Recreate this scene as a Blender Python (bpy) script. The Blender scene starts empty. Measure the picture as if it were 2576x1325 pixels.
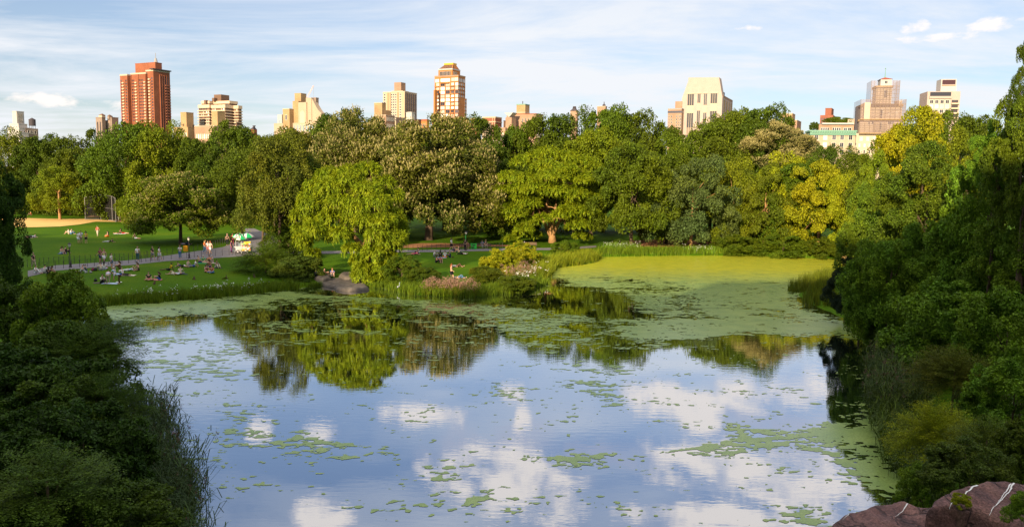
import bpy, bmesh, math, random
import numpy as np
from mathutils import Vector, Matrix
sc = bpy.context.scene
COL = sc.collection
rng = np.random.default_rng(7)
random.seed(7)
R = math.radians
# ------------------------------------------------------------------ camera
W, H, F = 2576.0, 1325.0, 2048.0           # working frame of the photograph
CX, CY = W / 2, H / 2
CAMZ = 13.5
PITCH, ROLL = R(6.2), R(0.86)
RC = (Matrix.Rotation(math.pi / 2 - PITCH, 3, 'X') @ Matrix.Rotation(ROLL, 3, 'Z'))
RCI = RC.transposed()
EYE = Vector((0, 0, CAMZ))
RCN = np.array(RC); RCIN = np.array(RCI)

def ray(u, v):
    return RC @ Vector(((u - CX) / F, -(v - CY) / F, -1.0))

def at(u, v, z=0.0):
    d = ray(u, v); t = (z - CAMZ) / d.z
    return EYE + d * t

def atY(u, v, Y):
    d = ray(u, v); return EYE + d * (Y / d.y)

def proj(p):
    q = RCI @ (Vector(p) - EYE)
    return (CX + F * q.x / -q.z, CY - F * q.y / -q.z)

cam = bpy.data.cameras.new('camera'); camo = bpy.data.objects.new('camera', cam)
COL.objects.link(camo); sc.camera = camo
cam.sensor_width = 36.0; cam.lens = F / W * 36.0; cam.clip_end = 6000; cam.clip_start = 0.1
camo.matrix_world = Matrix.Translation(EYE) @ RC.to_4x4()

# ------------------------------------------------------------------ numpy noise
def _h(ix, iy, iz, seed):
    n = (ix.astype(np.int64) * 374761393 + iy.astype(np.int64) * 668265263 + iz.astype(np.int64) * 2147483647 + seed * 1274126177) & 0x7fffffff
    n = ((n ^ (n >> 13)) * 1274126177) & 0x7fffffff
    n = (n ^ (n >> 16)) & 0x7fffffff
    return n / float(0x7fffffff)

def vnoise(x, y, z=0.0, seed=0):
    x = np.asarray(x, float); y = np.asarray(y, float); z = np.zeros_like(x) + z
    xi, yi, zi = np.floor(x), np.floor(y), np.floor(z)
    fx, fy, fz = x - xi, y - yi, z - zi
    fx = fx * fx * (3 - 2 * fx); fy = fy * fy * (3 - 2 * fy); fz = fz * fz * (3 - 2 * fz)
    r = 0
    for a in (0, 1):
        for b in (0, 1):
            for c in (0, 1):
                w = (fx if a else 1 - fx) * (fy if b else 1 - fy) * (fz if c else 1 - fz)
                r = r + w * _h(xi + a, yi + b, zi + c, seed)
    return r

def fbm(x, y, z=0.0, seed=0, oct=4):
    s, a, t = 0, 1.0, 0
    for i in range(oct):
        s = s + a * vnoise(x * 2 ** i, y * 2 ** i, np.asarray(z) * 2 ** i, seed + i * 17); t += a; a *= 0.5
    return s / t

def smooth(a, b, x):
    t = np.clip((np.asarray(x, float) - a) / (b - a), 0, 1); return t * t * (3 - 2 * t)

# ------------------------------------------------------------------ objects
def props(o, label=None, cat=None, group=None, kind=None):
    if label: o['label'] = label
    if cat: o['category'] = cat
    if group: o['group'] = group
    if kind: o['kind'] = kind
    return o

def thing(name, label, cat, loc=(0, 0, 0), rz=0.0, group=None, kind=None):
    o = bpy.data.objects.new(name, None); COL.objects.link(o)
    o.empty_display_size = 0.2
    o.location = loc; o.rotation_euler = (0, 0, rz)
    return props(o, label, cat, group, kind)

def link(name, me, parent=None, mat=None, label=None, cat=None, group=None, kind=None, color=None):
    o = bpy.data.objects.new(name, me); COL.objects.link(o)
    if parent: o.parent = parent
    if mat is not None and not me.materials:
        for m in (mat if isinstance(mat, (list, tuple)) else [mat]): me.materials.append(m)
    if color: o.color = (*color, 1)
    return props(o, label, cat, group, kind)

def mesh_np(name, V, Fa, mats=None, midx=None, smooth_=False):
    """V (n,3); Fa (m,k) all faces with k corners."""
    V = np.asarray(V, np.float32); Fa = np.asarray(Fa, np.int32)
    me = bpy.data.meshes.new(name)
    me.vertices.add(len(V)); me.vertices.foreach_set('co', V.ravel())
    m, k = Fa.shape
    me.loops.add(m * k); me.loops.foreach_set('vertex_index', Fa.ravel())
    me.polygons.add(m); me.polygons.foreach_set('loop_start', np.arange(m, dtype=np.int32) * k)
    me.polygons.foreach_set('loop_total', np.full(m, k, np.int32))
    if midx is not None: me.polygons.foreach_set('material_index', np.asarray(midx, np.int32))
    me.update(calc_edges=True)
    if smooth_: me.shade_smooth()
    if mats is not None:
        for x in (mats if isinstance(mats, (list, tuple)) else [mats]): me.materials.append(x)
    return me

class MB:
    """collects boxes, tubes and prisms into one mesh."""
    def __init__(s): s.v = []; s.f = []; s.m = []
    def add(s, V, Fs, mi=0):
        b = len(s.v); s.v += [tuple(p) for p in V]; s.f += [tuple(i + b for i in f) for f in Fs]; s.m += [mi] * len(Fs); return s
    def box(s, x0, x1, y0, y1, z0, z1, mi=0, top=None):
        t = top or (x0, x1, y0, y1)
        V = [(x0, y0, z0), (x1, y0, z0), (x1, y1, z0), (x0, y1, z0), (t[0], t[2], z1), (t[1], t[2], z1), (t[1], t[3], z1), (t[0], t[3], z1)]
        return s.add(V, [(3, 2, 1, 0), (4, 5, 6, 7), (0, 1, 5, 4), (1, 2, 6, 5), (2, 3, 7, 6), (3, 0, 4, 7)], mi)
    def tube(s, P, rad, n=6, mi=0, cap=True):
        P = [Vector(p) for p in P]; rad = rad if hasattr(rad, '__len__') else [rad] * len(P)
        V = []; Fs = []
        for i, p in enumerate(P):
            d = (P[min(i + 1, len(P) - 1)] - P[max(i - 1, 0)]).normalized()
            a = d.orthogonal().normalized() if abs(d.z) < .95 else Vector((1, 0, 0)); b = d.cross(a).normalized(); a = b.cross(d)
            for k in range(n):
                t = 2 * math.pi * k / n; V.append(p + (a * math.cos(t) + b * math.sin(t)) * rad[i])
        for i in range(len(P) - 1):
            for k in range(n):
                k2 = (k + 1) % n; Fs.append((i * n + k, i * n + k2, (i + 1) * n + k2, (i + 1) * n + k))
        if cap: Fs += [tuple(range(n - 1, -1, -1)), tuple((len(P) - 1) * n + k for k in range(n))]
        return s.add(V, Fs, mi)
    def lathe(s, prof, n=12, mi=0, c=(0, 0, 0)):
        return s.tube([(c[0], c[1], c[2] + z) for z, r in prof], [max(r, 1e-4) for z, r in prof], n, mi)
    def prism(s, pts, y0, y1, mi=0):   # pts in (x,z), extruded along y
        n = len(pts); V = [(x, y0, z) for x, z in pts] + [(x, y1, z) for x, z in pts]
        return s.add(V, [tuple(range(n)), tuple(range(2 * n - 1, n - 1, -1))] + [(i, n + i, n + (i + 1) % n, (i + 1) % n) for i in range(n)], mi)
    def mesh(s, name, mats, smooth_=False):
        me = bpy.data.meshes.new(name); me.from_pydata(s.v, [], s.f); 
        for x in (mats if isinstance(mats, (list, tuple)) else [mats]): me.materials.append(x)
        if any(s.m): me.polygons.foreach_set('material_index', s.m)
        bm = bmesh.new(); bm.from_mesh(me); bmesh.ops.recalc_face_normals(bm, faces=bm.faces); bm.to_mesh(me); bm.free()
        if smooth_: me.shade_smooth()
        me.update(); return me
    def obj(s, name, mats, parent=None, **k):
        return link(name, s.mesh(name, mats, k.pop('smooth_', False)), parent, **k)

# ------------------------------------------------------------------ materials
MATS = {}
def nt(name):
    m = bpy.data.materials.new(name); m.use_nodes = True; t = m.node_tree; t.nodes.clear(); MATS[name] = m
    return m, t, t.nodes.new('ShaderNodeOutputMaterial')

def N(t, typ, ins=None, **kw):
    n = t.nodes.new(typ)
    for k, v in kw.items(): setattr(n, k, v)
    for k, v in (ins or {}).items():
        s = n.inputs[k]
        if isinstance(v, bpy.types.NodeSocket): t.links.new(v, s)
        else: s.default_value = v
    return n

def rgb(*c): return (c[0], c[1], c[2], 1.0)

def mixc(t, fac, a, b, mode='MIX'):
    n = t.nodes.new('ShaderNodeMix'); n.data_type = 'RGBA'; n.blend_type = mode
    for k, v in ((0, fac), (6, a), (7, b)):
        if isinstance(v, bpy.types.NodeSocket): t.links.new(v, n.inputs[k])
        else: n.inputs[k].default_value = v
    return n.outputs[2]

def math_(t, op, a, b=0.0, c=None, clamp=False):
    n = t.nodes.new('ShaderNodeMath'); n.operation = op; n.use_clamp = clamp
    for i, v in enumerate((a, b) if c is None else (a, b, c)):
        if isinstance(v, bpy.types.NodeSocket): t.links.new(v, n.inputs[i])
        else: n.inputs[i].default_value = v
    return n.outputs[0]

def ramp(t, fac, pts):
    n = t.nodes.new('ShaderNodeValToRGB'); e = n.color_ramp.elements
    while len(e) < len(pts): e.new(0.5)
    for i, (p, c) in enumerate(pts): e[i].position = p; e[i].color = c if len(c) == 4 else (*c, 1)
    t.links.new(fac, n.inputs[0]); return n.outputs[0]

def simple(name, col, rough=0.7, var=0.12, scale=4.0, metal=0.0, bump=0.0, spec=0.4, objcol=False, coord='Object'):
    m, t, out = nt(name)
    tc = N(t, 'ShaderNodeTexCoord').outputs[coord]
    no = N(t, 'ShaderNodeTexNoise', {'Vector': tc, 'Scale': scale, 'Detail': 5.0, 'Roughness': 0.6}).outputs[0]
    base = N(t, 'ShaderNodeObjectInfo').outputs['Color'] if objcol else rgb(*col)
    f = math_(t, 'MULTIPLY_ADD', no, 2 * var, 1 - var)
    c = N(t, 'ShaderNodeVectorMath', {0: base, 1: f}, operation='MULTIPLY').outputs[0] if False else mixc(t, 1.0, base if objcol else rgb(*col), ramp(t, no, [(0.25, (1 - var,) * 3), (0.75, (1 + var,) * 3)]), 'MULTIPLY')
    b = N(t, 'ShaderNodeBsdfPrincipled', {'Base Color': c, 'Roughness': rough, 'Metallic': metal, 'Specular IOR Level': spec})
    if bump:
        bn = N(t, 'ShaderNodeBump', {'Height': no, 'Strength': bump, 'Distance': 0.05}); t.links.new(bn.outputs[0], b.inputs['Normal'])
    t.links.new(b.outputs[0], out.inputs[0]); return m
# ------------------------------------------------------------------ pond outline (world metres on the water plane)
SHORE = [(440, 1400), (420, 1200), (330, 1050), (250, 900), (200, 820), (195, 790), (240, 772), (300, 768), (450, 756), (600, 743), (735, 728), (800, 717), (900, 715),
         (960, 722), (1040, 742), (1180, 748), (1300, 735), (1372, 716), (1380, 692), (1395, 674), (1490, 662), (1512, 646), (1700, 643), (1850, 642),
         (2110, 651), (2150, 680), (2095, 700), (2020, 722), (2005, 745), (2070, 778), (2140, 806), (2205, 858), (2245, 905), (2225, 960), (2212, 1010),
         (2222, 1070), (2250, 1150), (2300, 1250), (2360, 1380)]
POND = [tuple(at(u, v).xy) for u, v in SHORE] + [(11.5, 24.0), (4.0, 22.5), (-6.0, 22.5), (-11.0, 25.0)]
POND = np.array(POND)

def pond_sd(x, y):
    """signed distance to the shoreline: + on land."""
    x = np.asarray(x, float); y = np.asarray(y, float)
    d = np.full(x.shape, 1e9); ins = np.zeros(x.shape, bool); n = len(POND)
    for i in range(n):
        ax, ay = POND[i]; bx, by = POND[(i + 1) % n]
        ex, ey = bx - ax, by - ay; wx, wy = x - ax, y - ay
        t = np.clip((wx * ex + wy * ey) / (ex * ex + ey * ey), 0, 1)
        d = np.minimum(d, np.hypot(wx - t * ex, wy - t * ey))
        c = ((ay > y) != (by > y)) & (x < (bx - ax) * (y - ay) / (by - ay + 1e-12) + ax)
        ins ^= c
    return np.where(ins, -d, d)

SUN_EL, SUN_AZ = R(17.0), R(22.0)      # elevation; angle to the left of straight behind the camera
def height(x, y):
    x = np.asarray(x, float); y = np.asarray(y, float)
    d = pond_sd(x, y) + (fbm(x * .35, y * .35, seed=3, oct=3) - .5) * 1.2
    lawn = 0.22 * smooth(0, 1.2, d) + 0.75 * smooth(1, 22, d) + 0.0075 * np.clip(y - 105, 0, 260) + .1 * (fbm(x * .06, y * .06, seed=9, oct=2) - .5)
    z = np.where(d > 0, lawn, np.maximum(-0.8, d * 0.5))
    side_r = smooth(14, 22, x) * smooth(112, 92, y) ; side_l = smooth(-16, -24, x) * smooth(66, 52, y)
    z = z + np.clip(d - .5, 0, 40) * .26 * np.maximum(side_r, side_l) * smooth(0, 3, d)
    near = smooth(24, 18, y) * smooth(-200, -100, x) 
    cliff = np.clip(11.4 - .62 * np.clip(y, 0, 40), 0, 20)
    z = np.where(y < 24, np.maximum(z, np.minimum(cliff, 11.4) * near), z)
    # unseen ridge added behind the viewpoint, crest shaped to cast the foreground shade
    a = x * math.cos(SUN_AZ) - y * math.sin(SUN_AZ)
    crest = np.interp(a, [-130, -102, -79, -60, -50, -26, -16, -6, 4, 60], [64, 62, 54, 47, 43.5, 43.5, 46, 49.5, 45.5, 44]) + 2.5 * (fbm(a * .09, a * 0 + 3.3, seed=5, oct=3) - .5) + 5 * (fbm(a * .35, a * 0 + 1.3, seed=8, oct=3) - .5)
    rid = smooth(-14, -42, y) * (crest - 11.4) * smooth(-115, -70, y)
    rid = np.where(y < -42, (crest - 11.4) * smooth(-160, -60, y), rid)
    z = z + np.where(y < 0, rid * smooth(-420, -200, x) * smooth(420, 200, x), 0)
    return z

def hz(x, y): return float(height(np.array([x]), np.array([y]))[0])

def ground_at(u, v):
    d = ray(u, v); ts = np.concatenate([np.arange(8, 420, .5)]) / d.y
    P = np.array(EYE)[None] + np.array(d)[None] * ts[:, None]
    h = np.maximum(height(P[:, 0], P[:, 1]), 0); k = np.argmax(P[:, 2] <= h)
    if P[k, 2] > h[k]: k = len(ts) - 1
    return Vector((P[k, 0], P[k, 1], h[k]))

def grid_mesh(name, xs, ys, zf, mat, sm=True):
    X, Y = np.meshgrid(xs, ys); Z = zf(X, Y); V = np.stack([X.ravel(), Y.ravel(), Z.ravel()], 1)
    nx, ny = len(xs), len(ys); i = np.arange(nx * ny).reshape(ny, nx)
    Fa = np.stack([i[:-1, :-1], i[:-1, 1:], i[1:, 1:], i[1:, :-1]], -1).reshape(-1, 4)
    return mesh_np(name, V, Fa, mat, None, sm)

def poly_in(P, x, y):
    ins = np.zeros(np.shape(x), bool); n = len(P)
    for i in range(n):
        ax, ay = P[i]; bx, by = P[(i + 1) % n]
        ins ^= ((ay > y) != (by > y)) & (x < (bx - ax) * (y - ay) / (by - ay + 1e-12) + ax)
    return ins

# --- grass ground
m, t, out = nt('lawn')
tc = N(t, 'ShaderNodeTexCoord').outputs['Object']
n1 = N(t, 'ShaderNodeTexNoise', {'Vector': tc, 'Scale': .12, 'Detail': 4.0, 'Roughness': .6}).outputs[0]
n2 = N(t, 'ShaderNodeTexNoise', {'Vector': tc, 'Scale': 3.5, 'Detail': 5.0, 'Roughness': .8}).outputs[0]
n3 = N(t, 'ShaderNodeTexNoise', {'Vector': tc, 'Scale': 14.0, 'Detail': 3.0, 'Roughness': .8}).outputs[0]
c = ramp(t, n1, [(.3, (.045, .115, .002)), (.55, (.065, .14, .002)), (.75, (.10, .16, .003))])
c = mixc(t, 1.0, c, ramp(t, n2, [(.3, (.7, .72, .7)), (.7, (1.25, 1.2, 1.2))]), 'MULTIPLY')
c = mixc(t, 1.0, c, ramp(t, n3, [(.3, (.75,) * 3), (.7, (1.25,) * 3)]), 'MULTIPLY')
b = N(t, 'ShaderNodeBsdfPrincipled', {'Base Color': c, 'Roughness': .9, 'Specular IOR Level': .08})
bp = N(t, 'ShaderNodeBump', {'Height': n3, 'Strength': .5, 'Distance': .08}); t.links.new(bp.outputs[0], b.inputs['Normal'])
t.links.new(b.outputs[0], out.inputs[0]); M_LAWN = m

xs = np.concatenate([np.array([-2600, -1600, -1000, -700, -500, -400, -320, -260, -210]), np.arange(-170, -60, 3.0), np.arange(-60, 60, .8), np.arange(60, 170, 3.0), np.array([210, 260, 320, 400, 500, 700, 1000, 1600, 2600])])
ys = np.concatenate([np.array([-700, -400, -250, -200, -170]), np.arange(-150, -30, 5.0), np.arange(-30, 14, 3.0), np.arange(14, 150, .8), np.arange(150, 330, 4.0), np.array([360, 420, 520, 700, 1000, 1500, 2500, 4500])])
link('ground', grid_mesh('ground', xs, ys, height, M_LAWN), kind='structure')

# --- water
m, t, out = nt('pond_water')
tc = N(t, 'ShaderNodeTexCoord').outputs['Object']
mp = N(t, 'ShaderNodeMapping', {'Vector': tc, 'Scale': (.5, 1.6, 1)}).outputs[0]
w1 = N(t, 'ShaderNodeTexNoise', {'Vector': mp, 'Scale': 1.6, 'Detail': 3.0, 'Roughness': .55}).outputs[0]
mask = N(t, 'ShaderNodeTexNoise', {'Vector': tc, 'Scale': .06, 'Detail': 2.0}).outputs[0]
st = ramp(t, mask, [(.4, (.25,) * 3), (.62, (1,) * 3)])
hgt = mixc(t, 1.0, w1, st, 'MULTIPLY')
bp = N(t, 'ShaderNodeBump', {'Height': hgt, 'Strength': .035, 'Distance': .12}).outputs[0]
gl = N(t, 'ShaderNodeBsdfGlossy', {'Color': rgb(.95, .97, 1.0), 'Roughness': .012, 'Normal': bp}).outputs[0]
df = N(t, 'ShaderNodeBsdfDiffuse', {'Color': rgb(.004, .008, .006)}).outputs[0]
fr = N(t, 'ShaderNodeFresnel', {'IOR': 1.6, 'Normal': bp}).outputs[0]
fac = math_(t, 'MULTIPLY_ADD', fr, .5, .57, clamp=True)
mx = N(t, 'ShaderNodeMixShader', {0: fac, 1: df, 2: gl})
t.links.new(mx.outputs[0], out.inputs[0]); M_WATER = m
xs_ = np.linspace(-70, 62, 12); ys_ = np.linspace(12, 160, 12)
link('water', grid_mesh('water', xs_, ys_, lambda x, y: x * 0, M_WATER), kind='structure')

# --- duckweed: cut out of a fine triangle grid along the iso-line of a cover field
def proj_np(X, Y, Z=0.0):
    P = np.stack([X, Y, np.zeros_like(X) + Z - CAMZ], -1) @ RCIN.T
    return CX + F * P[..., 0] / -P[..., 2], CY - F * P[..., 1] / -P[..., 2]
# cover regions are traced once from the shore plan: (outline, density)
DW = [([(1300, 600), (2240, 600), (2200, 700), (2060, 715), (1900, 700), (1700, 690), (1560, 688), (1450, 690), (1330, 690)], 1.0),
      ([(1370, 680), (1500, 680), (2160, 680), (2060, 725), (1980, 745), (2080, 790), (2190, 845), (1990, 845), (1850, 818), (1780, 775), (1740, 735), (1600, 700), (1420, 708)], .80),
      ([(1380, 690), (1560, 700), (1700, 735), (1780, 780), (1850, 815), (2000, 835), (2190, 850), (1950, 842), (1850, 850), (1700, 852), (1640, 868), (1580, 850), (1620, 800), (1560, 745), (1420, 715)], .60),
      ([(1590, 812), (1760, 805), (1900, 822), (2000, 838), (1830, 850), (1700, 852), (1650, 866), (1585, 850)], .80),
      ([(180, 800), (230, 765), (460, 752), (740, 722), (860, 740), (960, 752), (1180, 762), (1340, 775), (1460, 800), (1420, 850), (1330, 870), (1290, 850), (1240, 812), (1100, 782), (900, 765), (720, 752), (560, 795), (420, 802), (260, 812)], .64),
      ([(220, 770), (460, 752), (740, 726), (800, 742), (600, 775), (420, 800), (260, 808)], .78),
      ([(540, 760), (1250, 770), (1260, 850), (1100, 870), (900, 900), (600, 900)], .27),
      ([(1240, 790), (1600, 780), (1620, 870), (1500, 900), (1330, 900)], .30),
      ([(1690, 1125), (1800, 1108), (1870, 1080), (2000, 1072), (2100, 1062), (2200, 1050), (2230, 1100), (2090, 1118), (2020, 1130), (1900, 1140), (1780, 1148), (1720, 1145)], .72),
      ([(1380, 1145), (1500, 1140), (1600, 1148), (1590, 1165), (1450, 1172), (1390, 1168)], .55),
      ([(2080, 1060), (2250, 1030), (2300, 1200), (2400, 1330), (2290, 1260), (2210, 1240), (2120, 1190), (2080, 1140)], .74),
      ([(960, 1210), (1180, 1160), (1260, 1250), (1200, 1290), (1000, 1290)], .34),
      ([(520, 1000), (760, 1060), (900, 1170), (840, 1210), (560, 1130)], .33),
      ([(1330, 880), (1560, 920), (1600, 980), (1400, 980)], .33),
      ([(1880, 1290), (2060, 1270), (2070, 1325), (1900, 1325)], .34),
      ([(260, 830), (560, 830), (620, 960), (380, 960)], .30)]
def cover(X, Y):
    U, Vv = proj_np(X, Y)
    U2 = U + (fbm(X * .12, Y * .12, seed=21) - .5) * 130; V2 = Vv + (fbm(X * .15, Y * .15, seed=22) - .5) * 22
    C = np.full(X.shape, .10)
    acc = 0
    for du, dv in ((0, 0), (45, 0), (-45, 0), (0, 11), (0, -11), (25, 7), (-25, -7)):
        c = np.full(X.shape, .10)
        for P, d in DW:
            c = np.where(poly_in(P, U2 + du, V2 + dv), np.maximum(c, d), c)
        acc = acc + c
    C = acc / 7
    n = .30 * fbm(X * .33, Y * .5, seed=31, oct=4) + .36 * fbm(X * 1.3, Y * 2.8, seed=35, oct=3) + .34 * fbm(X * 4.2, Y * 7.5, seed=37, oct=2)
    n = np.clip((n - .5) * 2.6 + .5, 0, 1)
    sd = pond_sd(X, Y)
    return np.where(C > .99, 1.0, C - n) + np.where(sd > .6, -2, 0)
def duckweed(x0, x1, y0, y1, s):
    xs = np.arange(x0, x1 + s, s); ys = np.arange(y0, y1 + s, s)
    X, Y = np.meshgrid(xs, ys); jit = s * .3
    X = X + (_h(np.floor(X / s), np.floor(Y / s), X * 0, 3) - .5) * jit; Y = Y + (_h(np.floor(X / s), np.floor(Y / s), X * 0, 4) - .5) * jit
    f = cover(X, Y); nx = len(xs); i = np.arange(X.size).reshape(X.shape)
    T = np.concatenate([np.stack([i[:-1, :-1], i[:-1, 1:], i[1:, 1:]], -1).reshape(-1, 3), np.stack([i[:-1, :-1], i[1:, 1:], i[1:, :-1]], -1).reshape(-1, 3)])
    P = np.stack([X.ravel(), Y.ravel()], 1); f = f.ravel(); ft = f[T]; k = (ft > 0).sum(1)
    tris = [P[T[k == 3]]]
    def cut(pa, fa, pb, fb):
        w = fa / (fa - fb); return pa + (pb - pa) * w[:, None]
    for want in (1, 2):
        S = T[k == want]; fs = f[S]; sel = (fs > 0) if want == 1 else (fs <= 0)
        o = np.argmax(sel, 1); idx = (o[:, None] + np.arange(3)) % 3
        S = np.take_along_axis(S, idx, 1); A, B, C_ = P[S[:, 0]], P[S[:, 1]], P[S[:, 2]]; fa, fb, fc = f[S[:, 0]], f[S[:, 1]], f[S[:, 2]]
        AB = cut(A, fa, B, fb); AC = cut(A, fa, C_, fc)
        if want == 1: tris.append(np.stack([A, AB, AC], 1))
        else: tris += [np.stack([AB, B, C_], 1), np.stack([AB, C_, AC], 1)]
    T3 = np.concatenate(tris); return T3
tr = np.concatenate([duckweed(-24, 24, 27, 52, .115), duckweed(-40, 42, 52, 84, .17), duckweed(-52, 62, 84, 152, .24)])
V = np.concatenate([tr.reshape(-1, 2), np.full((tr.shape[0] * 3, 1), .012)], 1)
m, t, out = nt('duckweed')
tc = N(t, 'ShaderNodeTexCoord').outputs['Object']
n1 = N(t, 'ShaderNodeTexNoise', {'Vector': tc, 'Scale': .5, 'Detail': 5.0, 'Roughness': .6}).outputs[0]
n2 = N(t, 'ShaderNodeTexNoise', {'Vector': tc, 'Scale': 9.0, 'Detail': 4.0, 'Roughness': .7}).outputs[0]
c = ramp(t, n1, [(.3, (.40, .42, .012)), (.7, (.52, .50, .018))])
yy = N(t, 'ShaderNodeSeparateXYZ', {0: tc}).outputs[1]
thick = ramp(t, math_(t, 'ADD', math_(t, 'MULTIPLY', math_(t, 'SUBTRACT', yy, 100.0), .03), math_(t, 'MULTIPLY', n1, .3)), [(.25, (0,) * 3), (.8, (1,) * 3)])   # paints the sunlit yellow of the bay and sky-pale mint nearer into the colour
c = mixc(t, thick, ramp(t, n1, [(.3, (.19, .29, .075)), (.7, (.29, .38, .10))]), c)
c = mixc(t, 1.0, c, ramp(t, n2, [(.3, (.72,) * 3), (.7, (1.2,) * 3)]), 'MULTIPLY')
bp = N(t, 'ShaderNodeBump', {'Height': n2, 'Strength': .35, 'Distance': .03}).outputs[0]
df = N(t, 'ShaderNodeBsdfDiffuse', {'Color': c, 'Normal': bp}); gs = N(t, 'ShaderNodeBsdfGlossy', {'Color': rgb(.95, 1, .92), 'Roughness': .22})
fr = N(t, 'ShaderNodeFresnel', {'IOR': 1.6}).outputs[0]
mx = N(t, 'ShaderNodeMixShader', {0: math_(t, 'MULTIPLY', fr, .8), 1: df.outputs[0], 2: gs.outputs[0]}); t.links.new(mx.outputs[0], out.inputs[0])
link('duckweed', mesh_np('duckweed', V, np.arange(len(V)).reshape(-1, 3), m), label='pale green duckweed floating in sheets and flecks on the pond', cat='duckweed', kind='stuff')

# --- infield sand, path, bare earth: sheets laid just over the ground
def sheet(name, px, mat, lift=.03, step=.8, **k):
    P = [tuple(ground_at(u, v).xy) for u, v in px]; return sheet_w(name, P, mat, lift, step, **k)
def sheet_w(name, P, mat, lift=.03, step=.8, **k):
    bm = bmesh.new(); vs = [bm.verts.new((x, y, 0)) for x, y in P]; bm.faces.new(vs)
    xs = [p[0] for p in P]; ys = [p[1] for p in P]
    for ax, lo, hi in ((0, min(xs), max(xs)), (1, min(ys), max(ys))):
        c = math.ceil(lo / step) * step
        while c < hi:
            nrm = (1, 0, 0) if ax == 0 else (0, 1, 0)
            bmesh.ops.bisect_plane(bm, geom=bm.verts[:] + bm.edges[:] + bm.faces[:], plane_co=(c, c, 0), plane_no=nrm); c += step
    A = np.array([v.co for v in bm.verts]); h = height(A[:, 0], A[:, 1])
    for v, z in zip(bm.verts, h): v.co.z = z + lift
    me = bpy.data.meshes.new(name); bm.to_mesh(me); bm.free(); me.materials.append(mat); me.shade_smooth()
    return link(name, me, **k)
M_SAND = simple('infield_sand', (.74, .46, .15), .95, .12, .4, bump=.2)
M_PATH = simple('path_asphalt', (.19, .175, .19), .9, .14, 2.5, bump=.2)
M_EARTH = simple('bare_earth', (.30, .13, .05), .95, .25, 1.2, bump=.3)
# ------------------------------------------------------------------ foliage materials (tint comes from each crown's object colour)
def leaf_mat(name, trans=.22, rough=.6, v0=.55, v1=1.5, warm=(1.10, 1.04, .8), hs=.9):
    m, t, out = nt(name)
    oi = N(t, 'ShaderNodeObjectInfo'); rnd = N(t, 'ShaderNodeNewGeometry').outputs['Random Per Island']
    tc = N(t, 'ShaderNodeTexCoord').outputs['Object']
    no = N(t, 'ShaderNodeTexNoise', {'Vector': tc, 'Scale': hs, 'Detail': 2.0}).outputs[0]
    c = mixc(t, 1.0, oi.outputs['Color'], ramp(t, rnd, [(0, (v0 * .84,) * 3), (.75, (.84, .84, .84)), (1, (v1 * .84, v1 * .84, v1 * .68))]), 'MULTIPLY')
    c = mixc(t, 1.0, c, ramp(t, no, [(.35, (.78, .9, 1.0)), (.65, warm)]), 'MULTIPLY')
    p = N(t, 'ShaderNodeBsdfPrincipled', {'Base Color': c, 'Roughness': rough, 'Specular IOR Level': .16})
    tl = N(t, 'ShaderNodeBsdfTranslucent', {'Color': mixc(t, 1.0, c, rgb(1.25, 1.15, .45), 'MULTIPLY')})
    mx = N(t, 'ShaderNodeMixShader', {0: trans, 1: p.outputs[0], 2: tl.outputs[0]})
    t.links.new(mx.outputs[0], out.inputs[0]); return m
M_LEAF = leaf_mat('leaf'); M_LEAFN = leaf_mat('leaf_near', hs=2.0)
M_BRACT = simple('pale_bract', (.25, .215, .075), .8, .25, 1.2)
M_FLOWER = simple('white_flower', (.75, .75, .72), .6, .08, 3.0)
M_PINKF = simple('pink_flowerhead', (.27, .15, .11), .8, .3, 3.0)
M_PLUME = simple('reed_plume', (.16, .08, .065), .85, .3, 3.0)
M_BARK = simple('bark', (.10, .065, .04), .9, .35, 3.0, bump=.6)
M_BARKO = simple('orange_bark', (.36, .20, .085), .85, .3, 3.0, bump=.5)

CLUMPS = {}
def unit(n):
    v = rng.normal(size=(n, 3)); return v / np.linalg.norm(v, axis=1, keepdims=True)
def nrm(v): return v / np.maximum(np.linalg.norm(v, axis=1, keepdims=True), 1e-9)

def leaves(P, D, Nn, L, Wd):
    """rhombic leaves: base P, along D, facing Nn, length L, width Wd -> verts, quads"""
    n = len(P); D = nrm(D); S = nrm(np.cross(D, Nn)); L = np.broadcast_to(L, (n,))[:, None]; Wd = np.broadcast_to(Wd, (n,))[:, None]
    U = np.cross(S, D)
    V = np.stack([P, P + D * L * .5 + S * Wd * .5 + U * L * .08, P + D * L, P + D * L * .5 - S * Wd * .5 + U * L * .08], 1)
    return V.reshape(-1, 3), np.arange(4 * n).reshape(n, 4)

def join(parts):
    Vs, Fs, Ms, b = [], [], [], 0
    for V, Fa, mi in parts:
        Vs.append(V); Fs.append(Fa + b); Ms.append(np.full(len(Fa), mi)); b += len(V)
    return np.concatenate(Vs), np.concatenate(Fs), np.concatenate(Ms)

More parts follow.
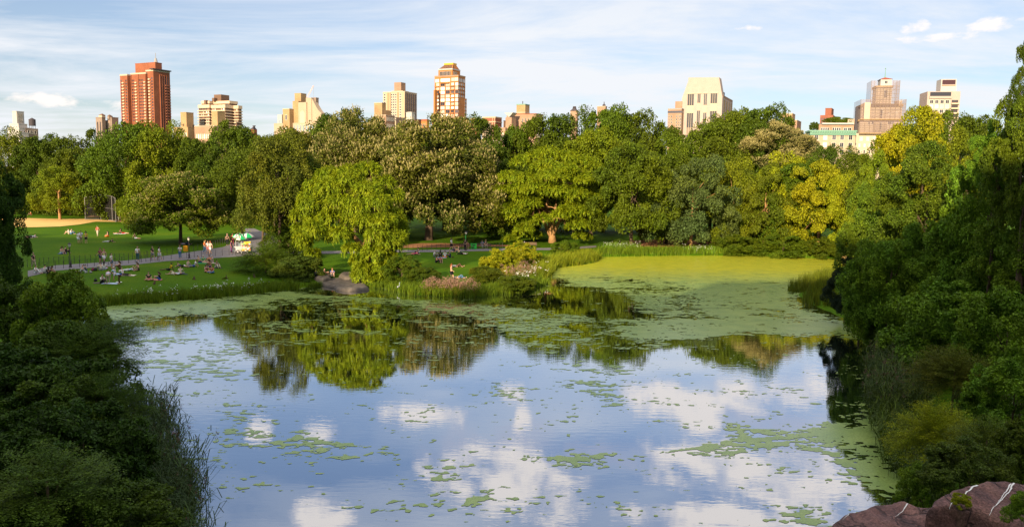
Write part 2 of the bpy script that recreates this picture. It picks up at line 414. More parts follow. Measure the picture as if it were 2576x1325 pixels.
def crown_mesh(name, nc=46, sub=9, per=85, leaf=.042, rough=.16, flat=.8, droop=0.0, clump=(.2, .36), bottom=-.75, seed=1, bract=0, mat=None, asp=.62, core=.5, skirt=.55):
    global rng
    rng = np.random.default_rng(seed)
    d = unit(nc * 3); d = d[d[:, 2] > bottom][:nc]; nc = len(d)
    rr = .60 + .24 * rng.random(nc) + rough * (fbm(d[:, 0] * 1.7 + 5, d[:, 1] * 1.7, d[:, 2] * 1.7, seed) - .5) * 2
    rr[: nc // 6] *= core
    C = d * rr[:, None]; C[:, :2] *= (1 + skirt * np.clip(-C[:, 2:3], 0, 1)); C[:, :2] *= (1 - .12 * np.clip(C[:, 2:3] - .5, 0, 1)); cr = clump[0] + (clump[1] - clump[0]) * rng.random(nc)
    sd = unit(nc * sub).reshape(nc, sub, 3); out = C / np.linalg.norm(C, axis=1, keepdims=True)
    sd = sd + out[:, None] * .45; sd[..., 2] += .25; sd /= np.linalg.norm(sd, axis=2, keepdims=True)
    SC = C[:, None] + sd * cr[:, None, None] * .72 * np.array([1, 1, flat]); SR = cr[:, None] * (.36 + .2 * rng.random((nc, sub)))
    SC = SC.reshape(-1, 3); SR = SR.reshape(-1); O = sd.reshape(-1, 3); ns = len(SC)
    dd = unit(ns * per).reshape(ns, per, 3) + O[:, None] * .35; dd[..., 2] += .2; dd /= np.linalg.norm(dd, axis=2, keepdims=True)
    rad = SR[:, None] * (.55 + .55 * rng.random((ns, per)) ** .7)
    P = SC[:, None] + dd * rad[..., None] * np.array([1, 1, .85]); P = P.reshape(-1, 3); dn = dd.reshape(-1, 3)
    n = len(P); Dv = nrm(dn * .6 + unit(n) * .9 + np.array([0, 0, -.15 - droop])); Nn = nrm(dn * .8 + unit(n) * .6 + np.array([0, 0, .35]))
    L = leaf * (.7 + .6 * rng.random(n)); parts = [(*leaves(P - Dv * L[:, None] * .5, Dv, Nn, L, L * asp), 0)]
    if bract:
        k = (P[:, 2] * .8 + np.linalg.norm(P, axis=1) * .8 + .25 * rng.random(n) > .42) & (rng.random(n) < bract) & (dn[:, 2] > -.1); Q = P[k] * 1.02; n = len(Q)
        Dv = nrm(unit(n) * .35 + dn[k] * .5 + np.array([0, 0, .8])); L = leaf * (.75 + .6 * rng.random(n))
        parts.append((*leaves(Q, Dv, nrm(dn[k] + unit(n) * .4), L, L * .42), 1))
    V, Fa, Mi = join(parts)
    me = mesh_np(name, V, Fa, [mat or M_LEAF, M_BRACT] if bract else (mat or M_LEAF), Mi)
    me['nclump'] = nc; CLUMPS[me.name] = C; return me

BROAD = [crown_mesh('broad_crown', seed=s, nc=n, clump=c, rough=r, flat=fl) for s, n, c, r, fl in ((1, 46, (.2, .36), .16, .8), (2, 58, (.16, .32), .22, .7), (3, 40, (.22, .4), .14, .9), (4, 64, (.14, .3), .26, .8), (5, 52, (.18, .3), .2, 1.1))]
LINDEN = crown_mesh('linden_crown', seed=11, nc=110, per=75, clump=(.16, .27), rough=.07, skirt=.95, leaf=.036, bract=.26)
LINDEN3 = crown_mesh('linden_crown_pale', seed=13, nc=100, per=70, clump=(.16, .27), rough=.07, leaf=.042, bract=.8)
LINDEN2 = crown_mesh('linden_crown_green', seed=12, nc=90, per=75, clump=(.16, .28), rough=.08, leaf=.04, bract=.13)
BIRCH = [crown_mesh('birch_crown', seed=s, nc=56, clump=(.14, .3), rough=.24, leaf=.04, flat=.6, droop=.6, bottom=-.95, asp=.5) for s in (21, 22)]
FINE = [crown_mesh('full_crown', seed=s, nc=84, sub=10, per=100, clump=(.11, .25), rough=.26, leaf=.034, flat=.85, droop=.1, bottom=-.95, mat=M_LEAFN, asp=.6, skirt=.3) for s in (31, 32, 33)]
FORE = [crown_mesh('near_crown', seed=s, nc=100, sub=9, per=46, clump=(.10, .22), rough=.3, leaf=.052, flat=1.1, droop=.15, bottom=-.85, mat=M_LEAFN, asp=.5, skirt=.3) for s in (35, 36, 37)]
BUSH = [crown_mesh('bush_crown', seed=s, nc=54, sub=10, per=80, clump=(.16, .3), rough=.2, leaf=.05, flat=.8, droop=.1, bottom=-.6, mat=M_LEAFN, asp=.6) for s in (41, 42)]

def spray_mesh(name, seed, nb=260, per=95, leaf=.035, arch=.35, mat=None, asp=.42):
    """crown made of arching twigs with leaves set along them"""
    global rng
    rng = np.random.default_rng(seed); d = unit(nb * 2); d = d[d[:, 2] > -.45][:nb]; nb = len(d)
    ln = .72 + .32 * rng.random(nb); s = (.25 + .75 * rng.random((nb, per)) ** .8)
    P = d[:, None] * (ln[:, None] * s)[..., None]; P[..., 2] += arch * (s * 1.2 - s ** 2 * 1.3)
    side = nrm(np.cross(d, np.array([0, 0, 1.0])) + 1e-6); tang = d[:, None] + np.array([0, 0, 1]) * (arch * (1.2 - 2.6 * s))[..., None]
    sg = np.where(rng.random((nb, per)) < .5, -1, 1)[..., None]
    spread = (rng.random((nb, per))[..., None] - .5) * .12 * side[:, None]
    n = nb * per; P = (P + spread + rng.normal(size=(nb, per, 3)) * .022).reshape(-1, 3)
    Dv = nrm((tang * .7 + side[:, None] * sg * .8).reshape(-1, 3) + unit(n) * .35); Nn = nrm(np.array([0, 0, 1.0]) + unit(n) * .6)
    L = leaf * (.7 + .7 * rng.random(n)); V, Fa = leaves(P, Dv, Nn, L, L * asp)
    me = mesh_np(name, V, Fa, mat or M_LEAFN); CLUMPS[me.name] = d * ln[:, None] * .8; return me
SPRAY = [spray_mesh('spray_crown', 51), spray_mesh('spray_crown_fine', 52, nb=340, per=110, leaf=.045, arch=.2, asp=.2)]

def trunk_obj(parent, base, top, r, clumps=None, n=7, mat=None, name='trunk', seed=0, k=7):
    rr = random.Random(seed); mb = MB(); b = Vector(base); t = Vector(top); mid = b.lerp(t, .5) + Vector((rr.uniform(-.3, .3), rr.uniform(-.3, .3), 0)) * r * 3
    mb.tube([b - Vector((0, 0, .3)), b + (mid - b) * .08, b.lerp(mid, .55), mid, t], [r * 1.6, r * 1.1, r * .95, r * .8, r * .35], n + 2)
    for c in (clumps or [])[:k]:
        c = Vector(c); s = b.lerp(t, rr.uniform(.35, .8)); m1 = s.lerp(c, .5) + Vector((0, 0, (c - s).length * .12))
        mb.tube([s, s.lerp(m1, .6), m1, c], [r * .5, r * .38, r * .27, r * .08], 5)
    return mb.obj(name, mat or M_BARK, parent, smooth_=True)

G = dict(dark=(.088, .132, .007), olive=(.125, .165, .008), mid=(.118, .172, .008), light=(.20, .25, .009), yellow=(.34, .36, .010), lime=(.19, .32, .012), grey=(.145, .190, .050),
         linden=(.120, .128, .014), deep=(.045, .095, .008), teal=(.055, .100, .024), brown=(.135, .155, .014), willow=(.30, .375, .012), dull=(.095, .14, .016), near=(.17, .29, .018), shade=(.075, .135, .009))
TREES = []
def tree(kind, u, vt, hw, vb, Y, col, label, group=None, base=None, name='broadleaf_tree', depth=1.0, tr=None, bark=None, seed=None, cat='tree', lean=0, trunkpx=None):
    """crown whose outline in the plan spans hw either side of u, from vt to vb, at distance Y"""
    top = atY(u, vt, Y); bot = atY(u, vb, Y); ctr = (top + bot) / 2; rx = hw / F * Y * 1.14; rz = (top.z - bot.z) / 2 * 1.05
    rx = max(rx, .62 * rz) if kind is BROAD else rx
    gx, gy = (ctr.x, Y) if trunkpx is None else tuple(atY(trunkpx, vb, Y).xy)
    gz = max(hz(gx, gy), 0.05); sd = seed if seed is not None else len(TREES) * 13 + 5; rr = random.Random(sd)
    me = kind[sd % len(kind)] if isinstance(kind, list) else kind
    o = thing(name, label, cat, (gx, gy, gz), 0, group)
    rz_ = rr.uniform(0, 6.28)
    c = link('crown', me, o); c.location = (ctr.x - gx, 0, ctr.z - gz); c.scale = (rx, rx * depth, rz)
    # turn the crown inside its ellipsoid, so that the repeats differ
    c.rotation_euler = (0, 0, rz_) if depth == 1.0 else (0, 0, rr.choice((0, math.pi)))
    k = G[col] if isinstance(col, str) else col; j = rr.uniform(.9, 1.12); c.color = (k[0] * j * rr.uniform(.92, 1.1), k[1] * j, k[2] * j, 1)
    r = tr or max(.12, rx * .045); cl = CLUMPS.get(me.name, CLUMPS.get(me.name.split('.')[0], []))
    M = Matrix.Rotation(c.rotation_euler.z, 3, 'Z') @ Matrix.Diagonal((rx, rx * depth, rz)); cl = [tuple(M @ Vector(q) * .85 + Vector(c.location)) for q in list(cl)[::5]]
    trunk_obj(o, (0, 0, 0), (ctr.x - gx, 0, max(ctr.z - gz + rz * .3, .5)), r, cl, mat=bark, seed=sd)
    TREES.append(o); return o

BL = [0]
def T(*a, **k): return tree(*a, **k)
BEH = 'trees of the wood behind the meadow and pond'
# far skyline row, left to right
for a in [
    (BROAD, 18, 330, 62, 585, 217, 'olive', 'olive treetop at the left edge below the white stepped tower'),
    (BROAD, 100, 338, 66, 585, 212, 'dark', 'dark olive tree right of the white stepped tower, behind the ball field'),
    (BROAD, 176, 346, 58, 585, 207, 'olive', 'rounded olive tree at the lowest dip of the left skyline'),
    (BROAD, 246, 330, 52, 585, 212, 'dark', 'small dark treetop under the grey twin towers'),
    (BROAD, 318, 306, 92, 585, 188, 'mid', 'big dark green tree in front of the red brick tower'),
    (BROAD, 408, 312, 52, 585, 185, 'light', 'light green treetop at the right foot of the red brick tower'),
    (BROAD, 470, 340, 52, 585, 195, 'olive', 'olive treetop below the small tan stair tower'),
    (BROAD, 500, 352, 50, 585, 183, 'dark', 'dark treetop between the tan stair tower and the banded tower'),
    (BROAD, 566, 308, 56, 585, 191, 'mid', 'green treetop in front of the beige block of the banded tower'),
    (BROAD, 626, 326, 52, 585, 198, 'dark', 'dark treetop under the tiny red house on the skyline'),
    (BROAD, 690, 330, 64, 585, 180, 'olive', 'yellowish olive tree left of the cream mission style building'),
    (BROAD, 745, 322, 46, 585, 185, 'brown', 'sparse brownish treetop before the cream mission style building'),
    (BROAD, 800, 312, 50, 585, 191, 'mid', 'green tree right of the cream mission style building'),
    (BROAD, 866, 281, 62, 545, 188, 'dark', 'dark pointed treetop behind the left big linden'),
    (BROAD, 945, 300, 42, 545, 183, 'dark', 'dark treetop in front of the beige stepped block'),
    (BROAD, 1012, 318, 48, 545, 187, 'light', 'light treetop between the two big lindens'),
    (BROAD, 1118, 298, 44, 585, 175, 'mid', 'green treetop at the left foot of the orange tower'),
    (BROAD, 1190, 296, 66, 585, 171, 'dark', 'dark tree at the right foot of the orange tower'),
    (BROAD, 1272, 322, 52, 585, 180, 'mid', 'green tree below the low red brick blocks'),
    (BROAD, 1338, 296, 74, 585, 180, 'mid', 'green tree right below the pinkish tan block with a square tower'),
    (BROAD, 1430, 276, 74, 585, 177, 'dark', 'dark tree rising on the middle hump of the skyline'),
    (BROAD, 1520, 268, 66, 585, 177, 'mid', 'tallest dark green tree of the middle hump, beside the little pink tower'),
    (BROAD, 1590, 282, 56, 585, 177, 'dark', 'dark tree right of the little pink tower'),
    (BROAD, 1648, 312, 38, 585, 180, 'mid', 'last tree of the middle hump, left of the pale trapezoid tower'),
    (BROAD, 1712, 340, 52, 585, 169, 'mid', 'green treetop at the foot of the pale trapezoid tower'),
    (BROAD, 1790, 296, 42, 585, 172, 'mid', 'green treetop covering the right foot of the trapezoid tower'),
    (BROAD, 1848, 272, 56, 585, 175, 'mid', 'high dark green tree right of the trapezoid tower'),
    (BROAD, 1915, 268, 58, 585, 172, 'dark', 'tall dark tree behind the pale domed linden'),
    (BROAD, 1968, 302, 44, 585, 175, 'dark', 'dark tree right behind the pale domed linden'),
    (BROAD, 2068, 366, 62, 585, 156, 'dark', 'dark tree in front of the green corniced block'),
    (BROAD, 2145, 376, 46, 585, 148, 'olive', 'olive tree under the scaffolded tower'),
    (BROAD, 2225, 338, 52, 600, 134, 'mid', 'green tree hiding the right foot of the scaffolded tower'),
    (BROAD, 2310, 306, 60, 600, 140, 'mid', 'dark green treetop left below the block with the dark sign box'),
    (BROAD, 2398, 284, 46, 600, 134, 'mid', 'treetop in front of the block with the dark sign box'),
    (BROAD, 2464, 290, 46, 600, 120, 'dark', 'thin dark treetop right of the block with the dark sign box'),
]: T(*a, group=BEH)
# second row
for a in [
    (BROAD, 60, 408, 70, 568, 226, 'light', 'light green tree beyond the ball field at the left edge'),
    (BROAD, 250, 400, 74, 560, 214, 'dark', 'broad dark tree behind the chain link backstop'),
    (BROAD, 372, 380, 82, 560, 205, 'mid', 'large dark green tree between the backstop and the round lawn linden'),
    (BROAD, 520, 400, 64, 600, 192, 'lime', 'bright yellow green tree above the round lawn linden'),
    (BROAD, 606, 368, 74, 590, 145, 'olive', 'olive tree right behind the round lawn linden'),
    (BROAD, 700, 334, 78, 612, 117, 'brown', 'large brownish olive tree left of the willow by the rocks'),
    (BROAD, 765, 392, 60, 640, 121, 'olive', 'dull olive tree tucked behind the left side of the willow by the rocks'),
    (BROAD, 660, 470, 60, 584, 130, 'dark', 'low dark tree standing over the food cart'),
    (BROAD, 1288, 396, 70, 620, 158, 'mid', 'green tree filling the gap between the big linden and the second willow'),
    (BROAD, 1222, 350, 50, 600, 192, 'light', 'light green tree behind the right shoulder of the big linden'),
    (BROAD, 1395, 340, 78, 600, 176, 'olive', 'olive green tree just above the second willow'),
    (BROAD, 1490, 322, 84, 600, 167, 'light', 'sunny yellow green tree on the middle hump, in front of the dark ones'),
    (BROAD, 1592, 356, 88, 628, 145, 'mid', 'tall maple green tree right of the second willow'),
    (BROAD, 1680, 372, 62, 628, 154, 'mid', 'green tree between the maple and the grey green birch'),
    (BROAD, 1800, 352, 66, 628, 167, 'olive', 'olive tree peeping over the grey green birch'),
    (BROAD, 2015, 402, 84, 640, 151, 'mid', 'green tree below the pale domed linden'),
]: T(*a, group=BEH)
# bank on the far right of the pond
for a in [
    (BIRCH, 1742, 380, 98, 640, 148, 'grey', 'grey green birch with a bare orange stem, left on the far bank'),
    (BIRCH, 1846, 386, 74, 645, 152, 'light', 'yellowish birch right of the grey green birch'),
    (BIRCH, 1925, 400, 78, 648, 150, 'olive', 'olive birch in the middle of the far bank'),
    (BIRCH, 1990, 370, 92, 640, 154, 'yellow', 'yellow tree behind the birches of the far bank'),
    (BIRCH, 2062, 392, 92, 645, 146, 'yellow', 'brightest yellow green tree of the far bank'),
    (BIRCH, 2130, 420, 62, 650, 142, 'yellow', 'slim yellowish tree at the right end of the far bank'),
]: T(*a, group='birches along the far bank', name='birch_tree', bark=M_BARKO, tr=.26)
T(LINDEN3, 1932, 306, 100, 470, 172, (.20, .20, .06), 'pale cream domed linden on the right skyline', name='linden_tree', group='flowering lindens')
T(LINDEN, 896, 285, 120, 600, 166, 'linden', 'left and farther of the two big flowering lindens, cream speckled', name='linden_tree', group='flowering lindens', depth=.9)
T(LINDEN, 1100, 300, 160, 640, 150, 'linden', 'huge cream speckled linden between the two willows, trunk by the path', name='linden_tree', group='flowering lindens', tr=.7, depth=.9, trunkpx=1078)
T(LINDEN2, 452, 436, 102, 612, 137, 'olive', 'round linden alone on the lawn left of the food cart', name='linden_tree', group='flowering lindens', tr=.28)
# young trees of the meadow
T(BROAD, 34, 440, 42, 540, 205, 'mid', 'slender light tree left of the two on the ball field edge', name='young_tree', group='young trees at the ball field')
T(BROAD, 148, 418, 50, 552, 190, 'light', 'sunlit feathery tree with a lit trunk beyond the sand infield', name='young_tree', group='young trees at the ball field', bark=M_BARKO, tr=.3)
T(BROAD, 338, 490, 40, 552, 183, 'light', 'small yellow green tree beside the right end of the backstop', name='young_tree', group='young trees at the ball field')
T(BROAD, 322, 534, 13, 560, 168, 'light', 'thin sapling staked on the lawn right of the infield', name='sapling', cat='sapling', tr=.05)
T(BROAD, 1162, 324, 17, 380, 205, 'lime', 'slim bright green poplar rising beside the big linden', name='poplar_tree')
T(SPRAY, 668, 606, 78, 722, 104, 'mid', 'dark feathery shrub covering the right side of the food cart', name='shrub', cat='shrub', tr=.08, seed=2)
T(BUSH, 748, 640, 62, 722, 101, 'dull', 'dark shrub at the left end of the shore rocks', name='shrub', cat='shrub', tr=.08)
T(BROAD, 726, 570, 60, 668, 118, 'dark', 'dark shrubby tree behind the left edge of the willow', name='shrub', cat='shrub', tr=.1)

# ---- willows: clumps placed one by one, each shedding hanging strands
def willow(clumps, Y, label, seed, base_px, stems, hang=.8):
    global rng
    rng = np.random.default_rng(seed); P_, D_, N_, L_, W_ = [], [], [], [], []
    C = []
    for u, v, rp, dy in clumps:
        u += rng.normal() * 5; v += rng.normal() * 7
        c = np.array(atY(u, v, Y + dy)); r = rp / F * Y; C.append((c, r))
        ns = int(150 * (r / 1.6) ** 1.6) + 40
        d = unit(ns * 3); d = d[d[:, 2] > -.12][:ns]; ns = len(d)
        o = c + d * r * np.array([.75, .75, .6]) * (.55 + .45 * rng.random((ns, 1)))
        hor = nrm(d * np.array([1, 1, .25]) + .15 * unit(ns)); ln = (.4 + 1.9 * rng.random(ns) ** 3.0) * (.45 + .32 * r) * hang
        k = 17; s = (np.arange(k) + rng.random((ns, k))) / k
        reach = r * (.30 + .3 * rng.random(ns)); q = s * ln[:, None]
        x = reach[:, None] * (1 - np.exp(-q / .5)); z = .22 * np.minimum(q, .5) - .85 * np.maximum(q - .18, 0) ** 1.12
        Pt = o[:, None] + hor[:, None] * np.array([1, 1, .5]) * x[..., None]; Pt[..., 2] += z
        Pt = Pt + rng.normal(size=Pt.shape) * .05
        tg = np.stack([hor[:, None, 0] * np.exp(-q / .5), hor[:, None, 1] * np.exp(-q / .5), np.where(q < .3, .1, -.85)], -1)
        n = ns * k; P_.append(Pt.reshape(-1, 3)); D_.append(nrm(tg.reshape(-1, 3) + unit(n) * .42)); N_.append(nrm(np.repeat(d, k, 0) + unit(n) * .5))
        L_.append(.26 + .2 * rng.random(n)); W_.append(.055 + .035 * rng.random(n))
    P = np.concatenate(P_); g = ground_at(*base_px); P[:, 2] = np.maximum(P[:, 2], .25)
    V, Fa = leaves(P - np.array(g), np.concatenate(D_), np.concatenate(N_), np.concatenate(L_), np.concatenate(W_))
    o = thing('willow_tree', label, 'tree', g, 0, 'willows'); c = link('crown', mesh_np('willow_crown', V, Fa, M_LEAF), o, color=G['willow'])
    mb = MB()
    for pts, rads in stems:
        mb.tube([atY(u, v, Y + dy) - g for u, v, dy in pts], rads, 8)
    rs = random.Random(seed)
    hub = [atY(*stems[0][0][-1][:2], Y) - g, atY(*stems[-1][0][-1][:2], Y) - g]
    for cc, r in C[::2]:
        q = Vector(cc) - g; h = min(hub, key=lambda a: (a - q).length); mb.tube([h, h.lerp(q, .5) + Vector((0, 0, .5)), q], [.16, .1, .03], 5)
    mb.obj('trunk', M_BARKO, o, smooth_=True); return o
w1 = [(860, 596, 34, -4), (885, 625, 26, -5), (985, 600, 38, -5), (950, 640, 36, -6), (915, 672, 30, -6), (965, 680, 30, -6), (900, 700, 22, -6.5), (940, 708, 24, -6.5), (1008, 568, 26, -2), (800, 575, 32, -4), (762, 600, 26, -1), (780, 630, 20, 1), (880, 428, 34, 0), (836, 440, 34, 1), (925, 432, 34, 1), (800, 462, 34, 0), (960, 462, 32, 1), (985, 500, 30, 1), (870, 455, 40, -2), (920, 470, 40, -2.5), (830, 480, 40, -2.5), (775, 498, 30, 0), (752, 532, 26, 0), (795, 520, 36, -2), (850, 512, 38, -4),
      (900, 508, 38, -4.5), (950, 515, 38, -4), (995, 540, 28, -2), (965, 556, 36, -5), (925, 560, 34, -5), (885, 552, 34, -4), (835, 556, 34, -3), (786, 560, 30, -2), (758, 572, 22, 1), (990, 585, 26, -4), (950, 600, 32, -6), (975, 640, 26, -5), (935, 640, 28, -6),
      (905, 655, 20, -5.5), (955, 668, 22, -5), (800, 590, 26, 2), (850, 590, 24, 0), (1000, 560, 22, 1), (770, 600, 20, 3), (880, 440, 44, 4), (830, 500, 44, 5), (940, 500, 44, 5), (900, 560, 40, 5), (905, 672, 16, -5), (990, 620, 20, -3), (1010, 545, 16, 0)]
willow(w1, 104, 'bright willow by the flat shore rocks, drooping down to the water', 61, (930, 690),
       [([(935, 700, -3), (925, 655, -3), (905, 612, -2), (868, 570, 0), (850, 520, 0)], [.55, .42, .36, .25, .12]), ([(925, 655, -3), (945, 600, -3), (950, 540, -1)], [.36, .25, .1])])
w2 = [(1245, 470, 22, 0), (1525, 480, 22, 0), (1392, 455, 40, -7), (1270, 535, 26, -2), (1318, 575, 28, -5), (1455, 560, 30, -5), (1490, 565, 26, -2), (1300, 600, 20, -3), (1455, 600, 20, -3), (1410, 545, 28, -6), (1360, 545, 26, -6), (1382, 396, 36, 0), (1345, 402, 32, 0), (1425, 402, 34, 0), (1462, 410, 30, 0), (1310, 420, 32, 0), (1495, 430, 30, 1), (1372, 428, 38, -4), (1420, 436, 40, -4), (1330, 446, 36, -4), (1465, 450, 36, -4), (1282, 446, 28, 0), (1508, 462, 24, 0), (1262, 478, 28, 0), (1300, 478, 34, -4),
      (1350, 478, 36, -6), (1400, 480, 36, -6), (1445, 490, 36, -6), (1490, 498, 30, -3), (1252, 505, 20, 0), (1285, 515, 30, -3), (1330, 520, 32, -5), (1420, 530, 30, -6), (1465, 535, 32, -5), (1500, 540, 22, 0), (1300, 552, 28, -3), (1340, 558, 26, -4), (1282, 560, 20, -1), (1440, 566, 26, -4), (1485, 572, 22, -1),
      (1312, 590, 22, -3), (1290, 580, 18, 0), (1470, 596, 20, -1), (1345, 590, 20, -2), (1380, 450, 46, 5), (1310, 500, 44, 5), (1440, 500, 44, 5), (1380, 530, 40, 6)]
rw = random.Random(8)
for _ in range(34):
    a, r_ = rw.uniform(0, 6.28), rw.random() ** .5; q = (1384 + 135 * r_ * math.cos(a), 484 + 84 * r_ * math.sin(a))
    if not (abs(q[0] - 1395) < 38 and q[1] > 528): w2.append((q[0], q[1], rw.uniform(22, 36), rw.uniform(-8, 6)))
willow(w2, 150, 'second willow, farther off, its forked orange trunk bare at the foot', 62, (1390, 606),
       [([(1390, 612, 0), (1389, 592, 0), (1384, 566, 0), (1376, 530, 0), (1378, 470, 0)], [.85, .6, .4, .3, .15]), ([(1389, 594, 0), (1402, 566, -1), (1418, 545, -1)], [.42, .34, .15]), ([(1389, 590, 0), (1392, 560, -1), (1398, 520, -1), (1400, 480, 0)], [.4, .3, .22, .1]), ([(1387, 598, 0), (1372, 566, 0), (1350, 520, 0)], [.4, .3, .15])], hang=.42)

# woods beyond the two banks: one mass each, mostly outside the photograph
WOODM = crown_mesh('wood_crown', seed=91, nc=40, sub=6, per=36, clump=(.22, .36), leaf=.085, skirt=.5)
def wood(label, spots):
    Vs, Fs, b = [], [], 0; co = np.empty(len(WOODM.vertices) * 3); WOODM.vertices.foreach_get('co', co); co = co.reshape(-1, 3); fi = np.empty(len(WOODM.polygons) * 4, np.int32); WOODM.loops.foreach_get('vertex_index', fi); fi = fi.reshape(-1, 4)
    for i, (x, y, r, h) in enumerate(spots):
        if (abs(x) - r * 1.1) / y < .64: continue
        g = hz(x, y); a = i * 1.7; c, s_ = math.cos(a), math.sin(a); q = co @ np.array([[c, s_, 0], [-s_, c, 0], [0, 0, 1]]) * np.array([r, r, h * .48]) + np.array([x, y, g + h * .54]); Vs.append(q); Fs.append(fi + b); b += len(q)
    link('woodland', mesh_np('woodland', np.concatenate(Vs), np.concatenate(Fs), M_LEAF), label=label, cat='woodland', kind='stuff', color=(.10, .16, .010))
rw = random.Random(3)
wood('unbroken dark wood rising behind the right bank trees', [(46 + rw.uniform(-3, 3) + k * 7, 50 + j * 17 + rw.uniform(-3, 3), rw.uniform(6, 8), rw.uniform(12, 16)) for k in range(4) for j in range(5)] + [(34 + k * 7 + j * 2 + rw.uniform(-2, 2), 16 + j * 9 + rw.uniform(-2, 2), rw.uniform(4.5, 5.5), rw.uniform(7, 9)) for k in range(3) for j in range(4)])
wood('dark wood closing the near meadow at the left edge', [(-62 - k * 9 + rw.uniform(-2, 2), 58 + j * 14 + rw.uniform(-3, 3), rw.uniform(5, 7), rw.uniform(10, 14)) for k in range(3) for j in range(3)])
# ------------------------------------------------------------------ reeds, shore grass, flowers
def blades(name, pts, h, n_per, spread, lean=.3, w=.02, mat=None, label='', cat='', col=(.1, .14, .01), plume=0, leafy=0, seed=1, seg=3, kind='stuff', group=None, flowers=None, arch=1.0):
    """pts: (x, y, height factor) roots; each carries n_per blades or leafy stalks"""
    global rng
    rng = np.random.default_rng(seed); pts = np.array(pts); k = len(pts) * n_per
    B = np.repeat(pts, n_per, 0); B[:, :2] += rng.normal(size=(k, 2)) * spread
    z0 = np.maximum(height(B[:, 0], B[:, 1]), -.05); hh = h * B[:, 2] * (.6 + .55 * rng.random(k))
    a = rng.random(k) * 6.283; ld = np.stack([np.cos(a), np.sin(a), a * 0], 1) * (lean * rng.random(k) ** .8)[:, None]; wv = np.stack([-np.sin(a + .8), np.cos(a + .8), a * 0], 1)
    base = np.stack([B[:, 0], B[:, 1], z0], 1)
    def pos(s):  # s in 0..1
        return base + hh[:, None] * (np.array([0, 0, 1.0]) * (s - .18 * arch * s ** 3 * lean * 2) + ld * s ** 2)
    rows = []
    ww = w * (.7 + .6 * rng.random(k))
    for i in range(seg + 1):
        s = i / seg; c = pos(s); wd = ww * (1 - s * .9) if not leafy else ww * .35
        rows += [c - wv * wd[:, None], c + wv * wd[:, None]]
    V = np.stack(rows, 1); m_ = 2 * (seg + 1)
    Fq = np.array([[2 * i, 2 * i + 1, 2 * i + 3, 2 * i + 2] for i in range(seg)]); Fa = (np.arange(k)[:, None, None] * m_ + Fq[None]).reshape(-1, 4)
    parts = [(V.reshape(-1, 3), Fa, 0)]
    if leafy:
        for j in range(leafy):
            s = .25 + .7 * (j + rng.random(k)) / leafy; c = base + hh[:, None] * (np.array([0, 0, 1.0]) * s[:, None] + ld * (s ** 2)[:, None]); aa = rng.random(k) * 6.283
            dv = np.stack([np.cos(aa), np.sin(aa), .9 + .3 * rng.random(k)], 1); L = .38 + .25 * rng.random(k); tip = c + dv * (L * .6)[:, None]
            d2 = dv * np.array([1, 1, .0]) + np.array([0, 0, -.15]); 
            sd = nrm(np.cross(dv, np.array([0, 0, 1.0]))) * (w * .5); e = tip + d2 * (L * .55)[:, None]
            parts.append((np.stack([c - sd, c + sd, tip + sd, tip - sd], 1).reshape(-1, 3), np.arange(4 * k).reshape(k, 4), 0))
            parts.append((np.stack([tip - sd, tip + sd, e + sd * .1, e - sd * .1], 1).reshape(-1, 3), np.arange(4 * k).reshape(k, 4), 0))
    if plume:
        q = rng.random(k) < plume; tp = pos(1.0)[q]; n = len(tp); r = 14
        tp = np.repeat(tp, r, 0) + rng.normal(size=(n * r, 3)) * np.array([.045, .045, .09]); dv = unit(n * r) * .6 + np.array([.3, 0, .6])
        parts.append((*leaves(tp, dv, unit(n * r), .11, .028), 1))
    if flowers:
        q = rng.random(k) < flowers[1]; tp = pos(1.0)[q]; n = len(tp); r = flowers[2]
        tp = np.repeat(tp, r, 0) + rng.normal(size=(n * r, 3)) * flowers[3]
        parts.append((*leaves(tp, unit(n * r), unit(n * r) + np.array([0, -.8, .5]), flowers[4], flowers[4] * .9), 1))
    V, Fa, Mi = join(parts); ms = [mat or M_LEAFN] + ([M_PLUME] if plume else []) + ([flowers[0]] if flowers else [])
    o = link(name, mesh_np(name, V, Fa, ms, Mi), color=col); return props(o, label, cat, group, kind)

def along(px, n, width, w0=.7, w1=1.2, sd=None):
    """root points scattered along a shoreline traced in plan"""
    P = [np.array(at(u, v, 0).xy) for u, v in px]; seg = [np.linalg.norm(P[i + 1] - P[i]) for i in range(len(P) - 1)]; tot = sum(seg); out = []
    rr = random.Random(len(px) * 7 + n)
    while len(out) < n:
        d = rr.random() * tot; i = 0
        while d > seg[i]: d -= seg[i]; i += 1
        p = P[i] + (P[i + 1] - P[i]) * d / seg[i]; a = rr.random() * 6.28; r = width * rr.random() ** .6
        q = p + np.array([math.cos(a), math.sin(a)]) * r
        if sd is None or sd[0] < float(pond_sd(np.array([q[0]]), np.array([q[1]]))[0]) < sd[1]: out.append((q[0], q[1], rr.uniform(w0, w1)))
    return out
GC = (.16, .24, .014); GC2 = (.26, .30, .016)
blades('shore_grass', along([(225, 770), (300, 764), (450, 752), (600, 740), (735, 724)], 700, 2.6, sd=(-.4, 2.4)), 1.0, 14, .14, .45, .028, label='tall ragged grass edging the near left lawn', cat='tall grass', col=GC, seed=71)
blades('shore_grass', along([(960, 722), (1040, 738), (1180, 745), (1300, 733), (1372, 716)], 620, 2.4, sd=(-.4, 2.4)), 1.1, 14, .14, .45, .028, label='tall grass round the point between the rocks and the open weed', cat='tall grass', col=GC, seed=72)
blades('shore_grass', along([(1376, 700), (1390, 672), (1440, 665), (1500, 652)], 420, 2.4, sd=(-.3, 2.2)), 1.5, 16, .2, .5, .035, label='bright sunlit reeds at the mouth of the weed covered bay', cat='tall grass', col=GC2, seed=73)
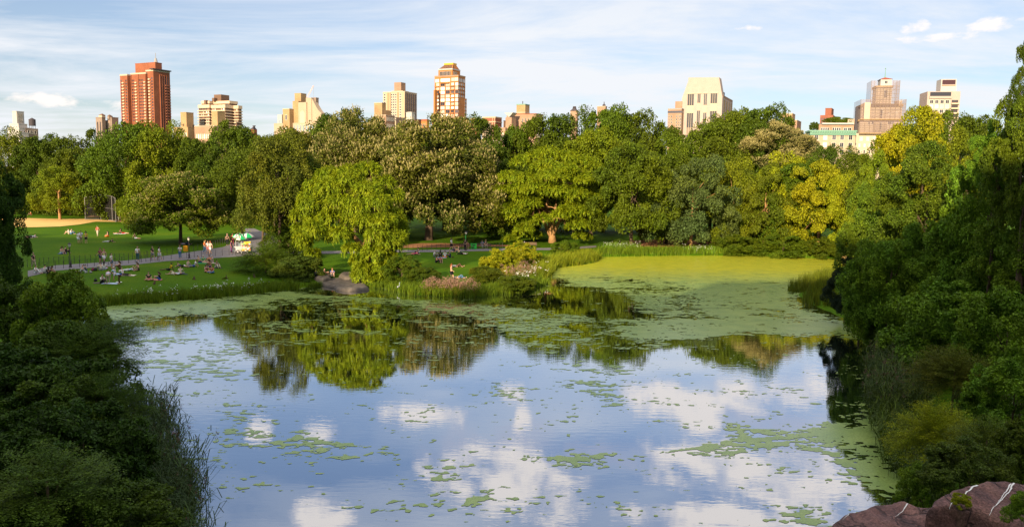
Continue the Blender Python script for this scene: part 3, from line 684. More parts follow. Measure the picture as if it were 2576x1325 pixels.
blades('shore_grass', along([(1330, 690), (1400, 668), (1480, 655)], 380, 4.5, sd=(.4, 6)), 1.2, 16, .25, .5, .035, label='sunny tall grass just inland of the bay reeds', cat='tall grass', col=GC2, seed=79)
blades('shore_grass', along([(1512, 643), (1700, 640), (1850, 640), (2110, 648)], 900, 2.4, sd=(-.3, 2.6)), 1.2, 12, .2, .35, .04, label='green strip of tall grass under the far bank birches', cat='tall grass', col=(.17, .26, .014), seed=74)
blades('shore_grass', along([(2005, 735), (2040, 722), (2090, 708), (2060, 770), (2090, 775)], 240, 1.8, sd=(-1.2, 3)), 1.9, 14, .2, .3, .035, label='upright reed clump jutting into the weed from the right bank', cat='reeds', col=(.15, .18, .012), seed=75)
blades('shore_grass', along([(800, 722), (860, 726), (935, 724)], 110, 1.2, sd=(-.8, 1.2)), .7, 12, .14, .45, .028, label='low grass at the waterline before the flat rocks', cat='tall grass', col=GC, seed=78)
# flowers mixed into the shore
blades('flower_patch', along([(500, 742), (600, 735), (640, 730)], 60, 2.0, sd=(.3, 3)), 1.15, 5, .25, .3, .02, label='white flowering stems at the edge of the picnic lawn', cat='flowers', col=GC, flowers=(M_FLOWER, .2, 3, .07, .11), seed=81)
blades('flower_patch', along([(300, 765), (430, 750)], 50, 2.0, sd=(.3, 3)), 1.2, 5, .25, .3, .02, label='scattered white flowers near the dark waterside bushes', cat='flowers', col=GC, flowers=(M_FLOWER, .14, 3, .07, .11), seed=82)
blades('flower_patch', along([(1265, 728), (1340, 712), (1370, 700)], 60, 2.2, sd=(.3, 4)), 1.7, 5, .25, .3, .02, label='white mallow flowers on the point by the bay', cat='flowers', col=GC, flowers=(M_FLOWER, .25, 3, .08, .12), seed=83)
blades('flower_patch', along([(1080, 742), (1200, 744)], 160, 1.6, sd=(.2, 2.6)), 1.5, 7, .2, .3, .02, label='dusty pink flowerheads on the near edge of the point', cat='flowers', col=(.2, .22, .02), flowers=(M_PINKF, .42, 7, .09, .09), seed=84)
blades('flower_patch', along([(1280, 720), (1345, 700)], 90, 1.6, sd=(1, 4.5)), 1.9, 6, .2, .3, .02, label='brownish pink flowerheads behind the white mallows', cat='flowers', col=(.2, .22, .02), flowers=(M_PINKF, .42, 7, .09, .09), seed=85)
blades('flower_patch', along([(1525, 640), (1600, 638)], 130, 1.8, sd=(.3, 3)), 1.6, 9, .25, .3, .06, label='white flowered leafy clumps on the far bank, left group', cat='flowers', col=(.2, .34, .03), flowers=(M_FLOWER, .09, 2, .1, .11), seed=86)
blades('flower_patch', along([(1725, 641), (1800, 641)], 60, 1.2, sd=(.3, 2.5)), 1.2, 9, .25, .3, .06, label='white flowered leafy clump on the far bank, right group', cat='flowers', col=(.2, .34, .03), flowers=(M_FLOWER, .09, 2, .1, .11), seed=87)
# bushes of the far shore and the point
SH = 'shrubs along the shore'
for a in [
    (FORE, 1010, 640, 48, 718, 96, 'mid', 'green bush on the shore right of the drooping willow'),
    (BUSH, 1065, 668, 40, 722, 95, 'dark', 'low dark bush left of the pink flowerheads'),
    (FORE, 1262, 618, 56, 712, 108, 'yellow', 'bright yellow sunlit bush on the point'),
    (FORE, 1318, 606, 38, 680, 116, 'yellow', 'small yellow bush behind the bright one on the point'),
    (BUSH, 1225, 668, 46, 730, 98, 'olive', 'olive bush at the foot of the bright yellow bush'),
    (BUSH, 1300, 690, 46, 738, 94, 'mid', 'green bush nearest the water on the point'),
    (BUSH, 1424, 602, 40, 664, 136, 'mid', 'round green bush hiding the foot of the second willow'),
    (BUSH, 1470, 622, 28, 664, 134, 'light', 'light bush just right of the one at the second willow'),
    (BUSH, 1560, 600, 34, 648, 152, 'mid', 'dark understory bush left of the far bank clumps'),
    (BUSH, 490, 700, 28, 752, 96, 'olive', 'small olive bush on the picnic lawn shore'),
    (BUSH, 570, 696, 24, 748, 98, 'olive', 'rounded bush poking over the lawn edge behind white flowers'),
    (BUSH, 390, 712, 22, 765, 92, 'mid', 'small bush at the left end of the lawn shore'),
    (BUSH, 640, 708, 34, 740, 100, 'mid', 'low bush before the food cart shrub'),
    (FORE, 1850, 590, 60, 656, 144, 'mid', 'low thicket under the middle birches'),
    (FORE, 1970, 588, 62, 660, 142, 'mid', 'low thicket under the yellow trees'),
    (FORE, 2070, 596, 44, 662, 140, 'mid', 'low thicket by the gravel landing'),
]: T(*a, group=SH, name='shrub', cat='shrub', tr=.07)

# ---- right bank, nearer to the viewpoint
RB = 'trees of the right bank'
for a, k in [
    ((FINE, 2200, 372, 62, 760, 112, 'light', 'yellow topped tree nearest the far bank on the right'), {}),
    ((FINE, 2320, 298, 112, 700, 116, 'yellow', 'broad golden topped tree under the block with the dark sign box'), {}),
    ((FINE, 2430, 318, 90, 760, 96, 'light', 'tall green tree behind the big dark one at the right edge'), {}),
    ((FINE, 2212, 450, 92, 800, 74, (.13, .20, .012), 'leafy green tree leaning over the water at the right'), {}),
    ((FINE, 2330, 380, 112, 700, 68, (.14, .195, .012), 'large green tree in the middle of the right bank'), {}),
    ((FINE, 2480, 360, 130, 880, 60, 'near', 'dark tree mass at the right edge'), {}),
    ((FINE, 2590, 205, 92, 640, 52, 'mid', 'tall dark tree cut by the right edge of the photo'), dict(tr=.2)),
    ((FINE, 2600, 84, 44, 360, 52, 'dark', 'topmost dark branches of the tree at the right edge'), dict(tr=.12)),
    ((FINE, 2510, 300, 62, 500, 56, 'near', 'outer branches left of the tall tree at the right edge'), dict(tr=.12)),
    ((FINE, 2570, 540, 120, 880, 54, 'near', 'dark lower boughs under the tall tree at the right edge'), {}),
    ((FINE, 2370, 600, 115, 900, 61, 'near', 'middle green boughs between the large tree and the reeds'), {}),
    ((FINE, 2240, 560, 110, 905, 63, 'near', 'low green boughs hanging over the right shore'), {}),
    ((FINE, 2200, 700, 62, 870, 66, 'near', 'dark low boughs at the water left of the boulder'), {}),
]: T(*a, group=RB, name='broadleaf_tree', **k)
for a in [
    (FINE, 2128, 655, 48, 800, 76, (.035, .055, .03), 'dark grey green bush standing in front of the reed clump'),
    (FINE, 2165, 720, 40, 810, 70, 'dark', 'dark bush at the water right of the reed clump'),
    (FORE, 2400, 710, 150, 990, 50, 'near', 'dark green bush at the foot of the right bank trees'),
    (FORE, 2530, 720, 130, 1050, 42, 'near', 'broad dark bush at the right edge below the trees'),
    (SPRAY, 2400, 870, 110, 1040, 40, 'brown', 'brownish feathery bush among the right bank reeds'),
    (FORE, 2550, 900, 110, 1130, 32, 'near', 'green bush at the right edge above the rock'),
    (SPRAY, 2350, 1005, 110, 1215, 29, 'yellow', 'yellow green feathery willow shrub above the rock'),
    (SPRAY, 2480, 1040, 100, 1230, 25, 'olive', 'olive feathery shrub right of the yellow one'),
    (FORE, 2320, 1170, 60, 1290, 23.5, 'near', 'leafy shrub in the gap left of the higher rock slab'),
    (FORE, 2590, 1050, 90, 1240, 23, 'dark', 'dark leafy shrub at the right edge behind the rock'),
    (FORE, 2440, 1110, 110, 1280, 21.5, 'dull', 'dark low shrub close behind the rock top'),
]: T(*a, group='shrubs of the right bank', name='shrub', cat='shrub', tr=.06)
T(BUSH, 2590, 1235, 50, 1330, 11.5, 'near', 'leafy sprig rooted at the right end of the rock', name='shrub', cat='shrub', tr=.02)
blades('reeds', along([(2225, 935), (2215, 1010), (2222, 1070)], 200, 2.4, sd=(-.6, 3.6)), 2.7, 4, .25, .3, .035, label='tall plumed reeds on the right bank', cat='reeds', col=(.085, .13, .035), plume=.3, leafy=9, seed=91)
blades('reeds', along([(2225, 1060), (2250, 1150), (2275, 1200)], 110, 1.8, sd=(-.5, 2.6)), 2.0, 4, .22, .35, .032, label='shorter reeds hanging over the lily pads', cat='reeds', col=(.10, .15, .02), leafy=8, seed=92)
blades('reeds', [(atY(u, v, Y).x, Y, f) for u, v, Y, f in [(random.uniform(2300, 2570), 960, random.uniform(32, 44), random.uniform(.8, 1.2)) for _ in range(110)]], 2.4, 3, .3, .3, .035, label='grey green reeds between the bushes high on the right bank', cat='reeds', col=(.085, .13, .035), plume=.2, leafy=9, seed=93)
# ---- left foreground
LB = 'bushes of the left foreground'
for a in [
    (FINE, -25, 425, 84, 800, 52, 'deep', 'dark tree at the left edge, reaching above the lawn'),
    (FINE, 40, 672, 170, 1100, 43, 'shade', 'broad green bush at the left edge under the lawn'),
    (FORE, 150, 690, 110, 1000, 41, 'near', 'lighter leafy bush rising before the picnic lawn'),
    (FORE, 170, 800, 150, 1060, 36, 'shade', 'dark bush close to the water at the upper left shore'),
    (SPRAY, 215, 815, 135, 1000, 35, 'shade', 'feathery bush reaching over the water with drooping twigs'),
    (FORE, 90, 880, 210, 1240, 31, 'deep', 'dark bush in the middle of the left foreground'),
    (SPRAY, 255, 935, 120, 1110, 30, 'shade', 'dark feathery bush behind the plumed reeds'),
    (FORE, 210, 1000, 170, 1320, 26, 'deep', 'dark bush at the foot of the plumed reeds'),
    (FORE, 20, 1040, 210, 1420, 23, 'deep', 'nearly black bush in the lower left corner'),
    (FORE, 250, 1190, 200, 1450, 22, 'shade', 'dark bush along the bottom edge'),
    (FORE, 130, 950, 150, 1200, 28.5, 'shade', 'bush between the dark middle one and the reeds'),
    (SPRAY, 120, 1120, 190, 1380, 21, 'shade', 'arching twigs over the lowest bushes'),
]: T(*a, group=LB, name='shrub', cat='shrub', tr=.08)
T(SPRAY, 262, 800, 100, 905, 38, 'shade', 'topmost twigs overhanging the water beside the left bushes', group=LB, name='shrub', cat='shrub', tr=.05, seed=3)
def fan(us, Ys, n, f=(.8, 1.2)):
    out = []
    for _ in range(n):
        Y = random.uniform(*Ys); u = random.uniform(*us); 
        v = 440 + CAMZ * F / Y; out.append((at(u, v, 0).x, at(u, v, 0).y, random.uniform(*f)))
    return out
blades('reeds', fan((300, 440), (34, 42), 120), 2.7, 4, .25, .35, .032, label='plumed reeds at the tip of the left foreground', cat='reeds', col=(.06, .105, .035), plume=.22, leafy=9, seed=94)
blades('reeds', fan((290, 480), (27.5, 34), 170), 2.8, 4, .25, .4, .03, label='mass of grey green plumed reeds in the left foreground', cat='reeds', col=(.06, .105, .035), plume=.2, leafy=9, seed=95)
blades('reeds', fan((330, 505), (22.5, 27.5), 130), 2.4, 4, .25, .45, .028, label='long bladed reeds at the bottom left edge of the water', cat='reeds', col=(.06, .11, .03), plume=.1, leafy=9, seed=96)

# ------------------------------------------------------------------ rock outcrop in the near right corner
m, t, out = nt('schist')
tc = N(t, 'ShaderNodeTexCoord').outputs['Object']
st_ = N(t, 'ShaderNodeMapping', {'Vector': tc, 'Scale': (1.0, .35, 1.0), 'Rotation': (0, 0, .6)}).outputs[0]
n1 = N(t, 'ShaderNodeTexNoise', {'Vector': st_, 'Scale': 1.8, 'Detail': 8.0, 'Roughness': .65}).outputs[0]
n2 = N(t, 'ShaderNodeTexNoise', {'Vector': tc, 'Scale': 22.0, 'Detail': 6.0, 'Roughness': .75}).outputs[0]
vor = N(t, 'ShaderNodeTexVoronoi', {'Vector': N(t, 'ShaderNodeVectorMath', {0: st_, 1: N(t, 'ShaderNodeTexNoise', {'Vector': tc, 'Scale': 1.3, 'Detail': 4.0}).outputs['Color']}, operation='ADD').outputs[0], 'Scale': 1.1}, feature='DISTANCE_TO_EDGE').outputs[0]
crack = ramp(t, vor, [(0, (0,) * 3), (.03, (1,) * 3)])
c = ramp(t, n1, [(.32, (.055, .03, .034)), (.5, (.16, .08, .075)), (.66, (.24, .125, .105))])
c = mixc(t, 1.0, c, ramp(t, n2, [(.34, (.45,) * 3), (.5, (1, 1, 1)), (.68, (1.9, 1.8, 1.8))]), 'MULTIPLY')
c = mixc(t, crack, mixc(t, .75, c, rgb(.02, .014, .018)), c)
b = N(t, 'ShaderNodeBsdfPrincipled', {'Base Color': c, 'Roughness': .72, 'Specular IOR Level': .35})
hh = math_(t, 'ADD', math_(t, 'MULTIPLY', n1, 1.0), math_(t, 'ADD', math_(t, 'MULTIPLY', n2, .25), math_(t, 'MULTIPLY', crack, .25)))
bp = N(t, 'ShaderNodeBump', {'Height': hh, 'Strength': 1.0, 'Distance': .14}); t.links.new(bp.outputs[0], b.inputs['Normal']); t.links.new(b.outputs[0], out.inputs[0])
M_ROCK = m
M_SHORE = simple('shore_rock', (.12, .10, .085), .85, .5, 1.2, bump=.7)
M_STREAK = simple('white_streak', (.75, .74, .74), .7, .1, 8.0)

def onplane(u, v, z0, Y0, sl):
    d = ray(u, v); # z = z0 + sl*(y-Y0)
    tt = (z0 - sl * Y0 - CAMZ) / (d.z - sl * d.y); return EYE + d * tt
def slab(name, px, z0, Y0, sl, mat, thick=3.0, edge=.5, amp=.10, seed=1, rings=26, nn=200, parent=None, low=1.2, **k):
    P = np.array([tuple(onplane(u, v, z0, Y0, sl).xy) for u, v in px]); d = np.r_[0, np.cumsum(np.linalg.norm(np.roll(P, -1, 0) - P, axis=1))]
    Pc = np.r_[P, P[:1]]; s = np.linspace(0, d[-1], nn, endpoint=False); O = np.stack([np.interp(s, d, Pc[:, 0]), np.interp(s, d, Pc[:, 1])], 1)
    O += (np.stack([fbm(O[:, 0] * 2, O[:, 1] * 2, seed=seed), fbm(O[:, 0] * 2, O[:, 1] * 2, seed=seed + 9)], 1) - .5) * .25 * edge * 2
    c = O.mean(0); V = []
    for i in range(rings + 1):
        f = (i / rings) ** .8; Q = c + (O - c) * f; z = z0 + sl * (Q[:, 1] - Y0)
        de = np.linalg.norm(O - c, axis=1) * (1 - f); e = np.clip(1 - de / edge, 0, 1); z -= edge * .8 * (1 - np.sqrt(np.clip(1 - e ** 2, 0, 1)))
        z += (np.abs(fbm((Q[:, 0] + Q[:, 1] * .6) * 1.6, Q[:, 1] * .5, seed=seed + 5, oct=3) - .5) * -1.2 + .1) * amp * 2.2; z += (fbm(Q[:, 0] * low, Q[:, 1] * low, seed=seed + 2, oct=5) - .5) * amp * 4 * (1 - .0 * f) + (fbm(Q[:, 0] * 5, Q[:, 1] * 2, seed=seed + 3) - .5) * amp
        V.append(np.stack([Q[:, 0], Q[:, 1], z], 1))
    for j, dz in enumerate((.25, .55, 1.0)):
        Q = V[rings].copy(); out_ = (O - c) / np.linalg.norm(O - c, axis=1, keepdims=True); Q[:, :2] += out_ * .12 * (j + 1) * edge + (fbm(Q[:, 0] * 3, Q[:, 1] * 3 + j, seed=seed)[:, None] - .5) * .3 * edge; Q[:, 2] -= thick * dz; V.append(Q)
    n = nn; V = np.concatenate(V); V = np.vstack([V]); a = np.arange(n); b_ = (a + 1) % n; Fa = np.concatenate([np.stack([a + i * n, b_ + i * n, b_ + (i + 1) * n, a + (i + 1) * n], 1) for i in range(rings + 3)])
    org = np.array([c[0], c[1], z0 - thick]); me = mesh_np(name, V - org, Fa, mat, None, True)
    o = link(name, me, parent, **k); o.location = Vector(org) - (Vector(parent.location) if parent else Vector()); return o, V
def streak(parent, pts, w, srcV, lbl=None):
    """white run of lime that follows the rock surface"""
    P = []
    for i in range(len(pts) - 1):
        for k in range(12):
            f = k / 12; P.append(np.array(pts[i]) * (1 - f) + np.array(pts[i + 1]) * f)
    P = np.array(P); n = len(P); x = P[:, 0] + (fbm(P[:, 1] * 7, P[:, 0] * 7, seed=4) - .5) * .07; y = P[:, 1]
    kk = [np.argmin((srcV[:, 0] - a) ** 2 + (srcV[:, 1] - b) ** 2 + np.where(srcV[:, 2] < srcV[:, 2].max() - 3, 99, 0)) for a, b in zip(x, y)]
    zz = []
    for a, b in zip(x, y):
        d2 = (srcV[:, 0] - a) ** 2 + (srcV[:, 1] - b) ** 2; j = np.argpartition(d2, 6)[:6]; wv = 1 / (d2[j] + 1e-4); zz.append((srcV[j, 2] * wv).sum() / wv.sum())
    z = np.array(zz) + .012
    ww = w * (1 - np.linspace(0, .75, n)) * (.6 + .8 * vnoise(np.arange(n) * .5, np.zeros(n), seed=6)); nx = np.gradient(y); ny = -np.gradient(x); l = np.hypot(nx, ny) + 1e-9
    A = np.stack([x + nx / l * ww, y + ny / l * ww, z], 1); B = np.stack([x - nx / l * ww, y - ny / l * ww, z], 1); V = np.empty((2 * n, 3)); V[0::2] = A; V[1::2] = B
    i = np.arange(n - 1) * 2; Fa = np.stack([i, i + 1, i + 3, i + 2], 1); o = link('white_streak', mesh_np('white_streak', V - np.array(parent.location), Fa, M_STREAK), parent); return o
Z1, Y1, S1 = 7.3, 14.0, .10
lo, LV = slab('rock_outcrop', [(2050, 1340), (2088, 1300), (2130, 1276), (2195, 1264), (2270, 1258), (2300, 1266), (2345, 1262), (2420, 1272), (2500, 1290), (2620, 1300), (2650, 1500), (2300, 1560), (2060, 1420)], Z1, Y1, S1, M_ROCK, thick=5, edge=.22, amp=.07, seed=11,
             label='low purplish brown rock slab with thin white streaks along the bottom edge', cat='rock', group='rock slabs in the near corner')
up, UV_ = slab('rock_outcrop', [(2330, 1262), (2352, 1238), (2395, 1222), (2440, 1213), (2490, 1200), (2530, 1199), (2600, 1208), (2680, 1222), (2700, 1330), (2600, 1330), (2520, 1302), (2460, 1285), (2400, 1275)], 7.95, 14.3, .22, M_ROCK, thick=4, edge=.2, amp=.07, seed=15,
             label='higher purplish brown rock slab with a double white streak in the bottom corner', cat='rock', group='rock slabs in the near corner')
def rp(z, y, s, *px): return [tuple(onplane(u, v, z, y, s).xy) for u, v in px]
streak(up, rp(7.95, 14.3, .22, (2456, 1218), (2432, 1240), (2405, 1256), (2385, 1275)), .015, UV_)
streak(up, rp(7.95, 14.3, .22, (2552, 1213), (2535, 1240), (2500, 1278), (2488, 1290)), .012, UV_)
streak(up, rp(7.95, 14.3, .22, (2544, 1216), (2520, 1250), (2496, 1285)), .009, UV_)
streak(lo, rp(Z1, Y1, S1, (2390, 1280), (2375, 1298), (2345, 1340)), .006, LV)
streak(lo, rp(Z1, Y1, S1, (2284, 1272), (2270, 1286), (2250, 1302)), .009, LV)
streak(lo, rp(Z1, Y1, S1, (2140, 1280), (2118, 1300)), .006, LV)
T(BUSH, 2418, 1240, 24, 1280, 13.6, 'yellow', 'tuft of yellow green weeds in the crack of the rock', name='weed_tuft', cat='weeds', tr=.01)
# boulder in the water and the flat shore rocks with two people
slab('boulder', [(2205, 886), (2207, 879), (2213, 876), (2222, 877), (2229, 881), (2230, 887), (2218, 889)], .5, at(2217, 884).y, 0, M_SHORE, thick=.7, edge=.5, amp=.03, seed=21, rings=10, nn=60, label='small grey boulder at the water under the right bank trees', cat='boulder')
g = at(860, 708, .5).y
SR = 'flat rocks at the water'
slab('shore_rock', [(795, 706), (830, 699), (880, 696), (930, 698), (938, 710), (880, 717), (830, 716)], .38, g, .0, M_SHORE, thick=.8, edge=.35, amp=.03, seed=23, rings=14, nn=100, label='long flat shore rock under the two seated people', cat='rock', group=SR)
slab('shore_rock', [(852, 688), (862, 682), (885, 683), (900, 688), (896, 695), (866, 695)], .8, g + 2.5, 0, M_SHORE, thick=1.2, edge=.5, amp=.05, seed=24, rings=12, nn=80, label='squarish pale rock behind the flat shore rock', cat='rock', group=SR)
slab('shore_rock', [(840, 716), (870, 712), (920, 712), (930, 722), (880, 726), (845, 724)], .35, g - 2.5, 0, M_SHORE, thick=1.0, edge=.4, amp=.05, seed=25, rings=12, nn=80, label='lowest broken shore rock at the waterline', cat='rock', group=SR)
slab('shore_rock', [(790, 694), (806, 689), (830, 690), (836, 698), (812, 703)], .7, g + 1.0, 0, M_SHORE, thick=1.2, edge=.5, amp=.05, seed=26, rings=12, nn=80, label='rock half hidden by the dark shrub', cat='rock', group=SR)
# path, infield, earth
sheet('infield', [(-60, 552), (60, 549), (150, 551), (215, 551), (300, 552), (348, 557), (300, 558.5), (240, 558), (200, 565), (150, 570), (80, 572), (-60, 572)], M_SAND, kind='structure')
def pathpx(top, bot): return top + bot[::-1]
sheet('path', pathpx([(70, 682), (140, 668), (230, 662), (330, 655), (420, 643), (500, 632), (560, 622), (600, 606), (612, 590), (618, 575)],
                     [(70, 698), (140, 682), (230, 674), (330, 668), (420, 658), (500, 652), (600, 646), (690, 640), (700, 600), (640, 575)]), M_PATH, kind='structure')
sheet('path', pathpx([(690, 630), (800, 633), (1000, 630), (1120, 629), (1240, 626), (1330, 624), (1500, 618)], [(690, 641), (800, 640), (1000, 635), (1120, 635), (1240, 632), (1330, 630), (1500, 623)]), M_PATH, lift=.036, kind='structure')
sheet('bare_ground', [(1000, 618), (1060, 612), (1120, 612), (1200, 616), (1290, 617), (1290, 621), (1120, 623), (1000, 624)], M_EARTH, kind='structure')
sheet('bare_ground', [(1560, 607), (1640, 603), (1760, 606), (1860, 612), (1860, 620), (1700, 622), (1560, 620)], M_EARTH, kind='structure')
sheet('bare_ground', [(2105, 640), (2180, 640), (2200, 668), (2125, 656)], M_SAND, kind='structure')
# ------------------------------------------------------------------ the avenue of buildings beyond the wood
def bmat(name, col, var=.08, scale=.25, rough=.85, **k): return simple(name, col, rough, var, scale, bump=.0, **k)
def brick(name, c1, c2, mortar, s=1.0):
    m, t, out = nt(name); tc = N(t, 'ShaderNodeTexCoord').outputs['Object']
    sp = N(t, 'ShaderNodeSeparateXYZ', {0: tc}).outputs; xy = math_(t, 'ADD', sp[0], sp[1])
    v = N(t, 'ShaderNodeCombineXYZ', {0: xy, 1: sp[2], 2: 0.0}).outputs[0]
    b_ = N(t, 'ShaderNodeTexBrick', {'Vector': v, 'Color1': rgb(*c1), 'Color2': rgb(*c2), 'Mortar': rgb(*mortar), 'Scale': s, 'Brick Width': 1.2, 'Row Height': .5, 'Mortar Size': .03}).outputs[0]
    no = N(t, 'ShaderNodeTexNoise', {'Vector': tc, 'Scale': .12, 'Detail': 5.0}).outputs[0]
    c = mixc(t, 1.0, b_, ramp(t, no, [(.3, (.82,) * 3), (.7, (1.12,) * 3)]), 'MULTIPLY')
    p = N(t, 'ShaderNodeBsdfPrincipled', {'Base Color': c, 'Roughness': .9, 'Specular IOR Level': .2}); t.links.new(p.outputs[0], out.inputs[0]); return m
M_RED = brick('red_brick', (.31, .105, .055), (.26, .085, .045), (.30, .13, .08))
M_RED2 = brick('dull_red_brick', (.30, .105, .065), (.26, .09, .055), (.25, .13, .09))
M_TAN = brick('tan_brick', (.40, .265, .14), (.36, .23, .12), (.42, .29, .17))
M_PINKB = brick('pinkish_brick', (.36, .225, .155), (.32, .195, .135), (.45, .29, .21))
M_ORANGE = brick('orange_brick', (.44, .175, .06), (.39, .15, .05), (.48, .22, .08))
M_BROWN = brick('brown_brick', (.20, .12, .085), (.17, .10, .07), (.17, .11, .08))
M_GREYB = brick('grey_brown_brick', (.30, .22, .18), (.26, .19, .155), (.27, .21, .17))
M_WHITE = bmat('white_stone', (.44, .41, .40)); M_CREAM = bmat('cream_stucco', (.42, .32, .235)); M_BEIGE = bmat('beige_stone', (.44, .34, .235)); M_PALE = bmat('pale_pink_stone', (.43, .335, .30))
M_GREEN = bmat('verdigris', (.17, .32, .25)); M_DARKM = bmat('dark_metal', (.06, .05, .06)); M_TILE = bmat('red_roof_tile', (.36, .08, .04)); M_GOLD = bmat('gilded_metal', (.62, .36, .03), rough=.5)
M_BAND = bmat('balcony_band', (.58, .44, .31)); M_LIME = bmat('limestone', (.50, .40, .31)); M_FRAMEW = bmat('white_frame', (.75, .70, .64)); M_RAIL = bmat('roof_railing', (.30, .28, .28))
def glass(name, col, rough=.15, spec=.8, dark=.3):
    m, t, out = nt(name); r = N(t, 'ShaderNodeObjectInfo').outputs['Random']; c = ramp(t, r, [(0, tuple(x * .6 for x in col)), (.6, col), (1, tuple(min(1, x * 1.8 + .02) for x in col))])
    p = N(t, 'ShaderNodeBsdfPrincipled', {'Base Color': c, 'Roughness': rough, 'Specular IOR Level': spec}); t.links.new(p.outputs[0], out.inputs[0]); return m
M_GLASS = glass('window_glass', (.035, .035, .05), .25, .5); M_BLIND = glass('pale_blind', (.62, .58, .52), .5, .4); M_GLASSB = glass('blue_glass', (.22, .27, .33), .2)
def netmat(name, col, alpha):
    m, t, out = nt(name); tc = N(t, 'ShaderNodeTexCoord').outputs['Object']
    w_ = N(t, 'ShaderNodeTexNoise', {'Vector': N(t, 'ShaderNodeMapping', {'Vector': tc, 'Scale': (1, 1, .12)}).outputs[0], 'Scale': 1.2, 'Detail': 4.0}).outputs[0]
    d = N(t, 'ShaderNodeBsdfDiffuse', {'Color': rgb(*col)}); tr = N(t, 'ShaderNodeBsdfTransparent')
    mx = N(t, 'ShaderNodeMixShader', {0: math_(t, 'MULTIPLY_ADD', w_, .5, alpha - .25, clamp=True), 1: tr.outputs[0], 2: d.outputs[0]}); t.links.new(mx.outputs[0], out.inputs[0]); return m
M_NET = netmat('scaffold_netting', (.30, .22, .22), .42); M_WIRE = netmat('chain_link', (.03, .028, .03), .55)

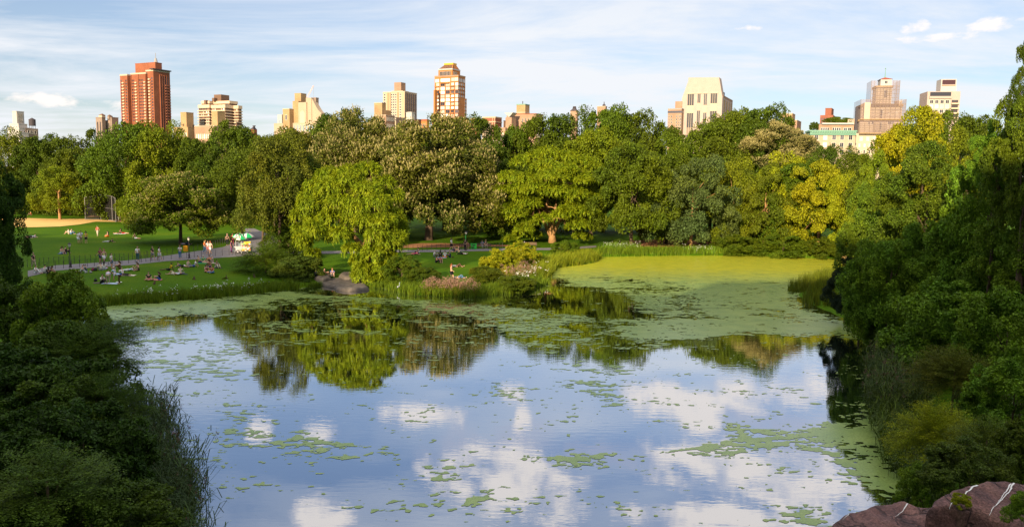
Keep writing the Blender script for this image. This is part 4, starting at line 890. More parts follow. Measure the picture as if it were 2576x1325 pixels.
def conv(ox, oy, s): return lambda x, y: (ox + x / s, oy + y / s)
K1 = conv(0, 125.8, 5.852); K2 = conv(408.8, 157.2, 5.852); K3 = conv(849, 125.8, 5.852); K4 = conv(1226.4, 220.1, 5.852); K5 = conv(1603.7, 157.2, 5.852); K6 = conv(1981.1, 157.2, 5.402)
PSI = R(27)
class Bld:
    """one building; masses are given by picture columns (left edge, near corner, right edge) of survey crop K and their top row"""
    def __init__(s, name, label, K, Y, corner, psi=PSI, group='towers on the skyline beyond the park'):
        s.K, s.Y, s.psi = K, Y, psi; u, v = K(*corner); p = atY(u, v, Y); s.O = Vector((p.x, p.y, 1.5)); s.o = thing(name, label, 'building', s.O, -psi, group)
        s.ex = Vector((math.cos(psi), -math.sin(psi), 0)); s.ey = Vector((math.sin(psi), math.cos(psi), 0)); s.nw = 0; s.extra = []; s.wm = {}
    def solve(s, p, d, u):
        lo, hi = 0.0, 160.0; f = lambda w: proj(p + d * w)[0] - u; sg = 1 if f(hi) > f(lo) else -1
        for _ in range(40):
            m_ = (lo + hi) / 2
            if f(m_) * sg < 0: lo = m_
            else: hi = m_
        return lo
    def mass(s, x0, xm, x1, top, bot=None, dY=0.0, part='wall', mat=None, taper=None, yy=None):
        """box; returns its frame (x0,x1,y0,y1,z0,z1) local to the building"""
        um, vt = s.K(xm, top); M = atY(um, vt, s.Y + dY); z1 = M.z - s.O.z
        z0 = 0.0 if bot is None else atY(s.K(xm, bot)[0], s.K(xm, bot)[1], s.Y + dY).z - s.O.z
        w1 = s.solve(M, -s.ex, s.K(x0, top)[0]); w2 = yy or max(s.solve(M, s.ey, s.K(x1, top)[0]), 3.0)
        r = M - s.O; lx, ly = r.dot(s.ex), r.dot(s.ey); fr = (lx - w1, lx, ly, ly + w2, z0, z1)
        if mat: 
            tp = None
            if taper: a = taper; tp = (fr[0] + a, fr[1] - a, fr[2] + a, fr[3] - a)
            mb = MB(); mb.box(*fr[:4], z0, z1, top=tp); mb.obj(part, mat, s.o)
        return fr
    def X(s, fr, x, face='f'):
        u = s.K(x, 0)[0]; z = fr[5] + s.O.z
        if face == 'f': c = s.O + s.ex * fr[1] + s.ey * fr[2]; c.z = z; return fr[1] - s.solve(c, -s.ex, u)
        c = s.O + s.ex * fr[1] + s.ey * fr[2]; c.z = z; return fr[2] + s.solve(c, s.ey, u)
    def Z(s, fr, y, x=None):
        u = s.K(x, y)[0] if x is not None else proj(s.O + s.ex * fr[1] + s.ey * fr[2])[0]; c = s.O + s.ex * fr[1] + s.ey * fr[2]; return atY(u, s.K(0, y)[1], c.y).z - s.O.z
    def wins(s, fr, face, a0, a1, z0, z1, nc, nr, fw=.55, fh=.55, glass_=None, frame=None, name='window', skip=0.0, balcony=None, lim=100, sub=True):
        """grid of windows on one face; a0..a1 along the face"""
        cw, ch = (a1 - a0) / nc, (z1 - z0) / nr; w, h = cw * fw, ch * fh; key = (name, face, round(w, 2), round(h, 2), (glass_ or M_GLASS).name, (frame or M_FRAMEW).name)
        if key not in s.wm:
            mb = MB(); d = .12; g = glass_ or M_GLASS; b_ = min(.16, w * .12)
            if face == 'f':
                mb.box(-w / 2, w / 2, -.02, .1, 0, h, 0); mb.box(-w / 2 - b_, w / 2 + b_, -d, .1, -b_, 0, 1); mb.box(-w / 2 - b_, w / 2 + b_, -d, .1, h, h + b_, 1); mb.box(-w / 2 - b_, -w / 2, -d, .1, 0, h, 1); mb.box(w / 2, w / 2 + b_, -d, .1, 0, h, 1)
                if w > 1.6: mb.box(-.05, .05, -.06, .1, 0, h, 1)
            else:
                mb.box(-.1, .02, -w / 2, w / 2, 0, h, 0); mb.box(-.1, d, -w / 2 - b_, w / 2 + b_, -b_, 0, 1); mb.box(-.1, d, -w / 2 - b_, w / 2 + b_, h, h + b_, 1); mb.box(-.1, d, -w / 2 - b_, -w / 2, 0, h, 1); mb.box(-.1, d, w / 2, w / 2 + b_, 0, h, 1)
                if w > 1.6: mb.box(-.1, .06, -.05, .05, 0, h, 1)
            s.wm[key] = mb.mesh(name, [g, frame or M_FRAMEW])
        me = s.wm[key]; rr = random.Random(int(abs(a0 * 31 + z0 * 17) * 10))
        for j in reversed(range(nr)):
            for i in range(nc):
                if rr.random() < skip: continue
                a = a0 + cw * (i + .5); z = z0 + ch * j + (ch - h) / 2; p = (a, fr[2], z) if face == 'f' else (fr[1], a, z)
                if s.nw < lim: o = link(name, me, s.o); o.location = p; s.nw += 1
                else: s.extra.append((me, p, name))
    def W(s, fr, x0, x1, y0, y1, nc, nr, fw=.55, fh=.55, *a, face='f', **k):
        a0, a1 = s.X(fr, x0, face), s.X(fr, x1, face); s.wins(fr, face, max(a0, fr[0] + .1 if face == 'f' else fr[2] + .1), a1, s.Z(fr, y1), s.Z(fr, y0), nc, nr, fw, fh, *a, **k)
    def rel(s, fr, u): return fr[0] + (fr[1] - fr[0]) * u
    def roof(s, fr, mat=None, h=.9, t=.35, name='parapet'):
        x0, x1, y0, y1, _, z = fr; mb = MB(); e = .12
        mb.box(x0 - e, x1 + e, y0 - e, y0 + t, z + .002, z + h); mb.box(x0 - e, x1 + e, y1 - t, y1 + e, z + .002, z + h); mb.box(x0 - e, x0 + t, y0 + t, y1 - t, z + .002, z + h); mb.box(x1 - t, x1 + e, y0 + t, y1 - t, z + .002, z + h); mb.obj(name, mat or M_LIME, s.o)
    def box(s, name, mat, x0, x1, y0, y1, z0, z1, top=None):
        mb = MB(); mb.box(x0, x1, y0, y1, z0, z1, top=top); return mb.obj(name, mat, s.o)
    def balc(s, fr, face, a, w, z0, z1, n, mat=None, d=1.5, h=1.0):
        mb = MB()
        if face == 'f': mb.box(-w / 2, w / 2, -d, .05, 0, .2); mb.box(-w / 2, w / 2, -d, -d + .12, .2, h); mb.box(-w / 2, -w / 2 + .12, -d + .12, .05, .2, h); mb.box(w / 2 - .12, w / 2, -d + .12, .05, .2, h)
        else: mb.box(-.05, d, -w / 2, w / 2, 0, .2); mb.box(d - .12, d, -w / 2, w / 2, .2, h); mb.box(-.05, d - .12, -w / 2, -w / 2 + .12, .2, h); mb.box(-.05, d - .12, w / 2 - .12, w / 2, .2, h)
        me = mb.mesh('balcony', mat or M_BAND)
        for j in range(n):
            o = link('balcony', me, s.o); z = z0 + (z1 - z0) * j / n; o.location = (a, fr[2] - .01, z) if face == 'f' else (fr[1] + .01, a, z)
    def done(s):
        by = {}
        for me, p, nm in s.extra: by.setdefault((nm, me.materials[0].name), []).append((me, p))
        for (nm, _), L in by.items():
            V, Fa, Mi, b_ = [], [], [], 0
            for me, p in L:
                co = np.empty(len(me.vertices) * 3); me.vertices.foreach_get('co', co); V.append(co.reshape(-1, 3) + np.array(p)); f = np.array([list(q.vertices) for q in me.polygons]); Fa.append(f + b_); b_ += len(me.vertices); Mi += [q.material_index for q in me.polygons]
            link(nm, mesh_np(nm, np.concatenate(V), np.concatenate(Fa), list(L[0][0].materials), Mi), s.o, kind='stuff')
        return s
def tank(s, x, y, z, r=2.0, h=3.6, mat=None):
    mb = MB()
    for a in (0.8, 2.36, 3.93, 5.5): mb.tube([(x + math.cos(a) * r * .8, y + math.sin(a) * r * .8, z), (x + math.cos(a) * r * .8, y + math.sin(a) * r * .8, z + 2.4)], .15, 5)
    mb.lathe([(2.3, r), (2.3 + h, r), (2.3 + h + .02, r * 1.06), (2.3 + h + 1.4, .05)], 12, c=(x, y, z)); mb.obj('water_tank', mat or M_DARKM, s.o)

# 1 white stepped tower, far left
b = Bld('stepped_tower', 'white stepped tower with ribbed top and water tank, leftmost on the skyline', K1, 600, (245, 912))
f4 = b.mass(100, 290, 420, 1222, mat=M_WHITE, dY=-2); f3 = b.mass(113, 280, 470, 1150, mat=M_WHITE, bot=1222, dY=0, part='upper_storey'); f2 = b.mass(140, 272, 400, 1095, bot=1150, mat=M_WHITE, dY=2, part='upper_storey'); f1 = b.mass(180, 243, 352, 912, bot=1095, mat=M_WHITE, dY=4, part='tower')
fr = b.mass(370, 372, 560, 1150, mat=M_GREYB, dY=3, part='wing')
for f in (f4, f3, f2, f1): b.roof(f, M_WHITE, .6)
b.wins(f1, 's', f1[2] + .6, f1[3] - 1, f1[4] + 1, f1[5] - 1, 5, 9, .5, .6, M_BLIND, M_LIME, 'vent_panel')
for f, n in ((f3, 4), (f4, 5)): b.wins(f, 'f', f[0] + 1, f[1] - 1, f[5] - 5, f[5] - 1, n, 1, .4, .45); b.wins(f, 's', f[2] + 1, f[3] - 1, f[5] - 5, f[5] - 1, 4, 1, .4, .45)
b.wins(f2, 'f', f2[0] + .6, f2[1] - .6, f2[5] - 4, f2[5] - .6, 3, 1, .4, .45); b.wins(fr, 's', fr[2] + 1, fr[3] - 1, fr[5] - 5, fr[5] - .5, 3, 1, .55, .5)
tank(b, f1[1] + 3, f1[3] + 4, f3[5], 2.3, 4.5); b.done()
# 2 grey brown twins
b = Bld('twin_towers', 'small grey brown building with two linked towers, left of the red brick tower', K1, 640, (1500, 1000))
fa = b.mass(1410, 1500, 1530, 1000, mat=M_GREYB); fb = b.mass(1622, 1645, 1742, 1000, mat=M_GREYB, part='tower'); fc = b.mass(1530, 1620, 1640, 1035, mat=M_GREYB, part='link_block', dY=4)
fd = b.mass(1452, 1500, 1522, 960, bot=1000, mat=M_LIME, part='roof_turret', dY=2); fe = b.mass(1580, 1608, 1620, 975, bot=1035, mat=M_GREYB, part='roof_turret', dY=5)
for f in (fa, fb): b.roof(f, M_GREYB, .6)
for f in (fd, fe): b.box('turret_cap', M_BROWN, f[0] - .2, f[1] + .2, f[2] - .2, f[3] + .2, f[5] + .003, f[5] + 1.2, (f[1] - 1.2, f[1] - .8, f[2] + .8, f[2] + 1.2))
b.wins(fa, 'f', fa[0] + .5, fa[1] - .5, fa[5] - 22, fa[5] - 2, 2, 1, .35, .9, M_GLASS, M_GREYB); b.wins(fc, 'f', fc[0] + .4, fc[1] - .4, fc[5] - 14, fc[5] - 1, 3, 1, .5, .85, M_GLASS, M_LIME); b.wins(fa, 'f', fa[0] + 1, fa[1] - 1, fa[5] - 30, fa[5] - 25, 2, 1, .4, .6); b.done()
# 3 big red brick tower
b = Bld('brick_tower', 'tallest red brick apartment tower with a boxy penthouse, on the left skyline', K1, 640, (2262, 310))
fA = b.mass(2145, 2255, 2500, 312, mat=M_RED, part='wall'); fB = b.mass(1925, 2145, 2200, 352, mat=M_RED, part='wing', dY=1.5, yy=14); fC = b.mass(1765, 1872, 1925, 378, mat=M_RED, part='wing', dY=6, yy=12); fD = b.mass(1868, 1930, 1960, 395, mat=M_RED2, part='recess_wall', dY=9, yy=8)
fP = b.mass(1990, 2285, 2382, 190, bot=352, mat=M_RED, part='penthouse', dY=9); b.roof(fP, M_RED, .5)
for f in (fA, fB, fC): b.roof(f, M_LIME, 1.1, name='roof_railing')
mb = MB(); x, y, z = fP[1] - 3, fP[2] + 3, fP[5]; mb.lathe([(0, 1.6), (2, 1.2), (4, .7)], 8, c=(x, y, z)); mb.tube([(x, y, z + 4), (x, y, z + 8)], .2, 6); mb.obj('antenna', M_RAIL, b.o)
zt, zb = b.Z(fA, 395), b.Z(fA, 1060)
b.W(fA, 2150, 2185, 395, 1057, 1, 15, .6, .5, frame=M_RED); b.balc(fA, 'f', b.X(fA, 2200), 2.0, zb, zt, 15, M_BAND, 1.0, .9); b.W(fA, 2215, 2250, 395, 1057, 1, 15, .6, .5, frame=M_RED)
for q in (.03, .5, .95): b.box('pilaster', M_RED, b.rel(fB, q) - .4, b.rel(fB, q) + .4, fB[2] - .4, fB[2] + .02, 0, fB[5] - .01)
b.W(fB, 1932, 1978, 420, 1057, 2, 14, .6, .5, frame=M_RED, lim=58); b.W(fB, 2040, 2110, 420, 1057, 3, 14, .6, .5, frame=M_RED, lim=100); b.balc(fB, 'f', b.X(fB, 2003), 2.0, zb, b.Z(fB, 440), 14, M_BAND, 1.0, .9); b.balc(fB, 'f', b.X(fB, 2132), 1.6, zb, b.Z(fB, 440), 14, M_BAND, 1.0, .9)
b.W(fC, 1772, 1796, 430, 1050, 1, 14, .7, .5, frame=M_RED, lim=100); b.W(fC, 1840, 1868, 430, 1050, 1, 14, .7, .5, frame=M_RED, lim=100); b.balc(fC, 'f', b.X(fC, 1815), 2.0, zb, b.Z(fC, 450), 14, M_BAND, 1.0, .9)
L = fA[3] - fA[2]
for q in (.38, .52, .66, .78): b.box('window_strip', M_GLASS, fA[1] - .1, fA[1] + .06, fA[2] + L * q, fA[2] + L * (q + .06), 2, fA[5] - 3)
for q in (.35, .48, .61, .74): b.box('pilaster', M_RED, fA[1] - .02, fA[1] + .7, fA[2] + L * q, fA[2] + L * (q + .03), 0, fA[5] - 2)
b.box('roof_terrace', M_DARKM, fA[0] + 6, fA[1] + 1.4, fA[2] - 1.4, fA[3] + .4, fA[5] + 1.2, fA[5] + 2.0); b.balc(fA, 's', fA[3] - 3, 4.5, zb, zt - 4, 14, M_RED2, 1.2)
b.done()
# 4 tan stair tower
b = Bld('stair_tower', 'plain tan stair tower on a low block, between brick and banded towers', K2, 600, (350, 740))
f = b.mass(265, 350, 456, 742, mat=M_TAN); b.roof(f, M_TAN, .5); b.wins(f, 'f', b.rel(f, .3), b.rel(f, .7), f[5] - 22, f[5] - 6, 1, 3, .3, .3, frame=M_TAN); b.wins(f, 's', f[2] + 3, f[2] + 9, f[5] - 20, f[5] - 6, 1, 2, .3, .35, frame=M_TAN)
g = b.mass(160, 372, 470, 960, mat=M_TAN, part='lower_wing', dY=-6); b.roof(g, M_TAN, .5); b.wins(g, 'f', g[0] + 1, g[1] - 1, g[5] - 8, g[5] - 2, 7, 1, .5, .45, M_BLIND); b.wins(g, 'f', g[0] + 1, g[1] - 1, g[5] - 15, g[5] - 9, 3, 1, .7, .4, M_GLASSB); b.done()
# 5 banded balcony tower
b = Bld('banded_tower', 'brown apartment tower with pale balcony bands and a plain beige block in front', K2, 610, (920, 640))
fs = [b.mass(533, 690, 760, 632, mat=M_BROWN, part='wall', dY=6, yy=20), b.mass(690, 922, 1030, 632, mat=M_BROWN, part='wing', dY=1), b.mass(922, 1115, 1163, 645, mat=M_BROWN, part='wing', dY=6)]
top = [b.mass(575, 690, 740, 572, bot=632, mat=M_BROWN, part='setback', dY=9, yy=14), b.mass(720, 985, 1100, 570, bot=632, mat=M_BROWN, part='setback', dY=5)]
P = b.mass(757, 862, 982, 472, bot=570, mat=M_BROWN, part='penthouse', dY=10); b.mass(728, 760, 790, 522, bot=570, mat=M_BROWN, part='penthouse_annex', dY=9); b.mass(610, 640, 650, 556, bot=632, mat=M_BROWN, part='chimney', dY=8)
for n_, f in enumerate(fs):
    zt = f[5]
    b.box('balcony_band', M_BAND, f[0] - .3, f[1] + .5, f[2] - .5, f[3] + .3, zt - 1.9, zt + .5)
    for j in range(1, 8): z = zt - 1.9 - 2.08 * j; b.box('balcony_band', M_BAND, f[0] - .5, f[1] + .9, f[2] - .9, f[3] + .2, z - .2, z + .5)
    for j in range(7): z = zt - 3.5 - 2.08 * j; b.wins(f, 'f', f[0] + .4, f[1] - .4, z, z + 1.5, (6, 7, 6)[n_], 1, .5, .85, M_BLIND if (j * 5 + n_) % 3 else M_GLASS, M_BROWN, skip=.3)
    b.wins(f, 's', f[2] + 1, f[3] - 1, zt - 17.5, zt - 2.2, 3, 7, .5, .5, M_GLASSB, M_BROWN, lim=96)
for f in top: b.box('balcony_band', M_BAND, f[0] - .3, f[1] + .3, f[2] - .3, f[3] + .3, f[5] - 1.7, f[5] + .3); b.wins(f, 'f', f[0] + .5, f[1] - .5, f[4], f[4] + 1.4, 4, 1, .6, .8)
b.done()
b = Bld('beige_block', 'plain windowless beige block standing before the banded tower, low wing at its foot', K2, 590, (808, 727))
f = b.mass(722, 808, 920, 727, mat=M_TAN); b.roof(f, M_TAN, .4); g = b.mass(470, 760, 830, 940, mat=M_PINKB, part='lower_wing', dY=-5); b.roof(g, M_LIME, .5); b.wins(g, 'f', g[0] + 1, g[1] - 1, g[5] - 10, g[5] - 4, 9, 1, .45, .5, M_BLIND); b.done()
# 6 small red house
b = Bld('red_house', 'tiny red brick rooftop with a dark gable, alone on the left skyline', K2, 620, (1320, 985)); f = b.mass(1288, 1340, 1392, 985, mat=M_RED); b.box('roof', M_DARKM, f[0], f[1], f[2], f[3], f[5] + .003, f[5] + 3, (f[0] + 3, f[1] - 3, f[2] + 2, f[2] + 3)); b.wins(f, 'f', f[0] + 1, f[1] - 1, f[5] - 5, f[5] - 1, 2, 1, .4, .5); b.done()
# 7 mission style cream building with crane behind
b = Bld('mission_building', 'cream mission style building with curved gable, arches and a tan top box', K2, 600, (2255, 690))
base = b.mass(1640, 2262, 2330, 885, mat=M_CREAM, dY=-3); body = b.mass(1890, 2262, 2322, 745, mat=M_CREAM, part='upper_body', dY=0); ct = b.mass(1998, 2118, 2200, 585, mat=M_CREAM, part='central_tower', dY=2); gt = b.mass(2110, 2192, 2230, 520, mat=M_CREAM, part='gable_tower', dY=1)
tb = b.mass(1945, 2037, 2117, 462, mat=M_TAN, part='top_box', dY=10); t2 = b.mass(1915, 2000, 2080, 567, mat=M_TAN, part='stepped_box', dY=6); lt = b.mass(1770, 1868, 1942, 688, mat=M_TAN, part='side_block', dY=4); wb = b.mass(1692, 1757, 1775, 768, mat=M_WHITE, part='white_block', dY=12)
tu = b.mass(2205, 2258, 2264, 535, bot=745, mat=M_GREYB, part='turret', dY=3); b.roof(tu, M_GREYB, .9); b.roof(tb, M_TAN, .5); b.roof(lt, M_LIME, .5); b.roof(body, M_CREAM, .5)
mb = MB(); x0, z0 = gt[1] - .4, gt[5]; pts = [(x0, 0)] + [(x0 + 9 * (i / 8), (z0 - body[5]) * (1 - math.sin(i / 8 * math.pi / 2)) ** .8 + body[5]) for i in range(9)] + [(x0 + 9, 0)]; mb.prism(pts, gt[2] + .5, gt[2] + 5); mb.obj('curved_gable', M_CREAM, b.o)
def arch(s, fr, xa, w, zb_, h, mat=None, name='arched_window'):
    mb = MB(); n = 10; pts = [(xa - w / 2, zb_), (xa + w / 2, zb_)] + [(xa + w / 2 * math.cos(i / n * math.pi), zb_ + h - w / 2 + w / 2 * math.sin(i / n * math.pi)) for i in range(n + 1)]; mb.prism(pts, fr[2] - .12, fr[2] + .1); mb.obj(name, mat or M_GLASS, s.o)
arch(b, ct, (ct[0] + ct[1]) / 2, 4.5, ct[5] - 17, 11, M_LIME, 'blind_arch'); arch(b, ct, (ct[0] + ct[1]) / 2, 3.4, ct[5] - 16.9, 9, M_CREAM, 'arch_infill') if False else None
for i in range(3): arch(b, body, body[0] + 3 + 3 * i, 1.8, body[5] - 9, 7, M_GREYB)
arch(b, body, body[1] - 12, 2.4, body[5] - 9, 8.5)
for q in (.52, .64): b.wins(body, 'f', b.rel(body, q) - 1.2, b.rel(body, q) + 1.2, body[5] - 9, body[5] - 3, 1, 1, .6, .8)
b.wins(base, 'f', b.rel(base, .4), b.rel(base, .95), base[5] - 7, base[5] - 1, 8, 1, .4, .75, M_GLASSB); b.wins(lt, 'f', lt[0] + 2, lt[1] - 2, lt[5] - 9, lt[5] - 3, 1, 1, .6, .6); b.wins(lt, 'f', lt[0] + 2, lt[1] - 2, lt[5] - 19, lt[5] - 12, 1, 1, .6, .6, M_BLIND); b.wins(tb, 'f', b.rel(tb, .35), b.rel(tb, .65), tb[5] - 15, tb[5] - 8, 1, 1, .6, .7); b.wins(wb, 'f', wb[0] + 1, wb[1] - 1, wb[5] - 8, wb[5] - 3, 1, 1, .5, .6, M_GLASSB); b.done()
cr = thing('tower_crane', 'thin pink white crane jib slanting up behind the cream mission building', 'crane', atY(*K2(2130, 900), 660))
a = atY(*K2(2128, 520), 660) - cr.location; e = atY(*K2(2222, 342), 660) - cr.location; mb = MB(); mb.tube([(0, 0, 0), a], .6, 5); mb.obj('mast', M_RAIL, cr)
mb = MB()
for k in range(3):
    o_ = Vector((math.cos(k * 2.1), math.sin(k * 2.1), 0)) * .7; mb.tube([a + o_, e + o_ * .4], .14, 4)
for k in range(14):
    q = k / 14; q2 = (k + 1) / 14; mb.tube([a.lerp(e, q) + Vector((.7, 0, 0)) * (1 - q * .6), a.lerp(e, q2) + Vector((-.35, .6, 0)) * (1 - q2 * .6)], .09, 4)
mb.obj('jib', simple('crane_paint', (.75, .45, .42)), cr); mb = MB(); mb.tube([e, e - Vector((0, 0, 12))], .07, 4); mb.obj('cable', M_RAIL, cr)
# 8 beige tall block
b = Bld('beige_tower', 'tall beige apartment block with a plain roof box, left of the orange tower', K3, 620, (990, 622))
f = b.mass(670, 990, 1168, 622, mat=M_BEIGE); b.roof(f, M_LIME, .7); P = b.mass(835, 936, 1002, 476, bot=622, mat=M_PINKB, part='roof_box', dY=8); Q = b.mass(795, 960, 1050, 598, bot=622, mat=M_BEIGE, part='roof_step', dY=5)
for q, n, w in ((.02, 1, .12), (.36, 3, .28), (.74, 1, .13)): b.wins(f, 'f', b.rel(f, q), b.rel(f, q + w), f[5] - 1.95 * 11, f[5] - .6, n, 11, .62, .6)
for q in (.22, .32, .68): b.box('pilaster', M_TAN, b.rel(f, q), b.rel(f, q + .035), f[2] - .5, f[2] + .02, 0, f[5] - .01)
L = f[3] - f[2]
for i in range(6): b.wins(f, 's', f[2] + L * (.03 + .16 * i), f[2] + L * (.13 + .16 * i), f[5] - 1.95 * 12, f[5] - .6, 1, 6, .8, .9, M_GLASS, M_BROWN, lim=200, name='window_bay')
b.done()
# 9 beige stepped block in front
b = Bld('stepped_block', 'tan block with vertical slots and a lower windowed wing, before the beige tower', K3, 590, (655, 780))
f = b.mass(540, 656, 712, 782, mat=M_TAN); b.roof(f, M_LIME, .4)
for i in range(5): b.box('slot', M_BROWN, b.rel(f, .15 + .15 * i), b.rel(f, .18 + .15 * i), f[2] - .03, f[2] + .1, f[5] - 9, f[5] - 1.5)
g = b.mass(690, 700, 790, 885, mat=M_TAN, part='wing', dY=3); h = b.mass(535, 712, 845, 965, mat=M_PINKB, part='lower_wing', dY=-4); b.roof(h, M_LIME, .5); k = b.mass(860, 862, 945, 990, mat=M_GREYB, part='grey_wing', dY=2)
b.wins(h, 's', h[2] + 1, h[3] - 1, h[5] - 17, h[5] - 5, 5, 3, .5, .55); b.wins(h, 's', h[2] + 1, h[3] - 1, h[5] - 4, h[5] - .5, 7, 1, .75, .7); b.wins(h, 'f', h[0] + 1, h[1] - 1, h[5] - 5, h[5] - 1, 3, 1, .6, .5); b.done()
# 10 white belvedere
b = Bld('belvedere_tower', 'small white stone tower with green arched niches, at the foot of the beige tower', K3, 575, (1095, 915))
f = b.mass(1010, 1092, 1142, 925, mat=M_WHITE); c = b.mass(1030, 1090, 1125, 912, bot=925, mat=M_WHITE, part='cap', dY=1); b.roof(f, M_WHITE, .5); arch(b, f, (f[0] + f[1]) / 2, 3.0, f[5] - 16, 9, M_GREEN, 'arched_niche'); mb = MB(); mb.box(f[1] - .05, f[1] + .12, f[2] + 2.0, f[2] + 4.5, f[5] - 16, f[5] - 8); mb.obj('arched_niche', M_GREEN, b.o)
g = b.mass(985, 1120, 1150, 1100, mat=M_WHITE, part='base', dY=-2); b.done()
b = Bld('orange_house', 'low bright orange brick roof house between the white tower and the orange tower', K3, 585, (1325, 1050)); f = b.mass(1145, 1318, 1336, 1045, mat=M_ORANGE); b.roof(f, M_RED, 1.2, name='roof_railing'); b.wins(f, 'f', f[0] + 1, f[1] - 1, f[5] - 5, f[5] - 1, 6, 1, .4, .5); g = b.mass(940, 985, 1000, 1080, mat=M_RED, part='small_annex', dY=-4); b.done()
# 12 orange tower
b = Bld('orange_tower', 'orange brick tower with pale bay windows and a dark glazed hipped roof with gold rim', K3, 600, (1780, 385))
f = b.mass(1430, 1778, 1882, 388, mat=M_ORANGE); g = b.mass(1415, 1436, 1450, 590, mat=M_ORANGE, part='bay', dY=-.3); s2 = b.mass(1740, 1790, 1903, 700, mat=M_ORANGE, part='side_wing', dY=1); ba = b.mass(1392, 1790, 1935, 1000, mat=M_ORANGE, part='base', dY=-5)
for q in (f, ba): b.roof(q, M_PINKB, 1.0, name='cornice')
c = b.mass(1485, 1692, 1806, 290, bot=388, mat=M_ORANGE, part='crown_storey', dY=4); b.roof(c, M_WHITE, .9, name='cornice')
zr = b.Z(c, 182); zm = b.Z(c, 207); w_ = (c[1] - c[0]); d_ = c[3] - c[2]
b.box('glazed_roof', M_DARKM, c[0] + .3, c[1] - .3, c[2] + .3, c[3] - .3, c[5] + .91, zm, (c[0] + w_ * .27, c[1] - w_ * .12, c[2] + d_ * .3, c[3] - d_ * .3)); b.box('gold_rim', M_GOLD, c[0] + w_ * .24, c[1] - w_ * .1, c[2] + d_ * .27, c[3] - d_ * .27, zm + .003, zr)
mb = MB()
for i in range(1, 9):
    q = i / 9; mb.tube([(c[0] + .3 + (w_ - .6) * q, c[2] + .3, c[5] + .95), (c[0] + w_ * (.27 + .61 * q), c[2] + d_ * .3 - .05, zm)], .16, 4); mb.tube([(c[1] - .25, c[2] + .3 + (d_ - .6) * q, c[5] + .95), (c[1] - w_ * .12 + .05, c[2] + d_ * (.3 + .4 * q), zm)], .16, 4)
mb.tube([(c[1] - .2, c[2] + .2, c[5] + .9), (c[1] - w_ * .12, c[2] + d_ * .3, zm)], .35, 5); mb.obj('roof_rib', M_ORANGE, b.o)
b.W(c, 1505, 1668, 312, 380, 8, 1, .75, .95, M_GLASS, M_LIME); b.W(c, 1704, 1760, 315, 375, 3, 1, .75, .9, M_GLASS, M_LIME, face='s')
b.W(f, 1437, 1500, 415, 468, 1, 1, .9, .95, M_BLIND, M_PINKB); b.W(f, 1516, 1660, 412, 462, 1, 1, .95, .95, M_BLIND, M_PINKB); b.W(f, 1676, 1776, 405, 456, 2, 1, .95, .95, M_BLIND, M_PINKB); b.W(f, 1782, 1876, 412, 468, 4, 1, .85, .95, M_GLASSB, M_PINKB, face='s')
for j in range(9):
    y = 480 + 57.5 * j
    for x0, x1 in ((1456, 1500), (1520, 1580), (1596, 1656), (1676, 1718), (1736, 1778)):
        b.W(f, x0, x1, y - 2, y + 45, 1, 1, .94, .94, M_BLIND if (j * 7 + x0) % 5 else M_GLASS, M_PINKB)
    b.W(f, 1782, 1806, y, y + 42, 1, 1, .9, .9, M_GLASSB, M_PINKB, face='s'); b.W(f, 1812, 1870, y + 4, y + 38, 2, 1, .55, .9, M_GLASSB, M_PINKB, face='s')
    b.box('floor_band', M_RED2, f[0] - .1, f[1] + .1, f[2] - .12, f[3] + .1, b.Z(f, y + 56), b.Z(f, y + 50))
    for xc in (1468, 1692):
        if j: b.balc(f, 'f', b.X(f, xc), 3.4, b.Z(f, y), b.Z(f, y) + 1, 1, M_ORANGE, 1.1, .8)
b.balc(f, 'f', b.X(f, 1588), 7, b.Z(f, 488), b.Z(f, 488) + 1, 1, M_ORANGE, 1.1, .9)
b.W(s2, 1872, 1900, 715, 990, 1, 5, .85, .7, M_GLASSB, M_PINKB, face='s'); b.done()
# 13 red blocks right of it
b = Bld('red_block', 'low plain red brick block right beside the orange tower', K3, 610, (2070, 1010)); f = b.mass(1960, 2078, 2112, 1012, mat=M_RED2); b.roof(f, M_LIME, .5); b.done()
b = Bld('trimmed_block', 'low red brick block with pale cornice trim and a beige ribbed block before it', K3, 600, (2320, 1000)); f = b.mass(2135, 2325, 2418, 1000, mat=M_RED2); b.roof(f, M_BEIGE, .9, name='cornice'); b.box('trim_band', M_BEIGE, f[0] - .2, f[1] + .2, f[2] - .2, f[3] + .2, f[5] - 3.2, f[5] - 2.4)
for q in (.8, .97): b.box('pilaster', M_BEIGE, b.rel(f, q - .03), b.rel(f, q + .01), f[2] - .4, f[2] + .02, f[5] - 12, f[5])
b.wins(f, 's', f[2] + 1, f[3] - 1, f[5] - 17, f[5] - 5, 3, 3, .4, .5, M_BLIND); g = b.mass(2132, 2232, 2262, 1082, mat=M_BEIGE, part='ribbed_block', dY=-6); b.roof(g, M_BEIGE, .4); b.wins(g, 'f', g[0] + .6, g[1] - .6, g[5] - 14, g[5] - 1, 5, 1, .3, .9, M_GLASS, M_BEIGE); b.done()
